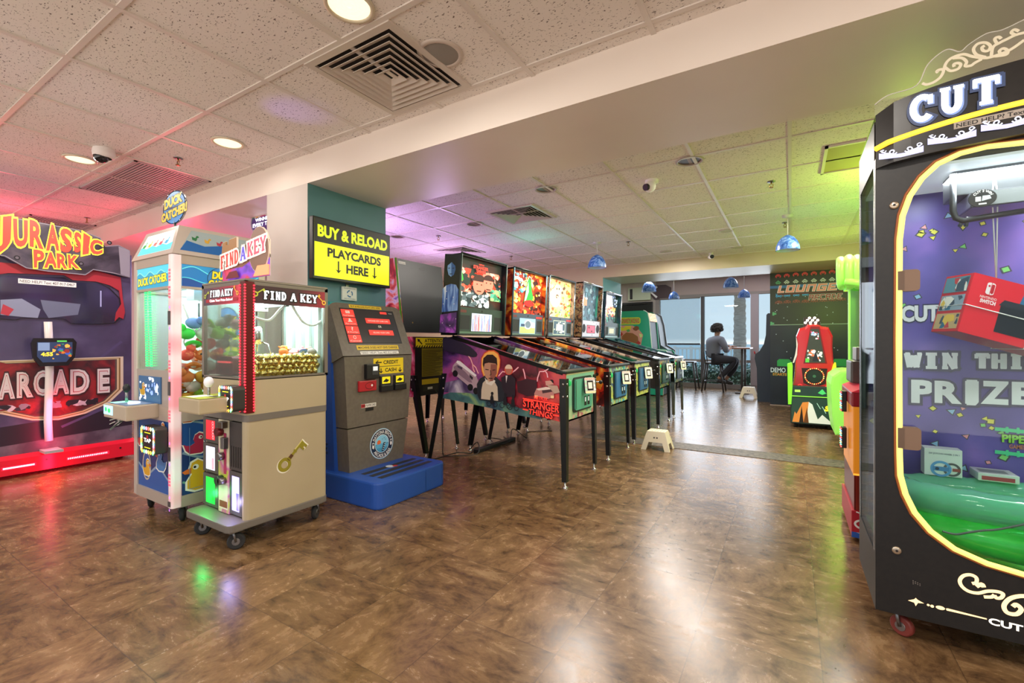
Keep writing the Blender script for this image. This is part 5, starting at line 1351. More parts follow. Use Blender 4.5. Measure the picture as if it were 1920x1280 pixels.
tag_ = [('looping black power lead on the floor under the storm pinball machine', pts), ('black power lead hanging from the warning sheet machine to the floor', [(-2.96, 3.40, .60), (-2.90, 3.40, .5), (-2.90, 3.42, .3), (-2.84, 3.36, .12), (-2.78, 3.30, .008), (-2.70, 3.34, .006), (-2.55, 3.52, .006), (-2.62, 3.62, .09), (-2.70, 3.60, .012)]),
        ('thin black lead lying along the floor behind the second pinball machine', [(-2.7, 3.9, .006), (-2.5, 4.0, .03), (-2.6, 4.25, .12), (-2.52, 4.4, .006), (-2.66, 4.7, .006), (-2.45, 4.9, .006)])]
mb.bm.free()
for lb, p in tag_:
    mb = MB(); mb.tube(smooth(p), .005, CB, 6); tag(mb.build('power_lead', loc=(p[0][0], p[0][1], 0)), lb, 'cable')
mb = MB(); mb.box((-2.62, 3.55, 0), (-2.56, 4.25, .035), BLACK, .006); ps = mb.build('power_strip', loc=(-2.59, 3.9, 0)); tag(ps, 'long black power strip on the floor under the pinball backboxes', 'power strip')


# ================================================================ playcard kiosk, screen sign, notice
ki = thing('card_kiosk', 'grey and blue playcard kiosk with red touch screen buttons on a blue step', 'kiosk', (-2.5, 2.34, 0))
KG = ramp_mat('kiosk_grey', [(.4, '#686055'), (.6, '#6e665a')], 40, 2, rough=.42); KB = M('#2350a4', .38)
mb = MB(); mb.prism(rrect(-2.80, 2.0, -2.22, 2.67, .06), 'z', 0, .172, KB, bev=.012); st = mb.build('step_base', ki)
mb = MB(); mb.plane((0, 0, .1722), (1, 0, 0), (0, 1, 0))
for x in (-2.50, -2.42, -2.34): mb.rect(x, 2.10, .045, .50, M('#23262c', .8))
mb.poly(arc(-2.47, 2.34, .035, 0, 360, 12, .03)[:-1], M('#c8d0d8', .5)); mb.poly(arc(-2.45, 2.37, .02, 0, 360, 10, .02)[:-1], M('#c83a34', .5)); mb.build('grip_strip', st)
mb = MB(); mb.ax(-2.2195); mb.rect(2.44, .01, .004, .15, M('#173a7c', .5)); mb.build('seam', st)
mb = MB(); rows = []
for z, xf, y0, y1 in ((.172, -2.70, 2.045, 2.60), (.97, -2.70, 2.015, 2.69), (1.05, -2.72, 2.015, 2.69), (1.17, -2.80, 2.02, 2.68)): rows.append([(xf, y0, z), (xf, y1, z), (-2.97, y1, z), (-2.97, y0, z)])
mb.grid(rows, KB, True, False, True); mb.build('rear_shell', ki)
mb = MB()
for i in range(3): mb.box((-2.78, 2.0, .30 + i * .03), (-2.72, 2.008, .315 + i * .03), M('#12305f', .5))
mb.build('side_vent', ki)
mb = MB(); rows = []
for z, y0, y1 in ((.172, 2.075, 2.575), (.47, 2.058, 2.63)): rows.append([(-2.58, y0, z), (-2.58, y1, z), (-2.71, y1, z), (-2.71, y0, z)])
mb.grid(rows, KG, True, False, True); mb.build('lower_door', ki)
mb = MB(); rows = []
for z, y0, y1 in ((.478, 2.058, 2.632), (.968, 2.03, 2.675)): rows.append([(-2.58, y0, z), (-2.58, y1, z), (-2.71, y1, z), (-2.71, y0, z)])
mb.grid(rows, KG, True, False, True); mb.build('body', ki)
mb = MB(); mb.box((-2.97, 2.1, 1.17), (-2.86, 2.64, 1.30), KB, .004); mb.build('top_shelf', ki)
# tilted screen head
o = Vector((-2.578, 2.02, .975)); u = Vector((0, .66, 0)); v = Vector((-.155, 0, .375)); n = u.cross(v).normalized()
out = [(0, 0), (1, 0)] + [(1, .80)] + arc(.90, .90, .10, 0, 90, 5, .10)[1:] + arc(.10, .90, .10, 90, 180, 5, .10) + [(0, .8)]
mb = MB(); F = [o + u * a + v * b for a, b in out]; B = [p - n * .13 for p in F]; mb.grid([B, F], KG, True, False, True); hd = mb.build('screen_head', ki)
mb = MB(); mb.plane(o, u, v); SCR = M('#2a2626', .3, 0, .35); RB = M('#e23a30', .35, 0, .8)
mb.poly([(.11, .22), (.88, .22), (.88, .90), (.11, .90)], BLACK); mb.rect(.125, .24, .74, .64, SCR)
for i, w in enumerate(('Card Balance', 'Player Account', 'Help', 'Cancel')):
    b = .74 - i * .162; mb.rect(.125, b - .01, .165, .145, RB); mb.text(w, .14, b + .005, .135, .030, WHITE)
    if i == 0: mb.rect(.18, b + .06, .055, .05, WHITE); mb.rect(.19, b + .085, .035, .008, RB)
    elif i == 1: mb.circ(.207, b + .10, .014, WHITE); mb.poly([(.175, b + .055), (.24, b + .055), (.225, b + .082), (.19, b + .082)], WHITE)
    elif i == 2: mb.text('?', .193, b + .052, .028, .07, WHITE, .02)
    else: mb.circ(.207, b + .085, .020, WHITE); mb.circ(.207, b + .085, .014, RB)
mb.rect(.42, .62, .36, .10, RB); mb.text('PURCHASE NEW GAME CARD', .45, .655, .30, .03, WHITE, .01); mb.text('OR', .575, .535, .05, .045, WHITE, .02); mb.rect(.42, .385, .36, .10, RB); mb.text('RELOAD YOUR CARD', .48, .42, .24, .03, WHITE, .01)
mb.rect(.66, .82, .10, .045, RB); mb.text('Home', .79, .83, .05, .022, WHITE); mb.build('touch_screen', hd)
mb = MB(); mb.plane(o, u, v); YS = M('#e3c22a', .5)
YS2 = YS
mb.rect(.25, .915, .46, .062, YS); mb.text('BUY & RELOAD PLAYCARD HERE', .27, .93, .42, .032, BLACK, .015); mb.build('top_sticker', hd); mb = MB(); mb.plane(o, u, v); mb.rect(.20, .105, .60, .085, YS); mb.text('MACHINE DOES NOT GIVE CHANGE', .22, .125, .56, .042, BLACK, .015); mb.build('change_sticker', hd); mb = MB(); mb.plane(o, u, v)
mb.rect(.23, .02, .55, .055, WHITE); mb.text('NEED HELP? Text 407-917-0467', .245, .03, .52, .034, BLACK, .01); mb.build('help_sticker', hd)
mb = MB(); mb.ax(-2.58); Y2 = M('#f2d41c', .5)
q = (2.283,0.834,0.297,0.116); mb.rect(*q, Y2); a, b, w, h = q
mb.text('CREDIT', a + w * .32, b + h * .62, w * .50, h * .24, BLACK, .025); mb.text('CASH', a + w * .37, b + h * .12, w * .38, h * .24, BLACK, .025); mb.rect(a + w * .1, b + h * .46, w * .8, h * .05, M('#8a7a30', .5))
mb.stroke([(a + w * .26, b + h * .74), (a + w * .08, b + h * .74)], .008, BLACK); mb.stroke([(a + w * .15, b + h * .86), (a + w * .07, b + h * .74), (a + w * .15, b + h * .62)], .008, BLACK)
for f in (.24, .88): mb.stroke([(a + w * f, b + h * .36), (a + w * f, b + h * .1)], .007, BLACK); mb.stroke([(a + w * (f - .05), b + h * .19), (a + w * f, b + h * .08), (a + w * (f + .05), b + h * .19)], .007, BLACK)
mb.build('pay_label', ki)
mb = MB(); q = (2.197,0.806,0.117,0.107); a, b, w, h = q; mb.box((-2.58, a, b), (-2.548, a + w, b + h), BLACK, .006); mb.ax(-2.548); mb.rect(a + w * .42, b + h * .28, w * .46, h * .60, M('#3b3d40', .4)); mb.rect(a + w * .47, b + h * .55, w * .36, h * .28, M('#d8dde0', .4, 0, .5)); mb.build('credit_reader', ki)
mb = MB(); q = (2.141,0.721,0.157,0.076); a, b, w, h = q; mb.box((-2.58, a, b), (-2.562, a + w, b + h), M('#b3202a', .4), .006); mb.ax(-2.562); mb.stroke(arc(a + w * .6, b + h * .5, w * .25, 0, 360, 18, h * .3), .005, M('#6e1218', .5)); mb.circ(a + w * .72, b + h * .52, .008, WHITE); mb.build('tap_reader', ki)
for x0, x1, y0, y1 in ((711, 731, 704, 733), (737, 757, 702, 731)):
    pass
for q in [(2.338,0.705,0.105,0.115),(2.475,0.705,0.106,0.115)]:
    a, b, w, h = q; mb = MB(); mb.box((-2.58, a, b), (-2.566, a + w, b + h), BLACK, .004); mb.box((-2.58, a - .006, b), (-2.548, a + w + .006, b + h * .42), BLACK, .006); mb.ax(-2.566); mb.rect(a + w * .14, b + h * .5, w * .76, h * .44, M('#f0e020', .4, 0, .3)); mb.poly([(a + w * .2, b + h * .62), (a + w * .5, b + h * .82), (a + w * .8, b + h * .70), (a + w * .6, b + h * .58)], BLACK); mb.build('bill_slot', ki)
mb = MB(); mb.ax(-2.58); q = (2.173,0.604,0.135,0.027); a, b, w, h = q; mb.rect(a, b, w, h, M('#e8e2d8', .5)); mb.rect(a, b + h * .05, w * .25, h * .9, M('#b3202a', .5)); mb.text('TAKE PLAYER CARD', a + w * .05, b + h * .2, w * .9, h * .6, BLACK, .01); q = (2.21,0.577,0.073,0.023); mb.rect(*q, BLACK); mb.build('card_slot', ki)
# round badge
c = [(2.363,0.321)][0]; R_ = .112; mb = MB(); mb.ax(-2.58); nv = M('#142a48', .4); sk = M('#8fd0ea', .4)
mb.circ(*c, R_, M('#7cc4e6', .4), n=48); mb.circ(*c, R_ * .965, WHITE, n=48); mb.circ(*c, R_ * .93, nv, n=48); mb.circ(*c, R_ * .60, WHITE, n=40); mb.circ(*c, R_ * .57, sk, n=40)
mb.poly(arc(c[0], c[1], R_ * .57, 180, 360, 24), M('#4a9cc4', .4)); mb.circ(c[0] - R_ * .26, c[1] + R_ * .10, R_ * .16, M('#e8703a', .4)); mb.poly([(c[0] - R_ * .54, c[1] - R_ * .05), (c[0] - R_ * .1, c[1] + R_ * .02), (c[0] + R_ * .54, c[1] - R_ * .08), (c[0] + R_ * .50, c[1] - R_ * .26), (c[0] - R_ * .50, c[1] - R_ * .26)], M('#62b4d8', .4))
mb.poly([(c[0] - R_ * .05, c[1] - R_ * .5), (c[0] + R_ * .12, c[1] - R_ * .5), (c[0] + R_ * .30, c[1] + R_ * .05), (c[0] + R_ * .12, c[1] + R_ * .05)], nv)
for i in range(4): mb.stroke([(c[0] + R_ * (.02 + .05 * i), c[1] - R_ * (.40 - .12 * i)), (c[0] + R_ * (.13 + .05 * i), c[1] - R_ * (.40 - .12 * i))], .004, WHITE)
for dx, dy in ((.02, .28), (.18, .34), (.28, .22)): mb.stroke([(c[0] + R_ * dx - .006, c[1] + R_ * dy + .004), (c[0] + R_ * dx, c[1] + R_ * dy), (c[0] + R_ * dx + .006, c[1] + R_ * dy + .004)], .002, nv)
for sx in (-1, 1): mb.rect(c[0] + sx * R_ * .76 - .009, c[1] - .02, .018, .04, WHITE); mb.rect(c[0] + sx * R_ * .76 - .006, c[1] + .0, .012, .014, nv)


def arcwarp(c, r0, r1, a0, a1):
    return lambda fx, fy: (c[0] + (r0 + (r1 - r0) * fy) * math.cos(math.radians(a0 + (a1 - a0) * fx)), c[1] + (r0 + (r1 - r0) * fy) * math.sin(math.radians(a0 + (a1 - a0) * fx)))


mb.text('DAYTONA BEACH', 0, 0, 1, 1, WHITE, .02, warp=arcwarp(c, R_ * .66, R_ * .88, 158, 22)); mb.text('ARCADE & BAR', 0, 0, 1, 1, WHITE, .02, warp=arcwarp(c, R_ * .88, R_ * .66, 212, 328))
for a_ in (195, 345): mb.circ(c[0] + R_ * .77 * math.cos(math.radians(a_)), c[1] + R_ * .77 * math.sin(math.radians(a_)), .004, WHITE, n=8)
mb.build('badge', ki)

# ---- screen sign on the teal column
ts = thing('sign_screen', 'black-framed wall screen reading BUY & RELOAD PLAYCARDS HERE on the teal column', 'sign', (-2.97, 2.42, 1.75))
q = (2.042,1.517,0.741,0.531)
ya, yb = 2.045, 2.785; za, zb = 1.530, 1.985
mb = MB(); mb.box((-2.985, ya, za), (-2.94, yb, zb), M('#151515', .35), .005); mb.build('casing', ts)
mb = MB(); mb.box((-3.008, 2.3, 1.62), (-2.985, 2.55, 1.86), STEEL); mb.build('wall_mount', ts)
SB = M('#232222', .4, 0, .3); SY = M('#d6d80e', .4, 0, .75); SG = M('#c3d318', .4, 0, .8)
mb = MB(); mb.plane((-2.94, ya + .012, za + .022), (0, yb - ya - .024, 0), (0, 0, zb - za - .036)); mb.rect(0, 0, 1, 1, SY); mb.rect(0, .595, 1, .405, SB)
mb.text('BUY & RELOAD', .035, .69, .935, .215, SG, .045); mb.text('PLAYCARDS', .15, .365, .72, .165, M('#17170c', .4), .04); mb.text('HERE', .385, .115, .30, .165, M('#17170c', .4), .04)
for x in (.285, .775): mb.stroke([(x, .315), (x, .14)], .012, BLACK); mb.poly([(x - .036, .165), (x, .095), (x + .036, .165), (x, .14)], BLACK)
mb.build('display', ts)
no = thing('notice', 'small white recycling notice hanging under the yellow and black screen', 'notice', (-3.0, 2.36, 1.45))
q = (2.337,1.4,0.138,0.106); a, b, w, h = q
mb = MB(); mb.box((-3.006, a, b), (-2.99, a + w, b + h), M('#dfe3d8', .5), .002); mb.ax(-2.99); mb.text('PLEASE RECYCLE', a + w * .1, b + h * .84, w * .8, h * .08, M('#2a5a78', .5)); mb.text('USED PLAYCARDS', a + w * .1, b + h * .08, w * .8, h * .08, M('#2a5a78', .5)); 
for k in range(3):
    mb.stroke([(a + w / 2 + .024 * math.cos(t), b + h / 2 + .024 * math.sin(t)) for t in [math.radians(90 + 120 * k + j * 14) for j in range(7)]], .010, M('#2f6f9a', .5))
mb.build('card', no)
mb = MB(); mb.box((-3.008, a + w * .3, b + h), (-3.0, a + w * .5, 1.54), STEEL); mb.build('strap', no)
bn = thing('card_tray', 'teal plastic card tray on the top of the kiosk under the notice', 'tray', (-2.9, 2.36, 1.33))
mb = MB(); mb.box((-2.985, 2.12, 1.30), (-2.86, 2.62, 1.345), M('#17858a', .4), .008); mb.box((-2.975, 2.13, 1.345), (-2.87, 2.61, 1.368), M('#1d9aa0', .4), .004); mb.build('tray_body', bn)


# ================================================================ crane machine with ducks
SILV = M('#cfc3b8', .35, .25); FRAMEC = M('#b8a99c', .4, .2)
BLU1, BLU2, BLU3, AQUA = M('#1f7fb8', .4), M('#1b4f96', .4), M('#16336e', .4), M('#3fc0d8', .4, 0, .35)


def wave(mb, a0, a1, b, amp, n, col, bottom, ph=0):
    P_ = [(a0 + (a1 - a0) * i / 40, b + amp * math.sin(ph + n * 2 * PI * i / 40)) for i in range(41)]
    mb.poly(P_ + [(a1, bottom), (a0, bottom)], col)
    return P_


def duck_pic(mb, cx_, cz, s, col, face=1, bill='#d8702a'):
    O = M('#f2efe6', .4); B = M(col, .4)
    for k, m in ((1.12, O), (1.0, B)):
        mb.poly([(cx_ + face * s * k * a, cz + s * k * b) for a, b in [(.95, -.75), (.5, -.95), (-.4, -.9), (-.75, -.55), (-.95, .05), (-.7, -.1), (-.35, -.15), (.0, .05), (-.12, .35), (.0, .75), (.35, .95), (.7, .8), (.82, .4), (.7, .1), (.95, -.3)]], m)
    mb.poly([(cx_ + face * s * a, cz + s * b) for a, b in [(.72, .52), (1.05, .42), (1.25, .32), (1.1, .16), (.74, .14)]], M(bill, .4))
    mb.circ(cx_ + face * s * .48, cz + s * .52, s * .17, WHITE); mb.circ(cx_ + face * s * .53, cz + s * .52, s * .08, BLACK)


def logo_duck(mb, a, b, w, h, disc=True):
    if disc: mb.circ(a + w / 2, b + h / 2, w * .50, M('#1c2430', .4), h * .70 * 1.02); mb.circ(a + w / 2, b + h / 2, w * .485, M('#3d8ad0', .4, 0, .15), h * .69)
    Y_ = M('#f2dc32', .4, 0, .3)
    mb.text('DUCK', a + w * .13, b + h * .50, w * .70, h * .44, Y_, .06, M('#2a2a14', .4), .05, shear=.1); mb.text('CATCHER', a + w * .02, b + h * .02, w * .96, h * .42, Y_, .06, M('#2a2a14', .4), .05, shear=.1)


dx0, dx1, dy0, dy1 = -3.60, -3.05, 1.22, 1.76
du = thing('crane_machine', 'tall silver crane machine with cartoon ducks on blue waves and red-lit corner post', 'claw machine', ((dx0 + dx1) / 2, (dy0 + dy1) / 2, 0), 'crane game machines')
mb = MB()
for x0, x1, y0, y1 in ((dx0, dx0 + .045, dy0, dy0 + .045), (dx0, dx0 + .045, dy1 - .045, dy1), (dx1 - .045, dx1, dy1 - .045, dy1)): mb.box((x0, y0, .10), (x1, y1, 1.585), SILV, .004)
for z0, z1 in ((.10, .165), (.60, .685), (1.385, 1.40), (1.53, 1.585)):
    mb.box((dx0 + .04, dy0, z0), (dx1 - .02, dy0 + .03, z1), FRAMEC); mb.box((dx0 + .04, dy1 - .03, z0), (dx1 - .02, dy1, z1), FRAMEC); mb.box((dx0, dy0 + .03, z0), (dx0 + .03, dy1 - .03, z1), FRAMEC); mb.box((dx1 - .03, dy0 + .03, z0), (dx1, dy1 - .03, z1), FRAMEC)
mb.box((dx0 + .045, dy0, .685), (dx1 - .06, dy0 + .03, .90), M('#a99c92', .4)); mb.box((dx0 + .03, dy0 + .02, .10), (dx1 - .03, dy1 - .02, .13), DGREY); mb.box((dx0 + .03, dy0 + .03, 1.555), (dx1 - .03, dy1 - .03, 1.58), FRAMEC)
mb.build('frame', du)
mb = MB(); mb.box((dx0 + .01, dy0 + .025, .66), (dx1 - .01, dy1 - .02, .68), M('#e8e6e0', .5)); mb.box((dx0 + .02, dy1 - .035, .68), (dx1 - .03, dy1 - .025, 1.53), M('#dfe9ea', .4, 0, .12)); mb.box((dx0 + .005, dy0 + .04, .16), (dx0 + .015, dy1 - .03, 1.55), M('#c9d6da', .5)); mb.box((dx0 + .03, dy0 + .03, 1.50), (dx1 - .03, dy1 - .03, 1.51), M('#f4f8f8', .4, 0, .8)); mb.build('inner_lining', du)
# lower printed panels
mb = MB(); mb.box((dx0 + .04, dy0 + .012, .16), (dx1 - .05, dy0 + .022, .61), BLU2); mb.ay(dy0 + .012); z0, z1 = .165, .60; a0, a1 = dx0 + .045, dx1 - .07
wave(mb, a0, a1, .52, .03, 1.5, M('#2a6ab4', .4), z0); w_ = wave(mb, a0, a1, .42, .035, 1.2, BLU3, z0, 1.5); mb.stroke(w_, .012, M('#5f88a8', .4)); w_ = wave(mb, a0, a1, .28, .03, 1.4, M('#2458a4', .4), z0, 2.2); mb.stroke(w_, .014, M('#8aa0b8', .4))
mb.stroke(arc(a0 + .12, .30, .055, 0, 360, 24, .085), .012, M('#c9b8a0', .4)); mb.circ(a0 + .12, .30, .05, BLU2, .08); duck_pic(mb, a0 + .115, .29, .055, '#e2a82a'); duck_pic(mb, a0 + .33, .36, .07, '#3d7ab8', -1, '#b8502a'); duck_pic(mb, a0 + .04, .47, .06, '#c23a44', 1); duck_pic(mb, a1 - .06, .54, .05, '#e07a2a', -1); mb.build('front_panel', du)
mb = MB(); mb.box((dx1 - .022, dy0 + .05, .16), (dx1 - .012, dy1 - .05, .65), BLU2); mb.ax(dx1 - .012); a0, a1 = dy0 + .05, dy1 - .05
wave(mb, a0, a1, .60, .02, 2, M('#2a66b0', .4), .165); w_ = wave(mb, a0, a1, .57, .025, 1.2, BLU2, .165, 1); mb.stroke(w_, .012, M('#7fa0b4', .4)); w_ = wave(mb, a0, a1, .40, .03, 1.2, BLU3, .165, 2.6); mb.stroke(w_, .014, M('#7fa0b4', .4)); w_ = wave(mb, a0, a1, .24, .02, 1.5, M('#1a4078', .4), .165, 3); mb.stroke(w_, .012, M('#6aa890', .4))
duck_pic(mb, 1.335, .46, .065, '#b32a4e', 1, '#4a3038'); duck_pic(mb, 1.385, .27, .095, '#e2b42a', -1); duck_pic(mb, 1.29, .63, .04, '#d8702a', 1); duck_pic(mb, 1.60, .40, .08, '#e2b42a', -1)
for p in ((a0 + .02, .19), (a0 + .02, .56)): pass
mb.stroke([(a0 + .035, .56), (a0 + .035, .195), (a1, .195)], .003, M('#6c9ac8', .4)); mb.build('side_panel', du)
# glass and headers
mb = MB(); mb.box((dx0 + .045, dy0 + .008, .90), (dx1 - .06, dy0 + .014, 1.385), GLASS); mb.build('door_glass', du)
mb = MB(); mb.box((dx1 - .014, dy0 + .045, .685), (dx1 - .008, dy1 - .045, 1.385), GLASS); mb.build('side_glass', du)
mb = MB(); mb.box((dx0 + .045, dy0 + .004, 1.39), (dx1 - .06, dy0 + .014, 1.535), M('#4cc4dc', .4, 0, .45)); mb.ay(dy0 + .004); w_ = wave(mb, dx0 + .045, dx1 - .06, 1.49, .012, 3, M('#2a9ec4', .4, 0, .4), 1.39); mb.stroke(w_, .006, M('#8ae0d0', .4, 0, .4)); mb.text('DUCK CATCHER', dx0 + .06, 1.425, .40, .055, M('#f2e23a', .4, 0, .5), .04, M('#2a4a2a', .4), .05, warp=lambda fx, fy: (dx0 + .06 + fx * .40, 1.418 + fy * .05 + .012 * fx)); mb.build('front_header', du)
mb = MB(); mb.box((dx1 - .014, dy0 + .045, 1.39), (dx1 - .004, dy1 - .045, 1.535), M('#2a8cc4', .4, 0, .35)); mb.ax(dx1 - .004); w_ = wave(mb, dy0 + .045, dy1 - .045, 1.50, .02, 2, M('#1f74b4', .4, 0, .35), 1.39); mb.stroke(w_, .006, M('#5fd0d8', .4, 0, .4)); w_ = wave(mb, dy0 + .045, dy1 - .045, 1.44, .012, 2, M('#1c4c94', .4, 0, .3), 1.39, 1); mb.stroke(w_, .006, M('#4fc0d0', .4, 0, .4)); logo_duck(mb, 1.40, 1.405, .20, .11); mb.build('side_header', du)
q = (-3.691,0.997,0.412,0.269)
mb = MB(); mb.ay(dy1 - .036); logo_duck(mb, q[0], q[1], q[2], q[3]); mb.build('back_logo', du)
# canopy with light boxes
mb = MB(); zc0, zc1 = 1.585, 1.765; i0 = .03
R0 = [(dx0 - .01, dy0 - .01, zc0), (dx1 + .01, dy0 - .01, zc0), (dx1 + .01, dy1 + .01, zc0), (dx0 - .01, dy1 + .01, zc0)]; R1 = [(dx0 + .05, dy0 + .05, zc1), (dx1 - .05, dy0 + .05, zc1), (dx1 - .05, dy1 - .05, zc1), (dx0 + .05, dy1 - .05, zc1)]
mb.grid([R0, R1], SILV, True, False, True); mb.build('canopy', du)
mb = MB(); mb.plane(R0[0], Vector(R0[1]) - Vector(R0[0]), Vector(R1[0]) - Vector(R0[0])); LB = M('#e4f6e8', .4, 0, .85)
mb.poly([(.10, .16), (.90, .16), (.76, .86), (.10, .86)], LB); mb.poly([(.10, .16), (.90, .16), (.86, .42), (.74, .36), (.62, .44), (.50, .36), (.38, .44), (.26, .36), (.10, .44)], M('#4ac4e0', .4, 0, .75))
for i, c in enumerate(('#2f9a4a', '#e8b83a', '#e06a6a', '#d84a5a', '#3a9ac8')): mb.poly([(.17 + i * .135 + a * .045, .50 + b * .13) for a, b in [(-.8, .3), (-1, -.6), (.6, -.8), (.9, -.1), (.5, .2), (.7, .9), (.1, 1), (.0, .2)]], M(c, .4, 0, .5))
mb.build('front_light_box', du)
mb = MB(); mb.plane(R0[1], Vector(R0[2]) - Vector(R0[1]), Vector(R1[1]) - Vector(R0[1])); mb.poly([(.06, .14), (.93, .14), (.93, .88), (.12, .88)], M('#a8b8bc', .4)); mb.poly([(.06, .14), (.93, .14), (.93, .40), (.80, .46), (.62, .36), (.45, .50), (.28, .38), (.10, .50)], M('#1f66b0', .4))
for i, c in enumerate(('#2f7a4a', '#d8a83a', '#b83a4a', '#2f7a9a')): mb.poly([(.17 + i * .125 + a * .034, .60 + b * .13 - i * .025) for a, b in [(-1, .5), (-.6, -.4), (.5, -.6), (.7, -.1), (.6, .3), (1.1, .5), (.8, .9), (.3, .9), (.1, .2)]], M(c, .4))
mb.build('side_light_box', du)
# topper sign
q = (-3.546,1.827,0.339,0.213); a, b, w, h = q
mb = MB(); mb.cyl((a + w / 2, 1.36, 1.765), (a + w / 2, 1.36, b + .02), .008, STEEL, 8); mb.ay(1.355); mb.slabp(arc(a + w / 2, b + h / 2, w * .46, 0, 360, 30, h * .5)[:-1], M('#2a5a94', .4), -.010, STEEL); mb.k = 1; mb.circ(a + w / 2, b + h / 2, w * .43, M('#4a94d8', .4, 0, .15), h * .47); mb.rect(a + w * .08, b + h * .48, w * .84, h * .05, BLU3); Y_ = M('#e8c84a', .4, 0, .25)
mb.text('DUCK', a + w * .10, b + h * .50, w * .74, h * .36, Y_, .06, BLACK, .05, warp=lambda fx, fy: (a + w * (.10 + .74 * fx), b + h * (.50 + .30 * fy + .10 * fx))); mb.text('CATCHER!', a, b + h * .1, w, h * .3, Y_, .06, BLACK, .05, warp=lambda fx, fy: (a - w * .02 + w * 1.04 * fx, b + h * (.12 + .28 * fy + .16 * fx)))
for i in range(7):
    t_ = math.radians(-60 + i * 36); mb.circ(a + w / 2 + w * .47 * math.cos(t_), b + h / 2 + h * .49 * math.sin(t_), .0035, M('#fff6d8', .4, 0, 1.2), n=8)
mb.build('topper_sign', du)
# corner post of lights
mb = MB(); px0, py0 = dx1 - .050, dy0 - .010
PK = ramp_mat('post_glow', [(.35, '#e4dedd'), (.50, '#eecfd0'), (.62, '#ec9aa2')], 1.5, 0, stretch=(.2, .2, 3), emit=.22, rough=.3)
mb.prism(rrect(px0, py0, dx1 + .004, dy0 + .045, .015, 4), 'z', .105, 1.58, PK); mb.build('light_post', du)
for z, kind in ((1.46, 'r'), (1.36, 'r'), (1.21, 'm'), (1.03, 'r'), (.93, 'r'), (.80, 'm'), (.64, 'r'), (.42, 'm'), (.27, 'r'), (.13, 's')):
    mb = MB(); mb.plane((px0 + .009, py0, z), (.036, 0, 0), (0, 0, 1))
    if kind == 'r':
        for j in range(4): mb.rect(.15, -.036 + j * .019, .7, .013, M('#ff4a58', .4, 0, 1.6))
        mb.build('red_light', du)
    else:
        hh = .04 if kind == 'm' else .015; mb.slabp(rrect(.12, -hh, .88, hh, .01, 3) if 0 else [(.15, -hh), (.85, -hh), (.85, hh), (.15, hh)], M('#4a4446', .4), .004); mb.circ(.5, hh + .022, .13, M('#ff6aff', .4, 0, 1.5), .008, 8); mb.circ(.5, -hh - .02, .13, M('#c86aff', .4, 0, 1.5), .008, 8); mb.build('post_latch', du)
# control shelf, joystick, reader
mb = MB(); mb.box((dx0 + .03, 1.06, .615), (dx0 + .36, 1.225, .70), M('#b7a893', .45), .008); sh_ = mb.build('control_shelf', du)
mb = MB(); mb.plane((dx0 + .04, 1.07, .701), (.30, 0, 0), (0, .14, 0)); mb.rect(0, 0, 1, 1, M('#6a8ab0', .4)); mb.rect(.02, .1, .30, .7, M('#8affd0', .4, 0, .9)); mb.build('shelf_print', sh_)
mb = MB(); mb.ay(1.06); mb.rect(dx0 + .035, .635, .14, .055, M('#aee8ff', .4, 0, .9)); mb.circ(dx0 + .07, .665, .016, M('#30e060', .4, 0, 1), .014); mb.circ(dx0 + .12, .66, .02, M('#30e060', .4, 0, 1), .014); mb.build('shelf_light', sh_)
mb = MB(); mb.cyl((dx0 + .10, 1.15, .70), (dx0 + .10, 1.15, .77), .008, STEEL, 8); mb.sph((dx0 + .10, 1.15, .785), .020, BLACK, (1, 1, 1.4)); mb.build('joystick', du)
mb = MB(); mb.lathe([(.03, 0), (.03, .012), (.001, .016)], (dx0 + .24, 1.14, .70), M('#dfe6f4', .3, 0, .8), 16); mb.build('drop_button', du)
mb = MB(); mb.box((dx0 + .09, dy0 - .006, .70), (dx0 + .40, dy0, .86), M('#3a6a9a', .4)); mb.ay(dy0 - .006); scatter(mb, 26, ['#dfe8ff', '#8aa8f0', '#2a4a80', '#ffffff'], .008, .025, .7, 91, (dx0 + .10, .705, dx0 + .39, .855)); duck_pic(mb, dx0 + .15, .78, .04, '#d8a02a'); mb.build('prize_chute_print', du)


def tap_reader(parent, x0, x1, z0, z1, Y, n=7):
    mb = MB(); mb.prism(rrect(x0, z0, x1, z1, .02, 4), 'y', Y - .03, Y + .03, M('#35322f', .4)); mb.box(((x0 + x1) / 2 - .03, Y, z0 + .03), ((x0 + x1) / 2 + .03, Y + .05, z1 - .03), BLACK); o = mb.build('card_reader', parent)
    mb = MB(); mb.ay(Y - .03); w, h = x1 - x0, z1 - z0; mb.rect(x0 + w * .20, z0 + h * .14, w * .6, h * .72, BLACK); mb.text('TAP', x0 + w * .26, z0 + h * .42, w * .46, h * .15, M('#ffffff', .4, 0, 1), .04); mb.rect(x0 + w * .3, z0 + h * .76, w * .4, h * .035, M('#e8e020', .4, 0, .8)); mb.rect(x0 + w * .3, z0 + h * .2, w * .4, h * .035, M('#e8e020', .4, 0, .8)); mb.circ(x0 + w * .5, z0 + h * .62, w * .06, RED); mb.build('screen', o)
    mb = MB(); mb.ay(Y - .031); cols = ['#ff6a5a', '#ffb84a', '#fff0a0', '#7affa0', '#8ad8ff', '#ffffff', '#ff9ac8', '#ffd060']; k = 0
    for i in range(6):
        for zz in (z0 + h * .06, z1 - h * .06): mb.circ(x0 + w * (.14 + .145 * i), zz, w * .06, M(cols[(k := k + 1) % 8], .4, 0, 1.6), w * .06, 8); mb.k = 1
    for i in range(9):
        for xx in (x0 + w * .09, x1 - w * .09): mb.circ(xx, z0 + h * (.12 + .095 * i), w * .06, M(cols[(k := k + 3) % 8], .4, 0, 1.6), w * .06, 8); mb.k = 1
    mb.build('light_border', o)


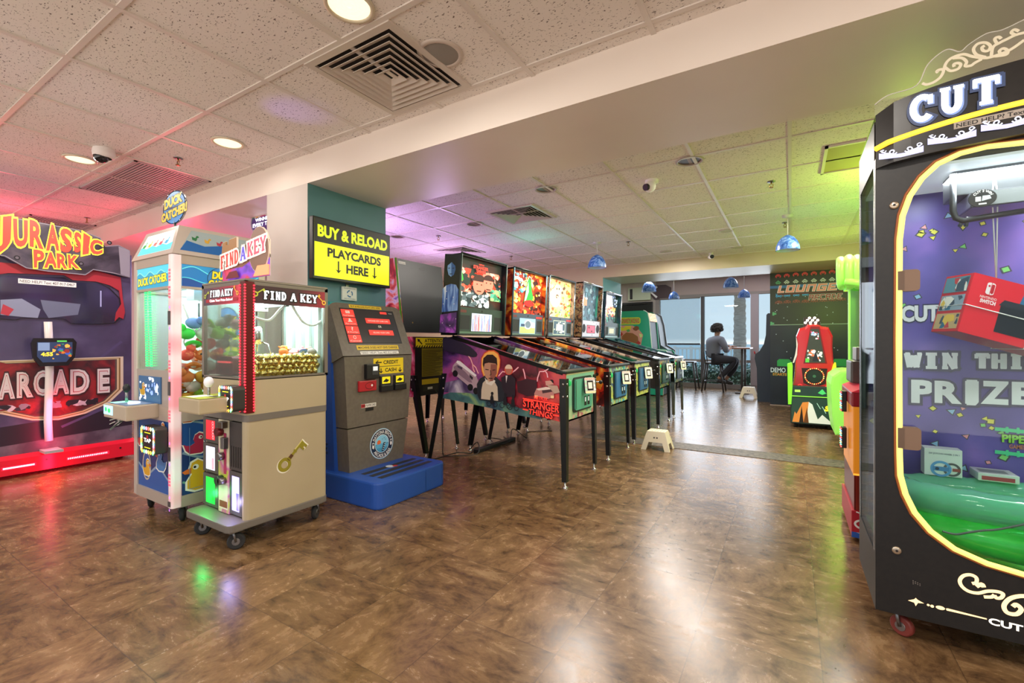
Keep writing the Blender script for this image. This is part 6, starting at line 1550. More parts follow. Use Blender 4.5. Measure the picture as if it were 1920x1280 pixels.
tap_reader(du, -3.30, -3.10, .42, .575, dy0 - .04)
# claw gantry
def claw(parent, x, y, ztop, s=1.0):
    mb = MB(); mb.box((x - .05 * s, y - .05 * s, ztop - .09 * s), (x + .05 * s, y + .05 * s, ztop), M('#dfe3e4', .35, .3), .005); mb.cyl((x, y, ztop - .20 * s), (x, y, ztop - .09 * s), .006, STEEL, 8); mb.build('claw_carriage', parent)
    mb = MB(); mb.lathe([(.008, .06), (.028, .055), (.034, .02), (.036, -.02), (.028, -.045), (.01, -.05)], (x, y, ztop - .25 * s), CHROME, 18)
    for k in range(3):
        a = k * 2 * PI / 3 + .5; c_, s_ = math.cos(a), math.sin(a); mb.tube([(x + c_ * r, y + s_ * r, ztop - .25 * s + z) for r, z in ((.02, -.03), (.07, -.05), (.085, -.10), (.06, -.15), (.035, -.165))], .005, CHROME, 6)
    mb.build('claw', parent)


mb = MB(); mb.box((dx0 + .05, 1.45, 1.42), (dx1 - .05, 1.47, 1.45), STEEL); mb.box((dx0 + .06, dy0 + .06, 1.44), (dx0 + .08, dy1 - .05, 1.46), STEEL); mb.box((dx1 - .10, dy0 + .06, 1.44), (dx1 - .08, dy1 - .05, 1.46), STEEL); mb.tube(smooth([(dx1 - .08, 1.3, 1.30), (dx1 - .07, 1.38, 1.10), (dx1 - .07, 1.50, 1.06), (dx1 - .08, 1.62, 1.16), (dx1 - .1, 1.68, 1.35)]), .006, WHITE, 6); mb.build('gantry', du)
claw(du, -3.20, 1.42, 1.42, 1.0)
for x0, x1, tilt in ((-3.42, -3.405, .05), (-3.36, -3.345, .06)):  # green reflections in the door glass, built as glowing bars
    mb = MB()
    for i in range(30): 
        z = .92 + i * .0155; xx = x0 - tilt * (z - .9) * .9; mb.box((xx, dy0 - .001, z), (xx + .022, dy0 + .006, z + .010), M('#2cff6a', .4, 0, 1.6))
    mb.build('green_glass_reflection', du)

for x, y in ((dx0 + .06, dy0 + .07), (dx1 - .06, dy0 + .07), (dx0 + .06, dy1 - .07), (dx1 - .06, dy1 - .07)): caster(du, x, y, .10, .045, turn=2.6)
lamp('crane_lamp', 'AREA', ((dx0 + dx1) / 2, (dy0 + dy1) / 2, 1.49), 8, (.92, 1, .97), .4, shape='SQUARE')

# plush toys piled in the crane
def plush_proto(col, kind):
    m = M(col, .8); mb = MB()
    if kind == 0:
        mb.sph((0, 0, 0), .040, m, (1.1, .95, .85)); b = mb; mb.sph((.028, -.012, .036), .026, m)
    elif kind == 1:
        mb.sph((0, 0, 0), .042, m, (1, 1, .8)); mb.sph((.0, -.030, .018), .022, m)
        for sx in (-1, 1): mb.sph((sx * .026, -.01, .034), .013, m, n=8)
    else:
        mb.lathe([(.006, .0), (.026, -.012), (.044, 0), (.026, .014), (.006, .004)], (0, 0, 0), m, 18); mb.sph((0, 0, 0), .018, M('#f4f0e6', .8), n=8)
    t = bpy.data.objects.new('plush_toy', None); COL.objects.link(t); bd = mb.build('body'); bd.parent = t
    mb = MB()
    if kind == 0: mb.sph((.055, -.020, .034), .011, M('#e8862a', .7), (1.4, 1, .6), 8); nm = 'beak'
    elif kind == 1: mb.sph((0, -.050, .016), .007, BLACK, n=8); nm = 'nose'
    else: mb.sph((0, -.02, .004), .008, BLACK, n=8); nm = 'eye'
    pt = mb.build(nm); pt.parent = t
    return t


rnd = random.Random(21); protos = {}; TOYC = [('green', '#3fd84a'), ('white', '#ece6dc'), ('pink', '#f0a8b0'), ('red', '#e2504a'), ('yellow', '#e8b43a'), ('grey', '#9a948c'), ('orange', '#f08a4a'), ('blue', '#7a9ad8'), ('lime', '#a8e04a')]
KINDN = ('bird-shaped', 'round-eared', 'ring-shaped')


def place_toy(x, y, z, where, grp, s=1.0, pick=None):
    cn, col = pick or rnd.choice(TOYC); kd = rnd.randint(0, 2); key = (cn, kd)
    lb = f'{cn} {KINDN[kd]} plush toy {where}'
    if key not in protos:
        p = protos[key] = plush_proto(col, kd); p.location = (x, y, z); p['category'] = 'plush toy'; p['label'] = lb; p['group'] = grp
    else:
        p = dup(protos[key], (x, y, z), lb, grp)
    p.rotation_euler = (rnd.uniform(-.7, .7), rnd.uniform(-.7, .7), rnd.uniform(0, 6.28)); p.scale = (s, s, s)


n_ = 0
for lay in range(8):
    zz = .726 + lay * .066
    off = .035 * (lay % 2)
    spots = [(dx1 - .072, dy0 + .10 + off + .083 * j) for j in range(5)] + [(dx1 - .155, dy0 + .11 + .083 * j) for j in range(2)]
    if lay < 3: spots += [(dx0 + .10 + .085 * j, dy0 + .14) for j in range(4)]
    if lay > 4: spots = spots[:4]
    for x, y in spots:
        place_toy(x + rnd.uniform(-.004, .004), y, zz + rnd.uniform(-.004, .004), 'piled inside the duck crane machine', 'plush toys in the duck crane')

# ================================================================ crane machine with the keys
kx0, kx1, ky0, ky1 = -2.85, -2.40, 1.28, 1.77
ke = thing('crane_machine', 'cream crane machine with golden key picture and glass case of gold nuggets', 'claw machine', ((kx0 + kx1) / 2, (ky0 + ky1) / 2, 0), 'crane game machines')
KC = ramp_mat('cream_panel', [(.4, '#ad9d7e'), (.6, '#b2a283')], 3, 2, rough=.4); KGR = M('#6f6860', .45); KF = M('#7c736a', .4, .3)
mb = MB(); mb.prism(rrect(kx0 - .01, 1.195, kx1 + .004, ky1 + .005, .035, 4), 'z', .105, .145, KGR, bev=.006); mb.build('platform', ke)
mb = MB(); mb.prism([(kx0, ky0 + .02), (kx1 - .03, ky0 + .02)] + arc(kx1 - .03, ky0 + .03, .03, -90, 0, 5) + arc(kx1 - .03, ky1 - .03, .03, 0, 90, 5) + [(kx0, ky1)], 'z', .145, .655, KC); mb.build('lower_body', ke)
mb = MB(); mb.prism(rrect(kx0 - .003, ky0 + .0, kx1 + .003, ky1 + .003, .03, 4), 'z', .655, .69, KGR); mb.build('belt', ke)
mb = MB(); mb.prism(rrect(kx0, ky0, kx1, ky1, .02, 4), 'z', .69, .875, KC); mb.build('upper_body', ke)
mb = MB()
for x0, x1, y0, y1 in ((kx0, kx0 + .02, ky0, ky0 + .02), (kx0, kx0 + .02, ky1 - .02, ky1), (kx1 - .02, kx1, ky1 - .02, ky1)): mb.box((x0, y0, .875), (x1, y1, 1.385), KF)
mb.box((kx0, ky0, 1.385), (kx1, ky1, 1.40), M('#8a7f74', .4, .3), .003)
for z0, z1 in ((.87, .885), (1.37, 1.39)):
    mb.box((kx0, ky0, z0), (kx1, ky0 + .014, z1), KF); mb.box((kx0, ky1 - .014, z0), (kx1, ky1, z1), KF); mb.box((kx0, ky0, z0), (kx0 + .014, ky1, z1), KF); mb.box((kx1 - .014, ky0, z0), (kx1, ky1, z1), KF)
mb.build('case_frame', ke)
mb = MB(); mb.box((kx0 + .02, ky0 + .004, .885), (kx1 - .05, ky0 + .009, 1.37), GLASS); mb.build('front_glass', ke)
mb = MB(); mb.box((kx1 - .009, ky0 + .05, .885), (kx1 - .004, ky1 - .02, 1.37), GLASS); mb.build('side_glass', ke)
mb = MB(); mb.box((kx0 + .004, ky0 + .02, .885), (kx0 + .009, ky1 - .02, 1.37), GLASS); mb.build('far_glass', ke)
mb = MB(); mb.box((kx0 + .02, ky1 - .014, .885), (kx1 - .02, ky1 - .006, 1.37), M('#a8bcbc', .25, .3)); mb.box((kx0 + .02, ky0 + .02, .875), (kx1 - .02, ky1 - .014, .885), M('#d8d4c8', .5)); mb.box((kx0 + .02, ky0 + .02, 1.345), (kx1 - .02, ky1 - .02, 1.355), M('#f6fbf8', .4, 0, .9))
for x in (-2.76, -2.66, -2.56, -2.47): mb.box((x - .018, ky1 - .03, .885), (x + .018, ky1 - .014, 1.345), M('#d4e0dc', .4, 0, .1))
mb.build('inner_lining', ke)
# headers
HD = ramp_mat('key_header', [(.3, '#3a2226'), (.55, '#8a2430'), (.8, '#d83a58')], 3, 2, vec=(.0, 1.3, 0), off=.05, amt=.5, emit=.25)
HDF = ramp_mat('key_header_front', [(.3, '#4a3a48'), (.55, '#a02c3c'), (.8, '#d8485a')], 3, 2, vec=(1.3, 0, 0), off=.30, amt=.4, emit=.25)
mb = MB(); mb.box((kx0 + .02, ky0 + .001, 1.275), (kx1 - .05, ky0 + .005, 1.372), HDF); mb.ay(ky0 + .001); mb.slab('FIND', kx0 + .09, 1.318, .11, .036, LWHITE, .2, BLACK, .25); mb.slab('A', kx0 + .206, 1.318, .035, .036, LWHITE, .2, BLACK, .25); mb.slab('KEY', kx0 + .248, 1.318, .085, .036, LWHITE, .2, BLACK, .25); mb.rect(kx0 + .05, 1.288, .33, .018, M('#a01c2c', .4, 0, .2)); mb.text('Claim Your Prize Below!', kx0 + .09, 1.291, .24, .014, LWHITE, .02)


def key_pic(mb, a, b, s, ang, m, m2=None, two=False):
    c_, s_ = math.cos(ang), math.sin(ang); T = lambda x, y: (a + s * (x * c_ - y * s_), b + s * (x * s_ + y * c_))
    mb.stroke([T(x, y) for x, y in arc(-.62, 0, .30, 0, 360, 24)], s * .20, m); mb.stroke([T(-.32, 0), T(1, 0)], s * .17, m); mb.poly([T(x, y) for x, y in [(.62, -.08), (.62, -.42), (.74, -.42), (.74, -.30), (.84, -.30), (.84, -.45), (.98, -.45), (.98, -.08)]], m)
    if m2: mb.stroke([T(-.30, 0), T(.05, 0)], s * .21, m2); mb.stroke([T(.30, -.12), T(.30, .12)], s * .08, m); mb.stroke([T(-.22, -.13), T(-.22, .13)], s * .08, m)


key_pic(mb, kx0 + .055, 1.335, .03, .6, M('#a8b03a', .4, 0, .3)); key_pic(mb, kx0 + .365, 1.34, .03, 2.4, M('#d8a83a', .4, 0, .3)); mb.build('front_header', ke)
mb = MB(); mb.box((kx1 - .005, ky0 + .05, 1.275), (kx1 - .001, ky1 - .02, 1.372), HD); mb.ax(kx1 - .001); mb.slab('FIND', 1.375, 1.300, .13, .045, LWHITE, .2, BLACK, .25); mb.slab('A', 1.525, 1.300, .042, .045, LWHITE, .2, BLACK, .25); mb.slab('KEY', 1.585, 1.300, .115, .045, LWHITE, .2, BLACK, .25); key_pic(mb, 1.35, 1.335, .035, .6, M('#a8b03a', .4, 0, .3)); key_pic(mb, 1.725, 1.32, .035, 2.4, M('#d8a83a', .4, 0, .3)); mb.build('side_header', ke)
# red chain of lights on the corner
mb = MB(); mb.prism([(kx1 - .048, ky0 - .002), (kx1 + .004, ky0 - .002), (kx1 + .004, ky0 + .045), (kx1 - .012, ky0 + .045), (kx1 - .048, ky0 + .012)], 'z', .70, 1.385, M('#5a0a10', .3)); mb.build('corner_post', ke)
mb = MB(); RL = M('#ff2a3c', .4, 0, 1.8)
for i in range(44):
    z = .712 + i * .0152
    for x, y in ((kx1 - .044, ky0 - .003), (kx1 + .002, ky0 - .003), (kx1 + .005, ky0 + .042)): mb.sph((x, y, z), .0058, RL, n=6)
mb.build('red_light_chain', ke)['kind'] = 'stuff'
# topper: cut-out sign
tp = MB(); tp.ay(1.40); SG = M('#6a3a2c', .4)
q = (-2.861,1.426,0.488,0.231); a, b, w, h = q
TOPM = ramp_mat('topper_print', [(.3, '#5a3aa8'), (.45, '#8a4ad8'), (.55, '#c83a58'), (.7, '#e8506a')], 6, 2, 1, emit=.3)
tp.slabp([(a, b), (a + w, b), (a + w, b + h * .50), (a, b + h * .50)], TOPM, .004, M('#d8c8b8', .4))
BRN = M('#8a5a40', .4, 0, .08); EDG = M('#f0dccb', .4)
pl_ = [(a - w * .01, b + h * .28), (a + w * .0, b + h * .62), (a + w * .38, b + h * .68), (a + w * .52, b + h * .82), (a + w * 1.0, b + h * .84), (a + w * 1.0, b + h * .42), (a + w * .60, b + h * .40), (a + w * .45, b + h * .30)]
tp.slabp(pl_, BRN, .006, EDG)
cas = [(a + w * .0, b + h * .60), (a + w * .03, b + h * .97), (a + w * .10, b + h * .99), (a + w * .10, b + h * .90), (a + w * .16, b + h * .90), (a + w * .17, b + h * 1.02), (a + w * .33, b + h * 1.04), (a + w * .33, b + h * .80), (a + w * .26, b + h * .78), (a + w * .26, b + h * .70), (a + w * .34, b + h * .66)]
tp.slabp([(a + w * .16 + (x - a - w * .16) * 1.08, b + h * .82 + (y - b - h * .82) * 1.06) for x, y in cas], EDG, .008); tp.slabp(cas, M('#a87a4a', .4, 0, .08), .010)
el = lambda k: [(a + w * .80 + (x - a - w * .80) * k, y) for x, y in arc(a + w * .80, b + h * .64, w * .19, 0, 360, 26, h * .53 * (.5 + .5 * k))][:-1]
tp.slabp(el(1.06), EDG, .009); tp.slabp(el(1.0), M('#8a6654', .35, 0, .06), .011); tp.slabp([(a + w * .70, b + h * .02), (a + w * .99, b + h * .02), (a + w * .99, b + h * .26), (a + w * .78, b + h * .26)], M('#f0a070', .4, 0, .5), .0115)
o_ = M('#f6e8e0', .4, 0, .3)
tp.o = tp.o + tp.n * .0125
wp_ = lambda x, y: (x, y + (x - a) * .13)
tp.slab('FIND', a - w * .01, b + h * .30, w * .41, h * .33, M('#c8443c', .4, 0, .4), .2, o_, .30, warp=wp_); tp.slab('A', a + w * .43, b + h * .31, w * .13, h * .33, M('#5a50c8', .4, 0, .5), .2, o_, .30, warp=wp_); tp.slab('KEY', a + w * .58, b + h * .33, w * .39, h * .34, M('#e0506a', .4, 0, .5), .2, o_, .30, warp=wp_)
tp.poly([(a + w * .12, b + h * .04), (a + w * .2, b + h * .2), (a + w * .36, b + h * .22), (a + w * .42, b + h * .04)], M('#7a1018', .4)); tp.build('topper_sign', ke)
# front doors of the lower body
DRK = M('#4d4743', .4)


def prize_door(x0, x1, z0, z1, glow, extra=None):
    mb = MB(); mb.box((x0, ky0, z0), (x1, ky0 + .02, z1), DRK, .003); o = mb.build('prize_door', ke)
    mb = MB(); mb.ay(ky0); w, h = x1 - x0, z1 - z0; mb.rect(x0 + w * .22, z0 + h * .10, w * .58, h * .80, glow)
    if extra: extra(mb, x0, z0, w, h)
    mb.build('lit_window', o)


def chain(mb, x0, z0, w, h):
    for i in range(6): mb.stroke(arc(x0 + w * .68, z0 + h * (.2 + .12 * i), w * .05, 0, 360, 10), .003, M('#ffb0b8', .4, 0, .8))


prize_door(-2.838, -2.672, .515, .648, M('#d8202c', .4, 0, 1.0), chain); prize_door(-2.838, -2.672, .345, .505, M('#dfe2ff', .4, 0, .95), lambda mb, x, z, w, h: mb.rect(x + w * .6, z + h * .12, w * .14, h * .4, M('#e89aa8', .4, 0, .9)))
prize_door(-2.838, -2.672, .158, .335, M('#14e83a', .4, 0, 1.2), lambda mb, x, z, w, h: mb.rect(x + w * .6, z + h * .2, w * .14, h * .25, M('#0a9a2a', .4, 0, .6))); prize_door(-2.555, -2.432, .158, .385, M('#b8b4ff', .4, 0, 1.1), lambda mb, x, z, w, h: mb.rect(x + w * .55, z + h * .12, w * .22, h * .4, M('#6a64c8', .4, 0, .9)))
mb = MB(); mb.box((-2.555, ky0, .393), (-2.432, ky0 + .02, .648), M('#3f3835', .4), .003)
for i in range(5): mb.box((-2.54 + i * .022, ky0 - .003, .41), (-2.532 + i * .022, ky0, .52), M('#35302d', .4))
mb.build('coin_door', ke)
mb = MB(); mb.box((-2.668, ky0, .15), (-2.558, ky0 + .02, .65), ramp_mat('lock_strip', [(.35, '#c8b48a'), (.5, '#d8d0b0'), (.6, '#c85a9a'), (.7, '#b8c840')], 5, 2, 1, rough=.4)); mb.ay(ky0); mb.rect(-2.612, .36, .028, .22, M('#b0305a', .4)); mb.rect(-2.66, .17, .09, .13, M('#e8dcc0', .5)); mb.rect(-2.655, .178, .08, .035, M('#8a4a30', .5)); lk = mb.build('lock_panel', ke)
for x, z, r in ((-2.635, .585, .024), (-2.62, .455, .022), (-2.63, .325, .026), (-2.60, .325, .018)):
    mb = MB(); mb.cyl((x, ky0 - .03, z), (x, ky0 + .001, z), r, STEEL if r < .024 else M('#7a2a30' if z > .5 else '#3a5a48', .3, .5), 14); mb.build('lock', lk)
mb = MB(); mb.box((-2.60, ky0 - .025, .50), (-2.565, ky0, .56), STEEL, .003); mb.box((-2.62, ky0 - .03, .61), (-2.57, ky0, .645), M('#6a5a4a', .3, .6), .003); mb.build('hasp', lk)
mb = MB()
for i in range(26): mb.cyl((kx1 - .028, ky0 + .018, .16 + i * .019), (kx1 - .028, ky0 + .018, .172 + i * .019), .006, M('#3a3330', .4), 8)
mb.build('hinge', ke)
# key picture on the side
mb = MB(); mb.ax(kx1); kc = (1.535, .432)
key_pic(mb, *kc, .105, .80, M('#f0ead8', .4)); key_pic(mb, *kc, .098, .80, M('#8f8428', .35), M('#5a3a22', .4)); mb.stroke([(kc[0] + .02, kc[1] + .03), (kc[0] + .066, kc[1] + .076)], .005, M('#d8cc70', .4)); mb.build('key_picture', ke)
# control shelf, reader, claw, change box
mb = MB(); mb.box((-2.66, 1.085, .715), (-2.445, 1.285, .79), KC, .008); sh_ = mb.build('control_shelf', ke)
mb = MB(); mb.plane((-2.655, 1.09, .791), (.205, 0, 0), (0, .185, 0)); mb.rect(0, 0, 1, 1, M('#b8c83a', .4)); mb.rect(.05, .1, .45, .5, M('#e8f0d8', .4, 0, .4)); mb.rect(.55, .4, .35, .25, M('#3a3a34', .4)); mb.build('shelf_print', sh_)
mb = MB(); mb.cyl((-2.60, 1.20, .79), (-2.60, 1.20, .84), .007, STEEL, 8); mb.sph((-2.60, 1.20, .86), .024, M('#e8e8f0', .3), (1, 1, 1.2)); mb.build('joystick', ke)
tap_reader(ke, -2.535, -2.39, .715, .845, ky0 - .035)
mb = MB(); mb.prism(rrect(-2.74, .89, -2.56, .99, .02, 4), 'y', ky0 + .02, ky0 + .10, M('#6a1a20', .35)); mb.ay(ky0 + .02); mb.rect(-2.72, .955, .14, .01, M('#ff4a50', .4, 0, 1.2)); mb.rect(-2.69, .975, .06, .012, BLACK); mb.rect(-2.70, .90, .03, .03, BLACK); mb.rect(-2.63, .90, .03, .03, BLACK); mb.build('prize_chute', ke)
mb = MB(); mb.box((kx0 + .03, 1.52, 1.27), (kx1 - .03, 1.54, 1.30), STEEL); mb.box((kx0 + .04, ky0 + .05, 1.30), (kx0 + .06, ky1 - .04, 1.32), STEEL); mb.box((kx1 - .06, ky0 + .05, 1.30), (kx1 - .04, ky1 - .04, 1.32), STEEL)
mb.tube(smooth([(kx1 - .05, 1.36, 1.20), (kx1 - .04, 1.43, 1.19), (kx1 - .04, 1.49, 1.25), (kx1 - .05, 1.53, 1.28)]), .007, WHITE, 6); mb.tube(smooth([(kx1 - .05, 1.57, 1.28), (kx1 - .04, 1.63, 1.19), (kx1 - .04, 1.70, 1.17), (kx1 - .05, 1.76, 1.20)]), .007, WHITE, 6); mb.build('gantry', ke)
claw(ke, -2.69, 1.50, 1.33, .9)
for x, y in ((kx0 + .05, 1.25), (kx1 - .055, 1.25), (kx0 + .05, ky1 - .06), (kx1 - .055, ky1 - .05)): caster(ke, x, y, .105, .042, turn=1.0 if y < 1.4 else 2.2)
lamp('key_case_lamp', 'AREA', ((kx0 + kx1) / 2, (ky0 + ky1) / 2, 1.34), 8, (.95, 1, .98), .32, shape='SQUARE')
lamp('green_door_glow', 'POINT', (-2.76, 1.24, .22), .5, (.05, 1, .2), .02); lamp('violet_door_glow', 'POINT', (-2.49, 1.24, .22), .5, (.5, .45, 1), .02)
# gold nuggets heaped in the case
mb = MB(); GN = M('#f2dc8c', .24, 1); mb.sph((0, 0, 0), .0195, GN, (1, 1, .8), 10, jit=.6); nug = mb.build('gold_nugget'); nug.location = (-2.42, 1.34, .90); tag(nug, 'gold nugget in the heap inside the key crane machine', 'nugget', 'gold nuggets in the key crane')
SP = []
for r in range(4):
    SP += [(kx1 - .030 - .004 * (r % 2), ky0 + .075 + .018 * (r % 2) + j * .0345, .902 + r * .0275) for j in range(11)]
    if r < 2: SP += [(kx0 + .045 + .018 * (r % 2) + j * .036, ky0 + .10, .902 + r * .0275) for j in range(10)]
for j in range(9):
    for i in range(7): SP.append((kx0 + .06 + i * .046 + .02 * (j % 2), ky0 + .15 + j * .034, .972 + rnd.uniform(-.003, .008)))
for i, p in enumerate(SP):
    n_ = nug if i == 0 else nug.copy()
    if i: COL.objects.link(n_)
    n_.location = p; n_.rotation_euler = (rnd.uniform(0, 6), rnd.uniform(0, 6), rnd.uniform(0, 6))
mb = MB(); mb.box((kx0 + .03, ky0 + .125, .886), (kx1 - .056, ky1 - .03, .953), GN); tag(mb.build('gold_nugget_bed', loc=(-2.63, 1.55, .886)), 'bed of gold nuggets under the heap in the key crane', 'nuggets', kind='stuff')
for i, cn in enumerate([6, 4, 2, 1, 7, 2, 5]):  # these toys stand in for ducks reflected in the case
    place_toy(kx1 - .075 - .05 * (i % 2), 1.535 + i * .030, 1.012, 'standing for a reflection of the ducks in the key crane', 'plush toys standing for reflected ducks', .62, TOYC[cn])

# ---- the round-topped machine hidden behind the column
rw = thing('prize_machine', 'mostly hidden prize machine behind the cranes with round winner sign on top', 'game machine', (-3.62, 2.62, 0))
mb = MB(); mb.box((-3.95, 2.35, .02), (-3.56, 2.85, 1.62), M('#b7b3ad', .4), .02); mb.build('body', rw)
mb = MB(); mb.prism(rrect(-3.94, 1.62, -3.57, 1.80, .04), 'y', 2.38, 2.82, M('#c8c4b8', .4)); mb.ay(2.38); mb.rect(-3.91, 1.66, .31, .10, M('#dfe2da', .4, 0, .3)); mb.build('light_box', rw)
q = (-4.332,2.051,0.414,0.264); a, b, w, h = q; c = (a + w / 2, b + h / 2)
mb = MB(); mb.ay(2.36); mb.slabp(arc(*c, w * .5, 0, 360, 30, h * .5)[:-1], M('#e4e0ea', .4), -.012)
mb.circ(*c, w * .46, M('#4a3078', .4), h * .46)
for r, col in ((.44, '#2f8a68'), (.36, '#d8d8d0'), (.30, '#e0a848'), (.22, '#d8d8d0'), (.16, '#c85a8a')): mb.poly([(c[0] + w * r * math.cos(math.radians(t)), c[1] + h * .06 + h * r * .85 * math.sin(math.radians(t))) for t in range(0, 181, 10)], M(col, .4))
mb.rect(c[0] - w * .42, c[1] - h * .22, w * .84, h * .36, M('#4a3a8a', .4)); mb.text('WINNER', c[0] - w * .30, c[1] + h * .0, w * .6, h * .12, LWHITE, .03); mb.text('EVERY TIME', c[0] - w * .40, c[1] - h * .18, w * .80, h * .13, LWHITE, .03)
mb.build('round_sign', rw); mb = MB(); mb.cyl((c[0], 2.40, 1.80), (c[0], 2.40, b + .02), .01, STEEL, 8); mb.build('sign_post', rw)


# ================================================================ big shooting-game cabinet on the left
JX = -5.25; jy0, jy1 = .62, 1.765
jp = thing('shooting_game_cabinet', 'large purple shooting-game cabinet with red dinosaur-style title letters and red-lit base', 'arcade cabinet', (-5.9, 1.2, 0))
VIN = ramp_mat('purple_vinyl', [(.3, '#3a3350'), (.5, '#4d4668'), (.65, '#625a7c')], 2.5, 4, .6, rough=.28, coat=.4)
mb = MB(); mb.box((-6.6, jy0, .17), (JX, jy1, 1.88), VIN, .01); mb.build('body', jp)
mb = MB(); RB_ = M('#d0142c', .35, 0, .25); mb.prism([(-6.62, .03), (JX + .06, .03), (JX + .06, .15), (JX, .175), (-6.62, .175)], 'y', jy0 - .02, jy1 + .01, RB_); bs = mb.build('base', jp)
for y0 in (.66, .93, 1.30):
    y1 = y0 + (.20 if y0 < .9 else .19 if y0 < 1 else .28)
    mb = MB(); mb.ax(JX + .06); mb.rect(y0, .075, y1 - y0, .026, M('#c8142c', .4, 0, 2.5))
    for i in range(22): mb.rect(y0 + .008 + i * (y1 - y0 - .016) / 22, .082, .006, .012, M('#ff8a9a', .4, 0, 7.0)); mb.k = 1
    mb.build('light_strip', bs)
for y in (1.18, 1.66):
    mb = MB(); mb.cyl((JX + .06, y, .11), (JX + .063, y, .11), .008, BLACK, 10); mb.build('bolt', bs)
for y in (.75, 1.70):
    mb = MB(); mb.lathe([(.03, 0), (.03, .015), (.012, .02), (.012, .03)], (-5.35, y, 0), BLACK, 12); mb.build('foot', jp)
# platform lip, window, printed side
mb = MB(); mb.ax(JX); mb.poly([(jy0, .175), (jy1, .175), (jy1, .30), (jy0, .235)], ramp_mat('rock_print', [(.4, '#4a4252'), (.6, '#6e6674')], 6, 4, rough=.4)); mb.poly([(jy0, .38), (jy1, .47), (jy1, .30), (jy0, .235)], M('#2a2230', .4))
for p in [[(1.401,0.798),(1.688,1.075)],[(0.933,0.825),(1.049,0.733)],[(1.283,0.354),(1.696,0.534)],[(0.933,0.534),(1.109,0.642)]]: mb.stroke(p, .02, M('#4f4870', .4))
# emblem
out = [(1.7,0.937),(1.7,0.632),(1.6,0.521),(1.436,0.446),(1.266,0.415),(1.109,0.434),(0.933,0.51)]; out = [(y, z) for y, z in out]; out2 = [(jy0 + .03, out[-1][1] + .03), (jy0 + .03, .985), (.93, 1.0)]
tl = [(0.933,0.925)][0]
poly = [out[0]] + out[1:] + [(.80, .50), (.76, .62), (.76, .985), tl]
cxm, czm = 1.23, .72
sc_ = lambda k: [(cxm + (a - cxm) * k, czm + (b - czm) * (k - .0)) for a, b in poly]
mb.poly(poly, M('#d8cbb0', .4)); mb.poly(sc_(.955), M('#8a6a3c', .4)); mb.poly(sc_(.93), M('#d0bc90', .4)); mb.poly(sc_(.90), M('#5a4a44', .4)); mb.poly(sc_(.87), ramp_mat('emblem_red', [(.35, '#3a2026'), (.5, '#6a2028'), (.65, '#98282e')], 6, 4, 1, rough=.4))
scatter(mb, 34, ['#b8b0bc', '#8a8494', '#3a3440', '#d0c8d0', '#26222c'], .012, .045, 0, 95, (.92, .52, 1.52, .575))
LT = M('#d8d2ce', .4); LD = M('#3a2428', .4)
for (ch, x0, y0, x1, y1) in (('A', -3, 699, 28, 748), ('R', 32, 697, 62, 744), ('C', 62, 694, 92, 742), ('A', 98, 692, 130, 738), ('D', 130, 692, 167, 738), ('E', 183, 692, 205, 736)): pass
for ch, (a, b, w, h) in zip('ARCADE', [(0.922,0.622,0.091,0.205),(1.022,0.624,0.093,0.206),(1.115,0.628,0.093,0.21),(1.224,0.629,0.109,0.212),(1.336,0.622,0.125,0.213),(1.514,0.616,0.086,0.215)]):
    mb.text(ch, a, b, w, h, LT, .06, LD, .05); mb.text(ch, a + w * .14, b + h * .08, w * .72, h * .84, M('#b04048', .4), -.01); mb.text(ch, a + w * .18, b + h * .11, w * .64, h * .78, LT, -.015)
mb.build('side_print', jp)
mb = MB(); mb.ax(JX)
win = [(0.933,1.581),(0.976,1.59),(1.299,1.617),(1.349,1.586),(1.525,1.592),(1.6,1.557),(1.676,1.466),(1.692,1.311),(1.638,1.24),(1.525,1.227),(1.349,1.225),(1.306,1.265),(1.049,1.262),(1.019,1.244),(0.933,1.249)]
win = [(jy0 + .02, win[0][1])] + win + [(jy0 + .02, win[-1][1])]
mb.slabp(win, M('#15121c', .3), .012); mb.o += mb.n * .012
mb.poly([(cy_ * .985 + .012, cz_ * .985 + .022) for cy_, cz_ in win], ramp_mat('dark_window', [(.3, '#1a1730'), (.55, '#2e2a52'), (.75, '#57558a')], 2.5, 2, rough=.08, coat=.6))
mb.poly([(0.933,1.398),(1.049,1.416),(1.155,1.337),(1.139,1.266),(1.049,1.271),(0.933,1.282)], M('#8a90a8', .3)); mb.poly([(1.155,1.415),(1.401,1.398),(1.384,1.305),(1.202,1.269),(1.17,1.338)], M('#6a7088', .3)); mb.poly([(0.947,1.366),(1.005,1.328),(0.976,1.276),(0.933,1.29)], M('#b83a48', .3)); mb.stroke([(1.536,1.526),(1.536,1.384)], .01, M('#9a98c0', .3, 0, .3))
mb.rect(*(1.028,1.538,0.345,0.039), WHITE); mb.text('NEED HELP? Text 407-917-0467', *(1.037,1.546,0.326,0.023), BLACK, .01); mb.build('window', jp)
mb = MB(); mb.ax(JX); rb = [(0.933,1.689),(1.109,1.689),(1.316,1.673),(1.471,1.708),(1.676,1.662),(1.692,1.468),(1.708,1.346),(1.696,1.281),(1.665,1.299),(1.634,1.259),(1.642,1.337),(1.68,1.418),(1.665,1.539),(1.6,1.581),(1.507,1.604),(1.349,1.6),(1.299,1.635),(0.976,1.611),(0.933,1.597)]
rb = [(jy0 + .02, rb[0][1])] + rb + [(jy0 + .02, rb[-1][1])]; mb.k = 2; mb.slabp(rb, M('#a82834', .4), .014); mb.build('red_trim', jp)
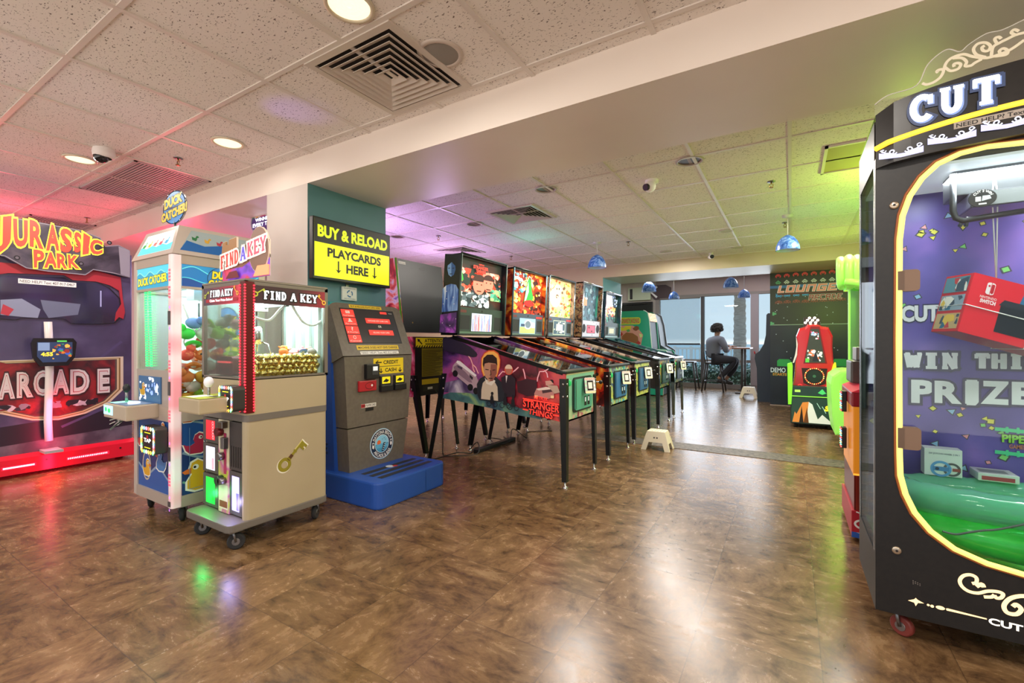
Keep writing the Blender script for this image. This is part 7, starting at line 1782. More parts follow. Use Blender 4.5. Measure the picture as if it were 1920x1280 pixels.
# marquee plate and title letters
pl = [(0.924,2.045),(1.098,2.038),(1.387,2.026),(1.522,1.988),(1.551,1.918),(1.649,1.945),(1.731,1.911),(1.731,1.665),(1.622,1.69),(1.475,1.704),(1.422,1.651),(1.19,1.652),(1.068,1.661),(0.952,1.737),(0.924,1.74)]
pl = [(jy0, pl[0][1] + .01)] + pl + [(jy0, pl[-1][1])]
mb = MB(); PLT = ramp_mat('marquee_plate', [(.35, '#2c2632'), (.5, '#4a4250'), (.65, '#6a5e66')], 5, 4, .8, rough=.35); mb.plane((JX, 0, 0), (0, 1, 0), (0, 0, 1)); mb.slabp(pl, PLT, .05, M('#8a808c', .4)); mb.o += mb.n * .05; mb.stroke(pl + pl[:1], .008, M('#8a848e', .4))
for p in [(1.015,1.734),(1.536,1.915),(1.394,1.743),(1.584,1.957)]: mb.circ(*p, .018, M('#1a161c', .4)); mb.circ(*p, .010, M('#6a626c', .4))
mb.poly([(1.649,1.936),(1.731,1.911),(1.731,1.665),(1.664,1.686)], M('#8f8a94', .4)); mb.build('marquee_plate', jp)
mb = MB(); mb.ax(-5.198); TR_ = M('#ff3f2e', .4, 0, .95); TY = M('#ffe23a', .4, 0, 1.0)
tops = [(0.902,2.023),(0.986,2.059),(0.992,2.039),(1.074,2.041),(1.083,2.052),(1.159,2.039),(1.177,2.052),(1.257,2.025),(1.263,2.035),(1.339,2.011),(1.349,2.022),(1.401,1.992),(1.408,2.012),(1.453,1.984),(1.45,1.974),(1.536,1.962)]
bots = [(0.902,1.736),(0.98,1.816),(0.998,1.811),(1.074,1.832),(1.083,1.834),(1.165,1.823),(1.177,1.816),(1.26,1.83),(1.26,1.821),(1.333,1.825),(1.346,1.827),(1.394,1.844),(1.401,1.818),(1.443,1.834),(1.45,1.821),(1.536,1.849)]
for i, ch in enumerate('JURASSIC'):
    t0, t1, b0, b1 = tops[2 * i], tops[2 * i + 1], bots[2 * i], bots[2 * i + 1]
    wf = lambda fx, fy, t0=t0, t1=t1, b0=b0, b1=b1: ((b0[0] + (b1[0] - b0[0]) * fx) * (1 - fy) + (t0[0] + (t1[0] - t0[0]) * fx) * fy, (b0[1] + (b1[1] - b0[1]) * fx) * (1 - fy) + (t0[1] + (t1[1] - t0[1]) * fx) * fy)
    mb.text(ch, 0, 0, 1, 1, TR_, .045, TY, .05, warp=wf)
tops = [(1.104,1.816),(1.171,1.815),(1.168,1.81),(1.241,1.809),(1.238,1.809),(1.306,1.802),(1.306,1.807),(1.377,1.805)]; bots = [(1.107,1.667),(1.159,1.674),(1.165,1.675),(1.247,1.682),(1.244,1.681),(1.306,1.685),(1.313,1.691),(1.384,1.696)]
for i, ch in enumerate('PARK'):
    t0, t1, b0, b1 = tops[2 * i], tops[2 * i + 1], bots[2 * i], bots[2 * i + 1]
    wf = lambda fx, fy, t0=t0, t1=t1, b0=b0, b1=b1: ((b0[0] + (b1[0] - b0[0]) * fx) * (1 - fy) + (t0[0] + (t1[0] - t0[0]) * fx) * fy, (b0[1] + (b1[1] - b0[1]) * fx) * (1 - fy) + (t0[1] + (t1[1] - t0[1]) * fx) * fy)
    mb.text(ch, 0, 0, 1, 1, TR_, .045, TY, .05, warp=wf)
mb.build('title_letters', jp)
# white post with the little score screen
mb = MB(); mb.tube([(-5.19,1.188,1.236),(-5.19,1.194,1.074),(-5.19,1.197,0.812),(-5.19,1.188,0.419),(-5.19,1.194,0.261)], .026, M('#d9cfc8', .3, 0, .08), 8); mb.box((-5.25, 1.15, .17), (-5.10, 1.26, .19), M('#b8aeb0', .4)); mb.build('front_post', jp)
q = (1.079,0.874,0.269,0.227); a, b, w, h = q
mb = MB(); mb.plane((-5.16, a, b), (0, w, 0), (0, 0, h)); sp_ = [(.06, 1.0), (.0, .82), (.04, .3), (.18, .0), (.80, .0), (.96, .3), (1.0, .85), (.92, 1.0)]; mb.slabp(sp_[::-1], M('#17161c', .25), .03); mb.build('score_screen_casing', jp)
mb = MB(); mb.plane((-5.129, a, b), (0, w, 0), (0, 0, h)); mb.poly([(.12, .86), (.12, .35), (.24, .14), (.76, .14), (.90, .4), (.90, .86)], M('#2a3a5a', .3, 0, .5)); mb.rect(.14, .56, .25, .28, M('#7a90b0', .3, 0, .5)); scatter(mb, 22, ['#c8702a', '#e8b04a', '#3a9a5a', '#8a2a2a', '#3a5ab0'], .03, .10, .5, 97, (.45, .25, .88, .80)); mb.text('4:55', .20, .36, .26, .14, M('#ffe23a', .3, 0, .9), .04); mb.rect(.55, .87, .22, .05, M('#5ac85a', .3, 0, .6)); mb.build('score_screen', jp)
# pale fern printed at the corner
mb = MB(); mb.ax(JX); rnd = random.Random(5); FC = [M('#a8c4ac', .4), M('#7f9f8a', .4), M('#c8dccb', .4)]
for i in range(22):
    a_ = math.radians(rnd.uniform(95, 200)); L = rnd.uniform(.08, .17); b_ = (1.755, .36 + rnd.uniform(0, .05))
    P_ = [(b_[0] + L * t * math.cos(a_), b_[1] + L * t * math.sin(a_) - .05 * t * t) for t in (0, .3, .6, .85, 1)]
    mb.stroke([p for p in P_ if p[0] < 1.762], .009, FC[i % 3]); mb.k = min(mb.k, 6)
mb.build('fern_print', jp)


# ================================================================ string-cutting prize machine on the right
rx0, rx1, ry0, ry1 = .26, 1.18, 2.10, 2.56
rm = thing('prize_machine', 'big black string-cutting prize machine with yellow-lit curved window and CUT sign', 'game machine', ((rx0 + rx1) / 2, (ry0 + ry1) / 2, 0))
BK = ramp_mat('black_powder', [(.4, '#131110'), (.6, '#191614')], 60, 2, rough=.42); mid = (rx0 + rx1) / 2
inn = [(0.327,0.674),(0.325,1.072),(0.327,1.432),(0.335,1.516),(0.355,1.583),(0.387,1.639),(0.428,1.681),(0.485,1.705),(0.549,1.713),(0.635,1.707)][::-1]
low = [(0.329,0.598),(0.343,0.534),(0.368,0.473),(0.41,0.417),(0.471,0.37),(0.549,0.341),(0.635,0.327)][::-1]
left = [p for p in inn if p[0] < mid - .02]
leftlow = [p for p in low if p[0] < mid - .02][::-1]
L_ = left + leftlow            # from top centre down the left side to bottom centre
topz, botz = left[0][1] + .004, leftlow[-1][1] - .008
loop = [(mid, topz)] + L_ + [(mid, botz)] + [(2 * mid - a, b) for a, b in L_[::-1]]
loop = loop[::-1]
zb, zt = .10, 1.735


def to_rect(a, b):
    cz = 1.0; da, db = a - mid, b - cz; k = min((rx1 - mid) / max(abs(da), 1e-6), (zt - cz) / max(db, 1e-6) if db > 0 else (cz - zb) / max(-db, 1e-6)); return (mid + da * k, cz + db * k)


mb = MB()
RO = [to_rect(*p) for p in loop]
for corner in ((rx0, zb), (rx1, zb), (rx0, zt), (rx1, zt)):
    i = min(range(len(RO)), key=lambda j: (RO[j][0] - corner[0]) ** 2 + (RO[j][1] - corner[1]) ** 2); RO[i] = corner
f3 = lambda L, y: [(a, y, b) for a, b in L]
mb.grid([f3(RO, ry0 + .03), f3(RO, ry0), f3(loop, ry0), f3(loop, ry0 + .03)], BK, True, False); mb.build('front_panel', rm)
mb = MB(); mb.tube(f3(loop, ry0 - .004), .009, M('#eddf78', .4, 0, .85), 8, closed=True); mb.build('light_rim', rm)
mb = MB(); mb.tube(f3([(mid + (a - mid) * 1.03, .99 + (b - .99) * 1.015) for a, b in loop], ry0 - .002), .004, M('#8a4a20', .4, 0, .3), 6, closed=True); mb.build('rim_bezel', rm)
mb = MB(); mb.prism(loop, 'y', ry0 + .018, ry0 + .024, GLASS); mb.build('door_glass', rm)
mb = MB(); mb.box((rx0, ry0 + .03, zb), (rx1, ry1, .30), BK); mb.box((rx0, ry1 - .02, .30), (rx1, ry1, 1.88), BK); mb.box((rx1 - .02, ry0 + .03, .30), (rx1, ry1 - .02, 1.88), BK); mb.box((rx0, ry0 + .03, 1.72), (rx1, ry1 - .02, 1.88), BK)
for y in (ry0 + .03, ry1 - .04): mb.box((rx0, y, .30), (rx0 + .018, y + .018, 1.72), M('#8a8f92', .25, .8))
mb.build('cabinet', rm)
mb = MB(); mb.box((rx0 + .002, ry0 + .048, .30), (rx0 + .008, ry1 - .04, 1.72), glass_mat('side_glass', '#b9c4c0', .30, .03, 1.45)); mb.build('side_glass', rm)
# header: bulging arch
HB = ramp_mat('header_black', [(.4, '#161412'), (.6, '#1c1917')], 40, 2, rough=.3)
mb = MB(); n = 20; rows = [[], [], [], []]
arch = lambda t: 1 - (2 * t - 1) ** 2
for i in range(n + 1):
    t = i / n; x = rx0 + (rx1 - rx0) * t; e = min(1, min(t, 1 - t) / .06); yb = ry0 - .005 - .03 * math.sin(min(1, e) * PI / 2)
    zt_ = 1.903 + .062 * arch(t) - (1 - e) * .012; z_b = 1.697 + .031 * arch(t)
    rows[0].append((x, ry1 - .02, zt_)); rows[1].append((x, yb, zt_)); rows[2].append((x, yb, z_b)); rows[3].append((x, ry0 + .03, z_b))
mb.grid(rows, HB, False, False); hdr = mb.build('header', rm)
YF = ry0 - .036
mb = MB(); yl = [(rx0 + (rx1 - rx0) * t, 1.768 + .060 * arch(t)) for t in [i / 30 for i in range(31)]]; mb.tube([(a, YF + (.03 if i in (0, 30) else .004), b) for i, (a, b) in enumerate(yl)], .010, M('#ffc83a', .4, 0, 1.2), 8); mb.build('yellow_light_line', hdr)
mb = MB(); mb.ay(YF)
lf = lambda x: .055 * arch((x - rx0) / (rx1 - rx0))
NH = M('#a89d92', .5); c0, c1 = [(0.461,1.778),(0.624,1.785)]
sl_ = (c1[1] - c0[1]) / (c1[0] - c0[0]) * .9; mb.poly([(c0[0], c0[1]), (c0[0] + .30, c0[1] + .30 * sl_), (c0[0] + .30, c0[1] + .30 * sl_ + .022), (c0[0], c0[1] + .022)], NH); mb.text('NEED HELP? Text 407-917-0467', 0, 0, 1, 1, M('#1c1a18', .5), .02, warp=lambda fx, fy: (c0[0] + .006 + fx * .288, c0[1] + .004 + fy * .014 + fx * .288 * sl_)); mb.build('help_strip', hdr)
mb = MB(); mb.ay(YF); SCW = M('#d8dcf4', .4, 0, .8)
for i in range(7):
    xc = rx0 + .065 + i * .13; zz = 1.710 + lf(xc)
    mb.poly([(xc - .06, zz - .006), (xc, zz - .012 + .002), (xc + .06, zz - .004), (xc + .06, zz + .018), (xc + .02, zz + .004), (xc - .02, zz + .004), (xc - .06, zz + .016)], M('#b8bcf0', .4, 0, .55))
    for sg in (-1, 1): mb.stroke(swirl(xc + sg * .022, zz + .014, .012, .002, 200 if sg > 0 else -20, (200 + 420) if sg > 0 else (-20 - 420), 20), .004, SCW); mb.stroke([(xc + sg * .018, zz + .006), (xc + sg * .042, zz + .012), (xc + sg * .056, zz + .024)], .004, SCW); mb.stroke(swirl(xc + sg * .048, zz + .022, .008, .002, 0, 330 * sg, 14), .003, SCW)
mb.build('scroll_print', hdr)
mb = MB(); mb.ay(YF - .002)
wl = lambda x, y: (x, y + (x - .355) * .26)
for ch, (a, b, w, h) in zip('CUT', [(0.353,1.823,0.06,0.086),(0.426,1.833,0.064,0.083),(0.508,1.837,0.064,0.085)]):
    mb.slab(ch, a, b, w, h, M('#6f86b8', .4, 0, .8), .26, M('#2f3e60', .4, 0, .4), .20, gap=0); 
    mb.slab(ch, a - .003, b + .004, w, h, M('#ffffff', .4, 0, 1.6), .22, gap=0)
mb.build('sign_letters', hdr); mb = MB(); mb.ay(YF - .002); mb.text('2', .635, 1.852, .045, .078, M('#ffffff', .4, 0, 1.6), .03); mb.build('sign_numeral', hdr); mb = MB(); mb.ay(YF - .002); mb.slab('WIN', .73, 1.852, .24, .078, M('#ffffff', .4, 0, 1.6), .22)
mb.build('sign_word', hdr)
# clear scrolled crest on top
cr = [(0.258,1.933),(0.296,1.957),(0.373,1.969),(0.404,2.034),(0.451,2.069),(0.485,2.051),(0.508,2.068),(0.549,2.089),(0.586,2.088),(0.635,2.103)]
cr = [(p.x, p.y) for p in smooth([(a, b, 0) for a, b in cr], 5)]
crest = cr + [(mid, cr[-1][1] + .05)]; crest = crest + [(2 * mid - a, b) for a, b in cr[::-1]]
mb = MB(); mb.prism(crest + [(rx1, 1.86), (rx0, 1.86)], 'y', ry0 + .0, ry0 + .006, ACRYLIC); mb.tube([(a, ry0 + .003, b) for a, b in crest], .002, M('#dcd6cc', .3), 5); ct = mb.build('acrylic_crest', rm)
mb = MB(); mb.ay(ry0 - .001); SW = M('#d9cfb4', .4, 0, .12)
for pts in [[(0.388,1.971),(0.4,1.963),(0.419,1.966),(0.436,1.979),(0.443,1.998),(0.436,2.004),(0.426,2.001),(0.429,1.995)],[(0.443,1.998),(0.45,2.022),(0.466,2.035),(0.493,2.037),(0.515,2.022),(0.546,2.007),(0.576,2.008),(0.605,2.016),(0.635,2.036)],[(0.447,2.007),(0.461,1.991),(0.479,1.992),(0.486,2.004),(0.479,2.012),(0.469,2.011),(0.47,2.002)],[(0.466,2.032),(0.488,2.026),(0.5,2.009),(0.497,1.996),(0.511,1.993),(0.52,1.999),(0.537,2.006)],[(0.546,2.009),(0.524,2.025),(0.517,2.046),(0.528,2.06),(0.546,2.057),(0.557,2.042),(0.552,2.029),(0.541,2.032),(0.537,2.044),(0.544,2.048)],[(0.559,2.005),(0.563,2.036),(0.58,2.046),(0.597,2.052),(0.614,2.058),(0.635,2.059)],[(0.567,2.005),(0.593,2.002),(0.597,2.013),(0.587,2.024),(0.578,2.019),(0.58,2.011)],[(0.572,2.045),(0.567,2.062),(0.576,2.065),(0.582,2.057)],[(0.614,2.058),(0.605,2.069),(0.612,2.076),(0.622,2.067)]]: mb.stroke([(p.x, p.y) for p in smooth([(a, b, 0) for a, b in pts], 5)], .0085, SW)
mb.build('scroll_engraving', ct)
# hinges and door locks, lower printing
HG = M('#7d6350', .35, .2)
for q in [(0.329,1.249,0.052,0.075),(0.329,0.692,0.055,0.079)]:
    a, b, w, h = q; mb = MB(); mb.prism(rrect(a, b, a + w, b + h, .012, 4), 'y', ry0 - .012, ry0 + .016, HG); mb.box((a - .008, ry0 - .014, b + .004), (a + .010, ry0 + .0, b + h - .004), M('#6a5444', .3, .4)); mb.build('glass_hinge', rm)
for p in [(0.312,1.558),(0.319,0.328)]:
    mb = MB(); mb.lathe([(.014, 0), (.014, -.004), (.010, -.007), (.001, -.006)], (p[0], ry0, p[1]), M('#b8a894', .25, .8), 18, 'y'); mb.lathe([(.004, -.0075), (.001, -.0076)], (p[0], ry0, p[1]), BLACK, 8, 'y'); mb.build('door_lock', rm)
mb = MB(); mb.ay(ry0); GP = M('#ffd9a0', .4, 0, 1.0); st_ = [(0.35,0.159),(0.367,0.168),(0.371,0.174),(0.376,0.169),(0.393,0.161),(0.377,0.158),(0.371,0.145),(0.367,0.156)]; mb.poly(st_, GP)
for p, r in zip([(0.404,0.159),(0.414,0.158)], (.004, .005)): mb.circ(*p, r, GP, n=10)
p = [(0.435,0.159)][0]; mb.circ(*p, .012, GP, .0065, 14); mb.poly([(0.449,0.161),(0.451,0.155),(0.549,0.155),(0.549,0.159),(0.453,0.163)], GP)
q = (0.553,0.142,0.067,0.03); mb.text('CUT 2 WIN', 0, 0, 1, 1, M('#fff4e4', .4, 0, 1.2), .03, warp=lambda fx, fy: (q[0] + fx * .20, q[1] + fy * .022 - fx * .004)); 
mb.build('lower_lettering', rm); mb = MB(); mb.ay(ry0)
for pts, wd in zip([[(0.514,0.264),(0.524,0.27),(0.524,0.286),(0.51,0.292),(0.493,0.284),(0.484,0.266),(0.489,0.248),(0.505,0.236),(0.528,0.236),(0.551,0.249),(0.574,0.254),(0.587,0.25),(0.582,0.236),(0.571,0.233),(0.567,0.241)],[(0.524,0.257),(0.537,0.268),(0.542,0.259)],[(0.652,0.26),(0.626,0.255),(0.602,0.239),(0.589,0.213),(0.596,0.193),(0.617,0.194),(0.628,0.213),(0.617,0.225),(0.609,0.216)],[(0.542,0.228),(0.56,0.233),(0.567,0.242)]], (.010, .012, .012, .010)): mb.stroke([(p.x, p.y) for p in smooth([(a, b, 0) for a, b in pts], 5)], wd, GP)
mb.build('lower_scrolls', rm); mb = MB(); mb.ay(ry0)
for i in range(9): mb.circ([(0.364,0.232)][0][0] + (i % 4) * .006, [(0.364,0.232)][0][1] - (i // 4) * .005 - (i % 4) * .002, .0016, M('#8a8078', .5), n=6)
mb.build('speaker_holes', rm)
for x, y in ((rx0 + .075, ry0 + .07), (rx1 - .075, ry0 + .07), (rx0 + .075, ry1 - .07), (rx1 - .075, ry1 - .07)): caster(rm, x, y, .10, .036, M('#7a2f28', .5), turn=-.6)
# inside: printed back, cutter, light
BY = ry1 - .02
PUR = ramp_mat('purple_print', [(.32, '#4a3f92'), (.5, '#6a5ab4'), (.62, '#8a6ac8'), (.75, '#b06ac8')], 2.2, 3, .6, rough=.4)
mb = MB(); mb.box((rx0 + .03, BY - .008, .30), (rx1 - .03, BY, 1.70), PUR); bp_ = mb.build('back_print', rm)
mb = MB(); mb.ay(BY - .008); rnd = random.Random(14)
for i in range(95):
    a, b, s = rnd.uniform(rx0 + .04, rx1 - .05), rnd.choice((rnd.uniform(1.2, 1.68), rnd.uniform(.45, .80))), rnd.uniform(.008, .014); th0 = rnd.uniform(0, 6); col = rnd.choice(['#f2e85a', '#f2e85a', '#f0a0a8', '#9acdf4', '#8ae07a']); k = rnd.choice((3, 4, 4))
    for kk, c in ((1.5, '#4a4a58'), (1, col)): mb.poly([(a + s * kk * math.cos(th0 + 2 * PI * j / k), b + s * kk * .9 * math.sin(th0 + 2 * PI * j / k)) for j in range(k)], M(c, .4)); mb.k = 1 if kk == 1 else 2
mb.k = 3; WT = M('#f4f6ff', .4); SH = M('#3d3b60', .4)
def fitt(t, q, wt=None, **k): mb.text(t, *q, WT, **k)
q = (0.4,1.155,0.123,0.07); mb.text('CUT', *q, WT, .05, SH, .06); mb.text('THE STRING', q[0] + q[2] * 1.15, q[1], q[2] * 3.2, q[3], WT, .05, SH, .06)
q = (0.411,0.961,0.171,0.062); mb.slab('WIN', *q, WT, .34, SH, .30); q = (0.625,0.967,0.142,0.055); mb.slab('THI', *q, WT, .34, SH, .30); mb.slab('S', q[0] + q[2], q[1], q[2] / 3, q[3], WT, .34, SH, .30)
for ch, q in zip('PRIZE', [(0.432,0.813,0.074,0.098),(0.506,0.818,0.083,0.092),(0.59,0.821,0.056,0.092),(0.643,0.824,0.084,0.092),(0.73,0.827,0.063,0.089)]): (mb.slab('I', q[0], q[1], q[2], q[3], WT, .36, SH, .16, gap=.2) if ch == 'I' else mb.text(ch, *q, WT, .05, SH, .07))
q = (0.703,0.678,0.063,0.031); PG = M('#8fd84a', .4); mb.text('PIPE', *q, PG, .04, M('#1a3a24', .4), .06); mb.text('GAMES', q[0] + .02, q[1] - .022, q[2] * .7, .016, M('#c87a4a', .4), .03)
PT = M('#4ad89a', .4)
for dz in (.045, -.045): mb.stroke([(q[0] - .02, q[1] + dz + .005), (q[0] + .10, q[1] + dz)], .014, PT); [mb.rect(q[0] + .01 + i * .03, q[1] + dz - .008, .008, .024, PT) for i in range(3)]
mb.build('back_lettering', bp_)
mb = MB(); mb.box((rx0 + .02, ry0 + .05, .30), (rx1 - .02, BY - .01, .31), M('#3a9a4a', .5)); mb.box((rx0 + .02, ry0 + .05, 1.69), (rx1 - .02, BY - .01, 1.70), M('#dfe2e6', .4, 0, .35)); mb.build('inner_lining', rm)
mb = MB(); MT = M('#5a5c60', .3, .7); mb.box((.50, 2.25, 1.60), (.86, 2.38, 1.69), MT, .004); mb.box((.54, 2.22, 1.545), (.82, 2.40, 1.60), M('#8e9296', .3, .6), .004); mb.tube([(0.499,2.24,1.677),(0.499,2.24,1.544),(0.506,2.24,1.517),(0.526,2.24,1.504),(0.545,2.24,1.508),(0.677,2.24,1.518)], .010, M('#3d3f44', .3, .6), 8); mb.build('cutter_carriage', rm)
c = [(0.567,1.571)][0]; mb = MB(); mb.ay(2.215); mb.slabp(arc(*c, .036, 0, 360, 24, .030)[:-1], BLACK, .006); mb.o += mb.n * .006
mb.text('CUT 2 WIN', 0, 0, 1, 1, WHITE, .02, warp=arcwarp(c, .021, .029, 150, 20)); mb.rect(c[0] - .018, c[1] - .010, .014, .016, WHITE); mb.poly([(c[0] - .002, c[1] - .010), (c[0] + .022, c[1] - .004), (c[0] + .018, c[1] + .008), (c[0], c[1] + .008)], M('#c8ccd0', .4)); mb.rect(c[0] - .01, c[1] - .022, .02, .005, WHITE); mb.build('dial_plate', rm)
mb = MB(); ptc = [(0.529,1.489)][0]
mb.cyl((ptc[0], 2.26, ptc[1] + .03), (ptc[0] - .008, 2.26, ptc[1]), .006, STEEL, 8); mb.cyl((ptc[0] + .014, 2.26, ptc[1] + .032), (ptc[0] + .008, 2.26, ptc[1] - .002), .006, STEEL, 8); mb.build('cutter_blade', rm)
lamp('prize_case_lamp', 'AREA', (mid, 2.28, 1.68), 22, (.97, .97, 1), .5, shape='RECTANGLE', size_y=.2)
lamp('green_ring_glow', 'POINT', (.72, 2.26, .37), .8, (.2, 1, .3), .04)
# hanging boxed console
bx_c = Vector((.655, 2.355, 1.165))
cb = thing('console_box', 'red game console box hung on white strings inside the string-cutting machine', 'box', tuple(bx_c))
W_, H_, D_ = .18, .108, .055; rz = .15
cb.rotation_euler = (0, .27, .50)
mb = MB(); mb.box((-W_, -D_, -H_), (W_, D_, H_), M('#d81e2c', .4), .002); mb.plane((-W_, -D_, -H_), (2 * W_, 0, 0), (0, 0, 2 * H_))
mb.poly([(.0, .0), (.62, 0), (.62, 1), (0, 1)], M('#d81e2c', .35, 0, .15)); mb.poly([(.48, .62), (1, .62), (1, 1), (.52, 1)], M('#2f6f9a', .4)); mb.rect(.72, .80, .28, .2, M('#2a3a4a', .4)); mb.rect(.32, .14, .64, .50, M('#1b1d24', .4)); mb.poly([(.30, .58), (.94, .58), (.98, .68), (.34, .68)], M('#2a2c34', .4)); mb.slabp(rrect(.78, .1, .90, .60, .04, 4), M('#4aa8e8', .4), .004)
mb.o += mb.n * .004
for a, b in ((.84, .48), (.82, .45), (.86, .45), (.84, .42)): mb.circ(a, b, .010, BLACK, n=8)
mb.o -= mb.n * .004
mb.poly(rrect(.14, .70, .22, .90, .03, 4), M('#f4e8e8', .4)); mb.poly(rrect(.185, .72, .215, .88, .02, 3), M('#d81e2c', .4)); mb.circ(.162, .84, .011, M('#d81e2c', .4), n=10); mb.rect(.178, .69, .005, .22, M('#d81e2c', .4)); mb.text('NINTENDO', .10, .625, .16, .04, M('#f4e8e8', .4), .01); mb.text('SWITCH', .11, .545, .15, .065, M('#f4e8e8', .4), .05); mb.build('carton'); bpy.context.scene.objects[-1] if 0 else None
ctn = bpy.data.objects['carton']; ctn.parent = cb
mb = MB(); mb.plane((-W_, D_, -H_), (0, -2 * D_, 0), (0, 0, 2 * H_))
for j in range(3): mb.rect(.06, .05 + .32 * j, .86, .27, M(('#c8a878', '#8fa0b0', '#5a8a9a')[j], .4)); scatter(mb, 7, ['#e8e4da', '#3a4a5a', '#c83a3a', '#e8c04a', '#2a6a8a'], .08, .2, 0, 60 + j, (.08, .06 + .32 * j, .9, .3 + .32 * j))
mb.build('end_print'); e_ = bpy.data.objects['end_print']; e_.parent = cb
sg = thing('string', 'white strings tied round the hanging red box and up to the cutter', 'string', (.56, 2.3, 1.28)); WS = M('#f2f0ea', .6)
R = cb.rotation_euler.to_matrix()
T = lambda x, y, z: tuple(bx_c + R @ Vector((x, y, z)))
e = .003; knot = Vector((0.622,2.285,1.277))
mb = MB(); mb.tube([T(-W_ - e, -D_ - e, -.01), T(W_ + e, -D_ - e, -.01), T(W_ + e, D_ + e, -.01), T(-W_ - e, D_ + e, -.01)], .002, WS, 5, True); mb.tube([T(.05, -D_ - e, -H_ - e), T(.05, -D_ - e, H_ + e), T(.05, D_ + e, H_ + e), T(.05, D_ + e, -H_ - e)], .002, WS, 5, True)
mb.tube([T(.05, -D_ - e, H_ + e), tuple(knot), T(-.05, D_, H_ + e)], .002, WS, 5); mb.build('box_tie', sg)
tp_ = Vector((0.608,2.25,1.643))
mb = MB(); mb.tube([tuple(knot), (tp_.x - .006, tp_.y, tp_.z - .06), (tp_.x, tp_.y, tp_.z + .02)], .0022, WS, 5); mb.tube([tuple(knot), (tp_.x + .008, tp_.y, tp_.z - .06), (tp_.x, tp_.y, tp_.z + .02)], .0022, WS, 5); mb.build('hanging_cord', sg)
# inflatable green pool, boxes and lead on the bottom
ip = thing('inflatable_ring', 'green and clear inflatable ring lying in the bottom of the string-cutting machine', 'inflatable', (mid, 2.33, .31))
G1 = glass_mat('mint_vinyl', '#9af0c0', 1.0, .08, haze=.45, hazecol='#8af0c8'); G2 = ramp_mat('green_vinyl', [(.4, '#20c838'), (.6, '#3ae050')], 6, 3, rough=.15, bump=.5)
for zc_, rt, rx_, ry_, m, nm in ((.385, .062, .36, .125, G2, 'lower_tube'), (.49, .055, .355, .12, G1, 'upper_tube')):
    pts = [(mid + rx_ * math.cos(2 * PI * i / 48), 2.325 + ry_ * math.sin(2 * PI * i / 48), zc_) for i in range(48)]; mb = MB(); mb.tube(pts, [rt + .003 * math.sin(i * 2.4) for i in range(48)], m, 16, True); mb.build(nm, ip)
mb = MB(); mb.tube([(mid + .33 * math.cos(2 * PI * i / 48), 2.325 + .10 * math.sin(2 * PI * i / 48), .44) for i in range(48)], .02, M('#128a34', .3), 8, True); mb.build('seam', ip)
wb = thing('wheel_box', 'white carton with blue steering wheel picture standing on the green ring', 'box', (.44, 2.41, .545))
q = (0.45,0.53,0.111,0.121); a, b, w, h = q; mb = MB(); mb.box((a, 2.40, .545), (a + w, 2.46, b + h), M('#e6ecee', .4), .002); mb.ay(2.40); mb.text('SW JOYCON WHEEL 2 IN 1', a + w * .12, b + h * .80, w * .8, h * .07, M('#2a4a6a', .4), .01); c = (a + w * .62, b + h * .36)
mb.stroke(arc(c[0] + .012, c[1], w * .2, 0, 360, 24), .008, M('#5a5a60', .4)); c = (a + w * .44, b + h * .36); mb.stroke(arc(*c, w * .24, 0, 360, 28), .009, M('#5aa0e0', .4)); mb.rect(c[0] - w * .22, c[1] - h * .07, w * .44, h * .14, M('#4a88c8', .4)); mb.circ(c[0] - w * .1, c[1], .006, M('#1a3a5a', .4)); mb.rect(c[0] + w * .3, c[1] - h * .05, w * .2, h * .1, M('#a04a40', .4)); mb.build('carton', wb)
fb = thing('flat_box', 'pale flat carton lying at the back of the string-cutting machine', 'box', (.62, 2.47, .545))
q = (0.604,0.498,0.111,0.061); a, b, w, h = q; mb = MB(); mb.box((a, 2.40, .546), (a + w, 2.50, .575), M('#d8dcdc', .4), .002); mb.plane((a, 2.40, .5755), (w, 0, 0), (0, .10, 0)); mb.rect(.1, .2, .7, .5, M('#8a9090', .4)); mb.ay(2.40); mb.rect(a + .01, .55, w * .8, .015, M('#b04048', .4)); mb.build('carton', fb)
gl = thing('grey_lead', 'grey lead lying across the green inflatable ring', 'cable', (.5, 2.2, .45)); mb = MB(); mb.tube(smooth([(0.449,2.14,0.41),(0.466,2.14,0.407),(0.488,2.14,0.408),(0.515,2.14,0.42),(0.552,2.14,0.435),(0.589,2.14,0.447),(0.664,2.14,0.484)]), .0035, M('#5a6a60', .5), 6); mb.build('wire', gl)

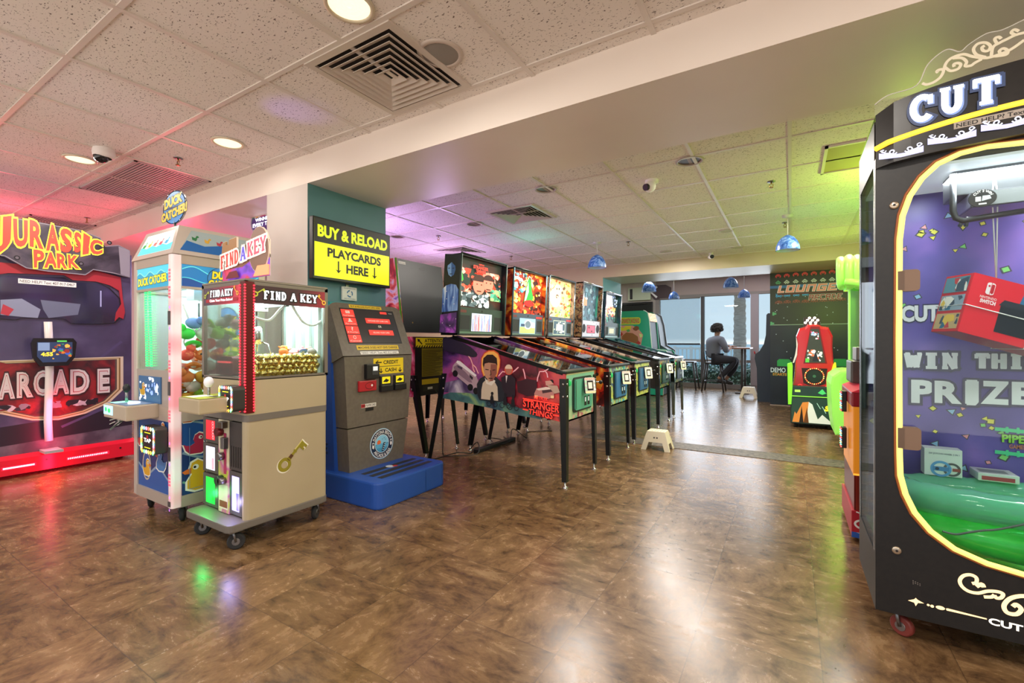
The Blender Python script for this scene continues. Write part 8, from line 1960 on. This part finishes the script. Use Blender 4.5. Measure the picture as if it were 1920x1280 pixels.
# ================================================================ red capsule ball game by the mural
sy = 6.72
sp = thing('capsule_game', 'red capsule-shaped arcade game with ring of lights on a mountain-print base', 'arcade game', (.21, 7.0, 0))
b0 = [(-0.011,0.432),(0.45,0.446),(-0.011,-0.025),(0.45,0.008)]; x0, x1 = b0[0][0], b0[1][0]; zm = .445
mb = MB(); mb.box((x0, sy, .05), (x1, sy + .6, zm), M('#1d2b26', .4), .006); mb.box((x0 - .01, sy - .01, zm - .055), (x1 + .01, sy + .6, zm - .045), M('#8ae04a', .4, 0, .6)); mb.build('base_cabinet', sp)
mb = MB(); mb.ay(sy); mb.rect(x0 + .01, .065, x1 - x0 - .02, zm - .13, M('#28463a', .4, 0, .25)); W = x1 - x0
mb.poly([(x0 + .02, .07), (x0 + W * .10, .20), (x0 + W * .14, .17), (x0 + W * .28, .32), (x0 + W * .42, .33), (x0 + W * .46, .2), (x0 + W * .38, .07)], M('#d8883a', .4, 0, .35)); mb.poly([(x0 + W * .36, .07), (x0 + W * .42, .33), (x0 + W * .50, .30), (x0 + W * .62, .12), (x0 + W * .72, .18), (x0 + W * .95, .08), (x0 + W * .9, .07)], M('#dfe8d8', .4, 0, .35)); mb.poly([(x0 + W * .2, .07), (x0 + W * .26, .28), (x0 + W * .3, .07)], M('#2a2018', .4)); mb.poly([(x0 + W * .3, .07), (x0 + W * .38, .26), (x0 + W * .42, .07)], M('#7a4a20', .4))
mb.text('SP', x0 + W * .76, .225, W * .2, .07, M('#f2e02a', .4, 0, .7), .06, BLACK, .05, shear=.2); bolt(mb, [(x0 + W * .6, .32), (x0 + W * .68, .25), (x0 + W * .72, .28), (x0 + W * .8, .2)], .004, M('#c8ffe0', .4, 0, .6))
mb.rect(x0 + .01, zm - .04, W - .02, .10, M('#24403a', .4, 0, .2)); mb.poly([(x0 + W * .62, zm), (x0 + W * .72, zm + .05), (x0 + W * .8, zm), (x0 + W * .86, zm + .01), (x0 + W * .72, zm - .02)], M('#4ac86a', .4, 0, .5)); mb.rect(x0 + W * .1, zm + .0, .06, .03, M('#a8d860', .4, 0, .5)); mb.build('base_print', sp)
mb = MB(); mb.box((x0 + .005, sy + .005, zm), (x1 - .005, sy + .6, zm + .075), M('#1f3a34', .4), .01); mb.build('counter', sp)
out = [(-0.009,0.45),(0.016,0.538),(0.029,0.644),(0.04,0.807),(0.06,0.908),(0.067,1.049),(0.05,1.146),(0.084,1.247),(0.145,1.266),(0.174,1.297),(0.273,1.299),(0.331,1.267),(0.396,1.254),(0.44,1.148),(0.436,1.011),(0.447,0.816),(0.421,0.601),(0.412,0.542),(0.453,0.475)]
mb = MB(); RSH = M('#c4222c', .25, 0, .06, .6); rows = []
cxs = sum(p[0] for p in out) / len(out); czs = .9
for y, k in ((7.30, .96), (6.92, 1.0), (6.86, .97), (6.845, .90)): rows.append([(cxs + (a - cxs) * k, y, czs + (b - czs) * k) for a, b in out])
mb.grid(rows, RSH, True, False, True); mb.build('red_shell', sp)
mb = MB(); mb.ay(6.845); ww = [(0.14,0.809),(0.358,0.814),(0.29,1.234),(0.207,1.235)]; mb.poly([(cxs + (a - cxs) * 1.14, .93 + (b - .93) * 1.10) for a, b in ww], M('#8a141c', .35)); mb.poly(ww, M('#3a4038', .3, 0, .3))
scatter(mb, 26, ['#f4f0e8', '#c8d0c8', '#e8704a', '#8a9a98', '#e84a4a'], .012, .035, .5, 33, (ww[0][0] + .03, ww[0][1] + .02, ww[1][0] - .03, ww[1][1] + .16)); scatter(mb, 14, ['#ffffff', '#e04a6a', '#8ab0e0', '#f0e0e0'], .01, .022, .6, 34, (ww[3][0], ww[2][1] - .13, ww[2][0], ww[2][1] - .02)); mb.poly([(ww[0][0] + .08, ww[0][1] + .02), (ww[0][0] + .12, ww[0][1] + .15), (ww[0][0] + .15, ww[0][1] + .02)], M('#2a2c3a', .4)); mb.rect(ww[0][0] + .01, ww[0][1] + .005, .04, .05, M('#58b848', .4, 0, .5)); mb.build('playfield_window', sp)
c = [(0.244,0.641)][0]; mb = MB(); mb.ay(6.843); mb.poly([(c[0] - .135, c[1] + .10), (c[0] + .135, c[1] + .10), (c[0] + .115, c[1] - .09), (c[0] + .06, c[1] - .115), (c[0] - .06, c[1] - .115), (c[0] - .115, c[1] - .09)][::-1], M('#2c1a1c', .4)); mb.circ(*c, .095, M('#241c1c', .4)); mb.circ(*c, .075, M('#1c302a', .4)); mb.circ(*c, .018, M('#3a6a4a', .4, 0, .3)); mb.build('target_face', sp)
mb = MB()
for i in range(28): t_ = 2 * PI * i / 28; mb.sph((c[0] + .098 * math.cos(t_), 6.838, c[1] + .098 * math.sin(t_)), .0075, M('#ff6a3a' if i % 3 else '#ffd06a', .4, 0, 2.0), n=6)
mb.build('light_ring', sp)
for p in [(0.093,0.508),(0.382,0.505)]: mb = MB(); mb.lathe([(.030, 0), (.028, -.008), (.018, -.010), (.001, -.004)], (p[0], 6.845, p[1]), M('#e8202c', .3, 0, .8), 16, 'y'); mb.lathe([(.018, -.011), (.001, -.010)], (p[0], 6.845, p[1]), BLACK, 12, 'y'); mb.build('speaker', sp)
for pts, col, nm, em in (([(0.05,1.141),(0.068,1.049),(0.061,0.907),(0.03,0.808),(0.012,0.8),(0.04,0.907),(0.054,1.009)], '#e8e0e0', 'white_fin', 0), ([(0.456,0.822),(0.463,0.722),(0.409,0.565),(0.399,0.623),(0.432,0.779)], '#d8dc2a', 'yellow_fin', .4), ([(-0.043,0.793),(0.003,0.81),(0.012,0.77),(0.009,0.491),(-0.002,0.29),(-0.036,0.288)], '#7ae82a', 'green_fin', .7)):
    mb = MB(); mb.prism(pts, 'y', 6.70 if nm != 'white_fin' else 6.86, 6.90, M(col, .4, 0, em)); mb.build(nm, sp)
mb = MB()
for i in range(3):
    for j in range(3 - (i == 2)):
        p = [(0.152,1.317)][0]; mb.sph((p[0] + .055 * j + .022 * i, 6.95, p[1] + .03 * i), .017, M('#fff0e4', .4, 0, 1.5), (1, .5, 1), 8)
mb.box((p[0] - .02, 6.96, p[1] - .08), (p[0] + .16, 7.0, p[1] + .07), M('#2a1c1c', .5)); mb.build('top_lights', sp)
mb = MB()
for x in (x0 + .06, x1 - .06): mb.cyl((x, sy + .06, 0), (x, sy + .06, .05), .018, BLACK, 10); mb.cyl((x, sy + .5, 0), (x, sy + .5, .05), .018, BLACK, 10)
mb.build('foot', sp)

# ================================================================ lime green game with the fist topper
LIME = M('#98ee62', .35, 0, .20); LIMED = M('#5ac82a', .4, 0, .2)
gx, gy = .375, 5.30
gm = thing('fist_game', 'lime green game cabinet with a big green fist on top at the right wall', 'arcade game', (.75, 5.6, 0))
mb = MB(); mb.box((gx + .08, gy, .06), (1.15, gy + .6, .80), M('#26322a', .4), .01); mb.build('lower_cabinet', gm)
mb = MB(); pr = [(0.445,0.197),(0.355,0.187),(0.33,0.362),(0.317,0.667),(0.33,0.744),(0.392,0.797),(0.453,0.804)]; mb.prism([(a, b) for a, b in pr] + [(gx + .16, .80), (gx + .16, .19)], 'y', gy - .02, gy + .62, LIME, bev=.02); mb.build('rounded_flank', gm)
for x_ in (gx + .14, 1.1):
    for y_ in (gy + .06, gy + .54): mb = MB(); mb.cyl((x_, y_, 0), (x_, y_, .065), .02, BLACK, 10); mb.build('foot', gm)
mb = MB(); mb.box((gx + .082, gy, .80), (gx + .096, gy + .05, 1.62), LIME); mb.box((gx + .165, gy, .80), (gx + .225, gy + .05, 1.62), M('#d89a6a', .5)); mb.box((gx + .09, gy, 1.60), (1.15, gy + .6, 1.66), LIMED); mb.box((gx + .20, gy + .10, .80), (1.15, gy + .6, 1.6), M('#b8ccb0', .5)); mb.box((gx + .096, gy + .07, .80), (gx + .20, gy + .08, 1.6), M('#cfdccb', .5, 0, .1)); mb.build('upper_frame', gm)
mb = MB(); mb.box((gx + .096, gy + .02, .80), (gx + .165, gy + .026, 1.60), glass_mat('tinted_glass', '#dff4df', .8)); mb.build('glass', gm)
# fist: four curled fingers and a thumb on a palm block
mb = MB(); fz = [(0.453,1.717)][0]; X, Z = fz[0] + .02, fz[1]
mb.sph((X + .05, gy + .12, Z), .17, LIME, (.75, .8, 1.05), 16)
mb.build('fist_palm', gm)
for i in range(4):
    mb = MB(); xo = X - .075 + i * .062; y_ = gy - .015 - .012 * math.sin(i * 1.0)
    P_ = [(xo + .02, y_ + .12, Z + .10), (xo, y_ + .03, Z + .145 - .012 * abs(i - 1.2)), (xo - .006, y_ - .035, Z + .09), (xo - .006, y_ - .045, Z - .02), (xo, y_ - .02, Z - .10), (xo + .01, y_ + .05, Z - .12)]
    mb.tube(smooth(P_, 4), .036, LIME, 12); mb.build('fist_finger', gm)
mb = MB(); mb.tube(smooth([(X + .14, gy + .0, Z - .13), (X + .09, gy - .06, Z - .12), (X + .02, gy - .085, Z - .10), (X - .05, gy - .075, Z - .085)], 4), .034, LIME, 12); mb.build('fist_thumb', gm)
mb = MB(); mb.cyl((X + .08, gy + .12, 1.66), (X + .08, gy + .12, Z - .12), .06, LIMED, 16); mb.build('fist_stand', gm)
mb = MB(); mb.box((gx + .10, gy - .12, .78), (gx + .24, gy + .02, .84), M('#3a3836', .4), .01); mb.build('control_panel', gm)

# ================================================================ orange and red tower game beside the black machine
ox, oy = .275, 3.04
om = thing('tower_game', 'orange and red tower game cabinet squeezed behind the black prize machine', 'arcade game', (.50, 3.3, 0))
zs = [(0.26,0.8),(0.26,0.722),(0.26,0.354),(0.26,0.167),(0.26,0.023)]; z1, z2, z3, z4, z5 = [p[1] for p in zs]
mb = MB(); mb.box((ox, oy, z5), (.75, oy + .55, z4), M('#b3182a', .4), .004); mb.ay(oy)
mb.rect(ox, z5, .475, .03, M('#2a5ab0', .4)); mb.poly([(ox + .02, z5 + .03), (ox + .12, z5), (ox + .3, z5), (ox + .3, z5 + .02), (ox + .12, z5 + .02)], WHITE); mb.stroke(arc(ox + .05, z5 + .075, .035, 30, 300, 16, .022), .010, WHITE); mb.stroke([(ox + .02, z4 - .005), (ox + .16, z4 - .045), (ox + .4, z4 - .05)], .007, WHITE)
mb.stroke(swirl(ox + .075, z4 - .055, .018, .004, 0, 400, 18), .006, WHITE); mb.stroke([(ox + .10, z4 - .06), (ox + .115, z4 - .03), (ox + .13, z4 - .06), (ox + .145, z4 - .035)], .006, WHITE); mb.build('base', om)
mb = MB(); mb.box((ox + .012, oy + .012, z4), (.74, oy + .53, z3), ramp_mat('red_flutes', [(.4, '#6a1a10'), (.5, '#a82a16'), (.6, '#7a2012')], 1, 1, stretch=(60, 1, 1), rough=.3)); mb.build('lower_tower', om)
mb = MB(); mb.box((ox + .008, oy + .008, z3), (.74, oy + .53, z2), M('#d8841e', .3, 0, .35), .004); mb.ay(oy + .008)
for i in range(3): mb.rect(ox + .06 + i * .035, z3 + .06, .018, .12, M('#b8661a', .4, 0, .3))
mb.rect(ox + .008, z3, .45, .010, M('#f4b03a', .4, 0, .8)); mb.circ(ox + .05, z3 + .21, .006, BRASS); mb.build('orange_tower', om)
mb = MB(); mb.box((ox, oy, z2), (.75, oy + .55, z1), M('#8a1420', .3, 0, .1), .008); mb.prism([(ox, z1), (.5, z1), (.5, z1 + .08), (ox + .06, z1 + .03)], 'y', oy, oy + .55, M('#c8283a', .3, 0, .2)); mb.build('red_cap', om)
mb = MB(); mb.box((ox + .02, oy + .25, z1 + .03), (.5, oy + .52, z1 + .16), M('#55504c', .35, .3), .01); mb.box((ox + .05, oy + .3, z1 + .16), (.5, oy + .5, z1 + .24), M('#8a8580', .4), .006); mb.build('mechanism', om)
for z in [0.723,0.51]:
    mb = MB(); mb.box((ox - .025, oy + .24, z - .06), (ox, oy + .30, z + .06), BLACK, .004); o_ = mb.build('card_reader', om); mb = MB()
    mb.bm.free()
    for y in (oy + .245, oy + .295):
        mb = MB()
        for i in range(9): mb.sph((ox - .026, y, z - .052 + i * .013), .005, M(['#ff5a5a', '#7affd0', '#fff0a0', '#8ab8ff'][i % 4], .4, 0, 1.6), n=6)
        mb.build('light_strip', o_)
caster(om, ox + .06, oy + .06, z5, min(.035, z5 * .45), turn=0)
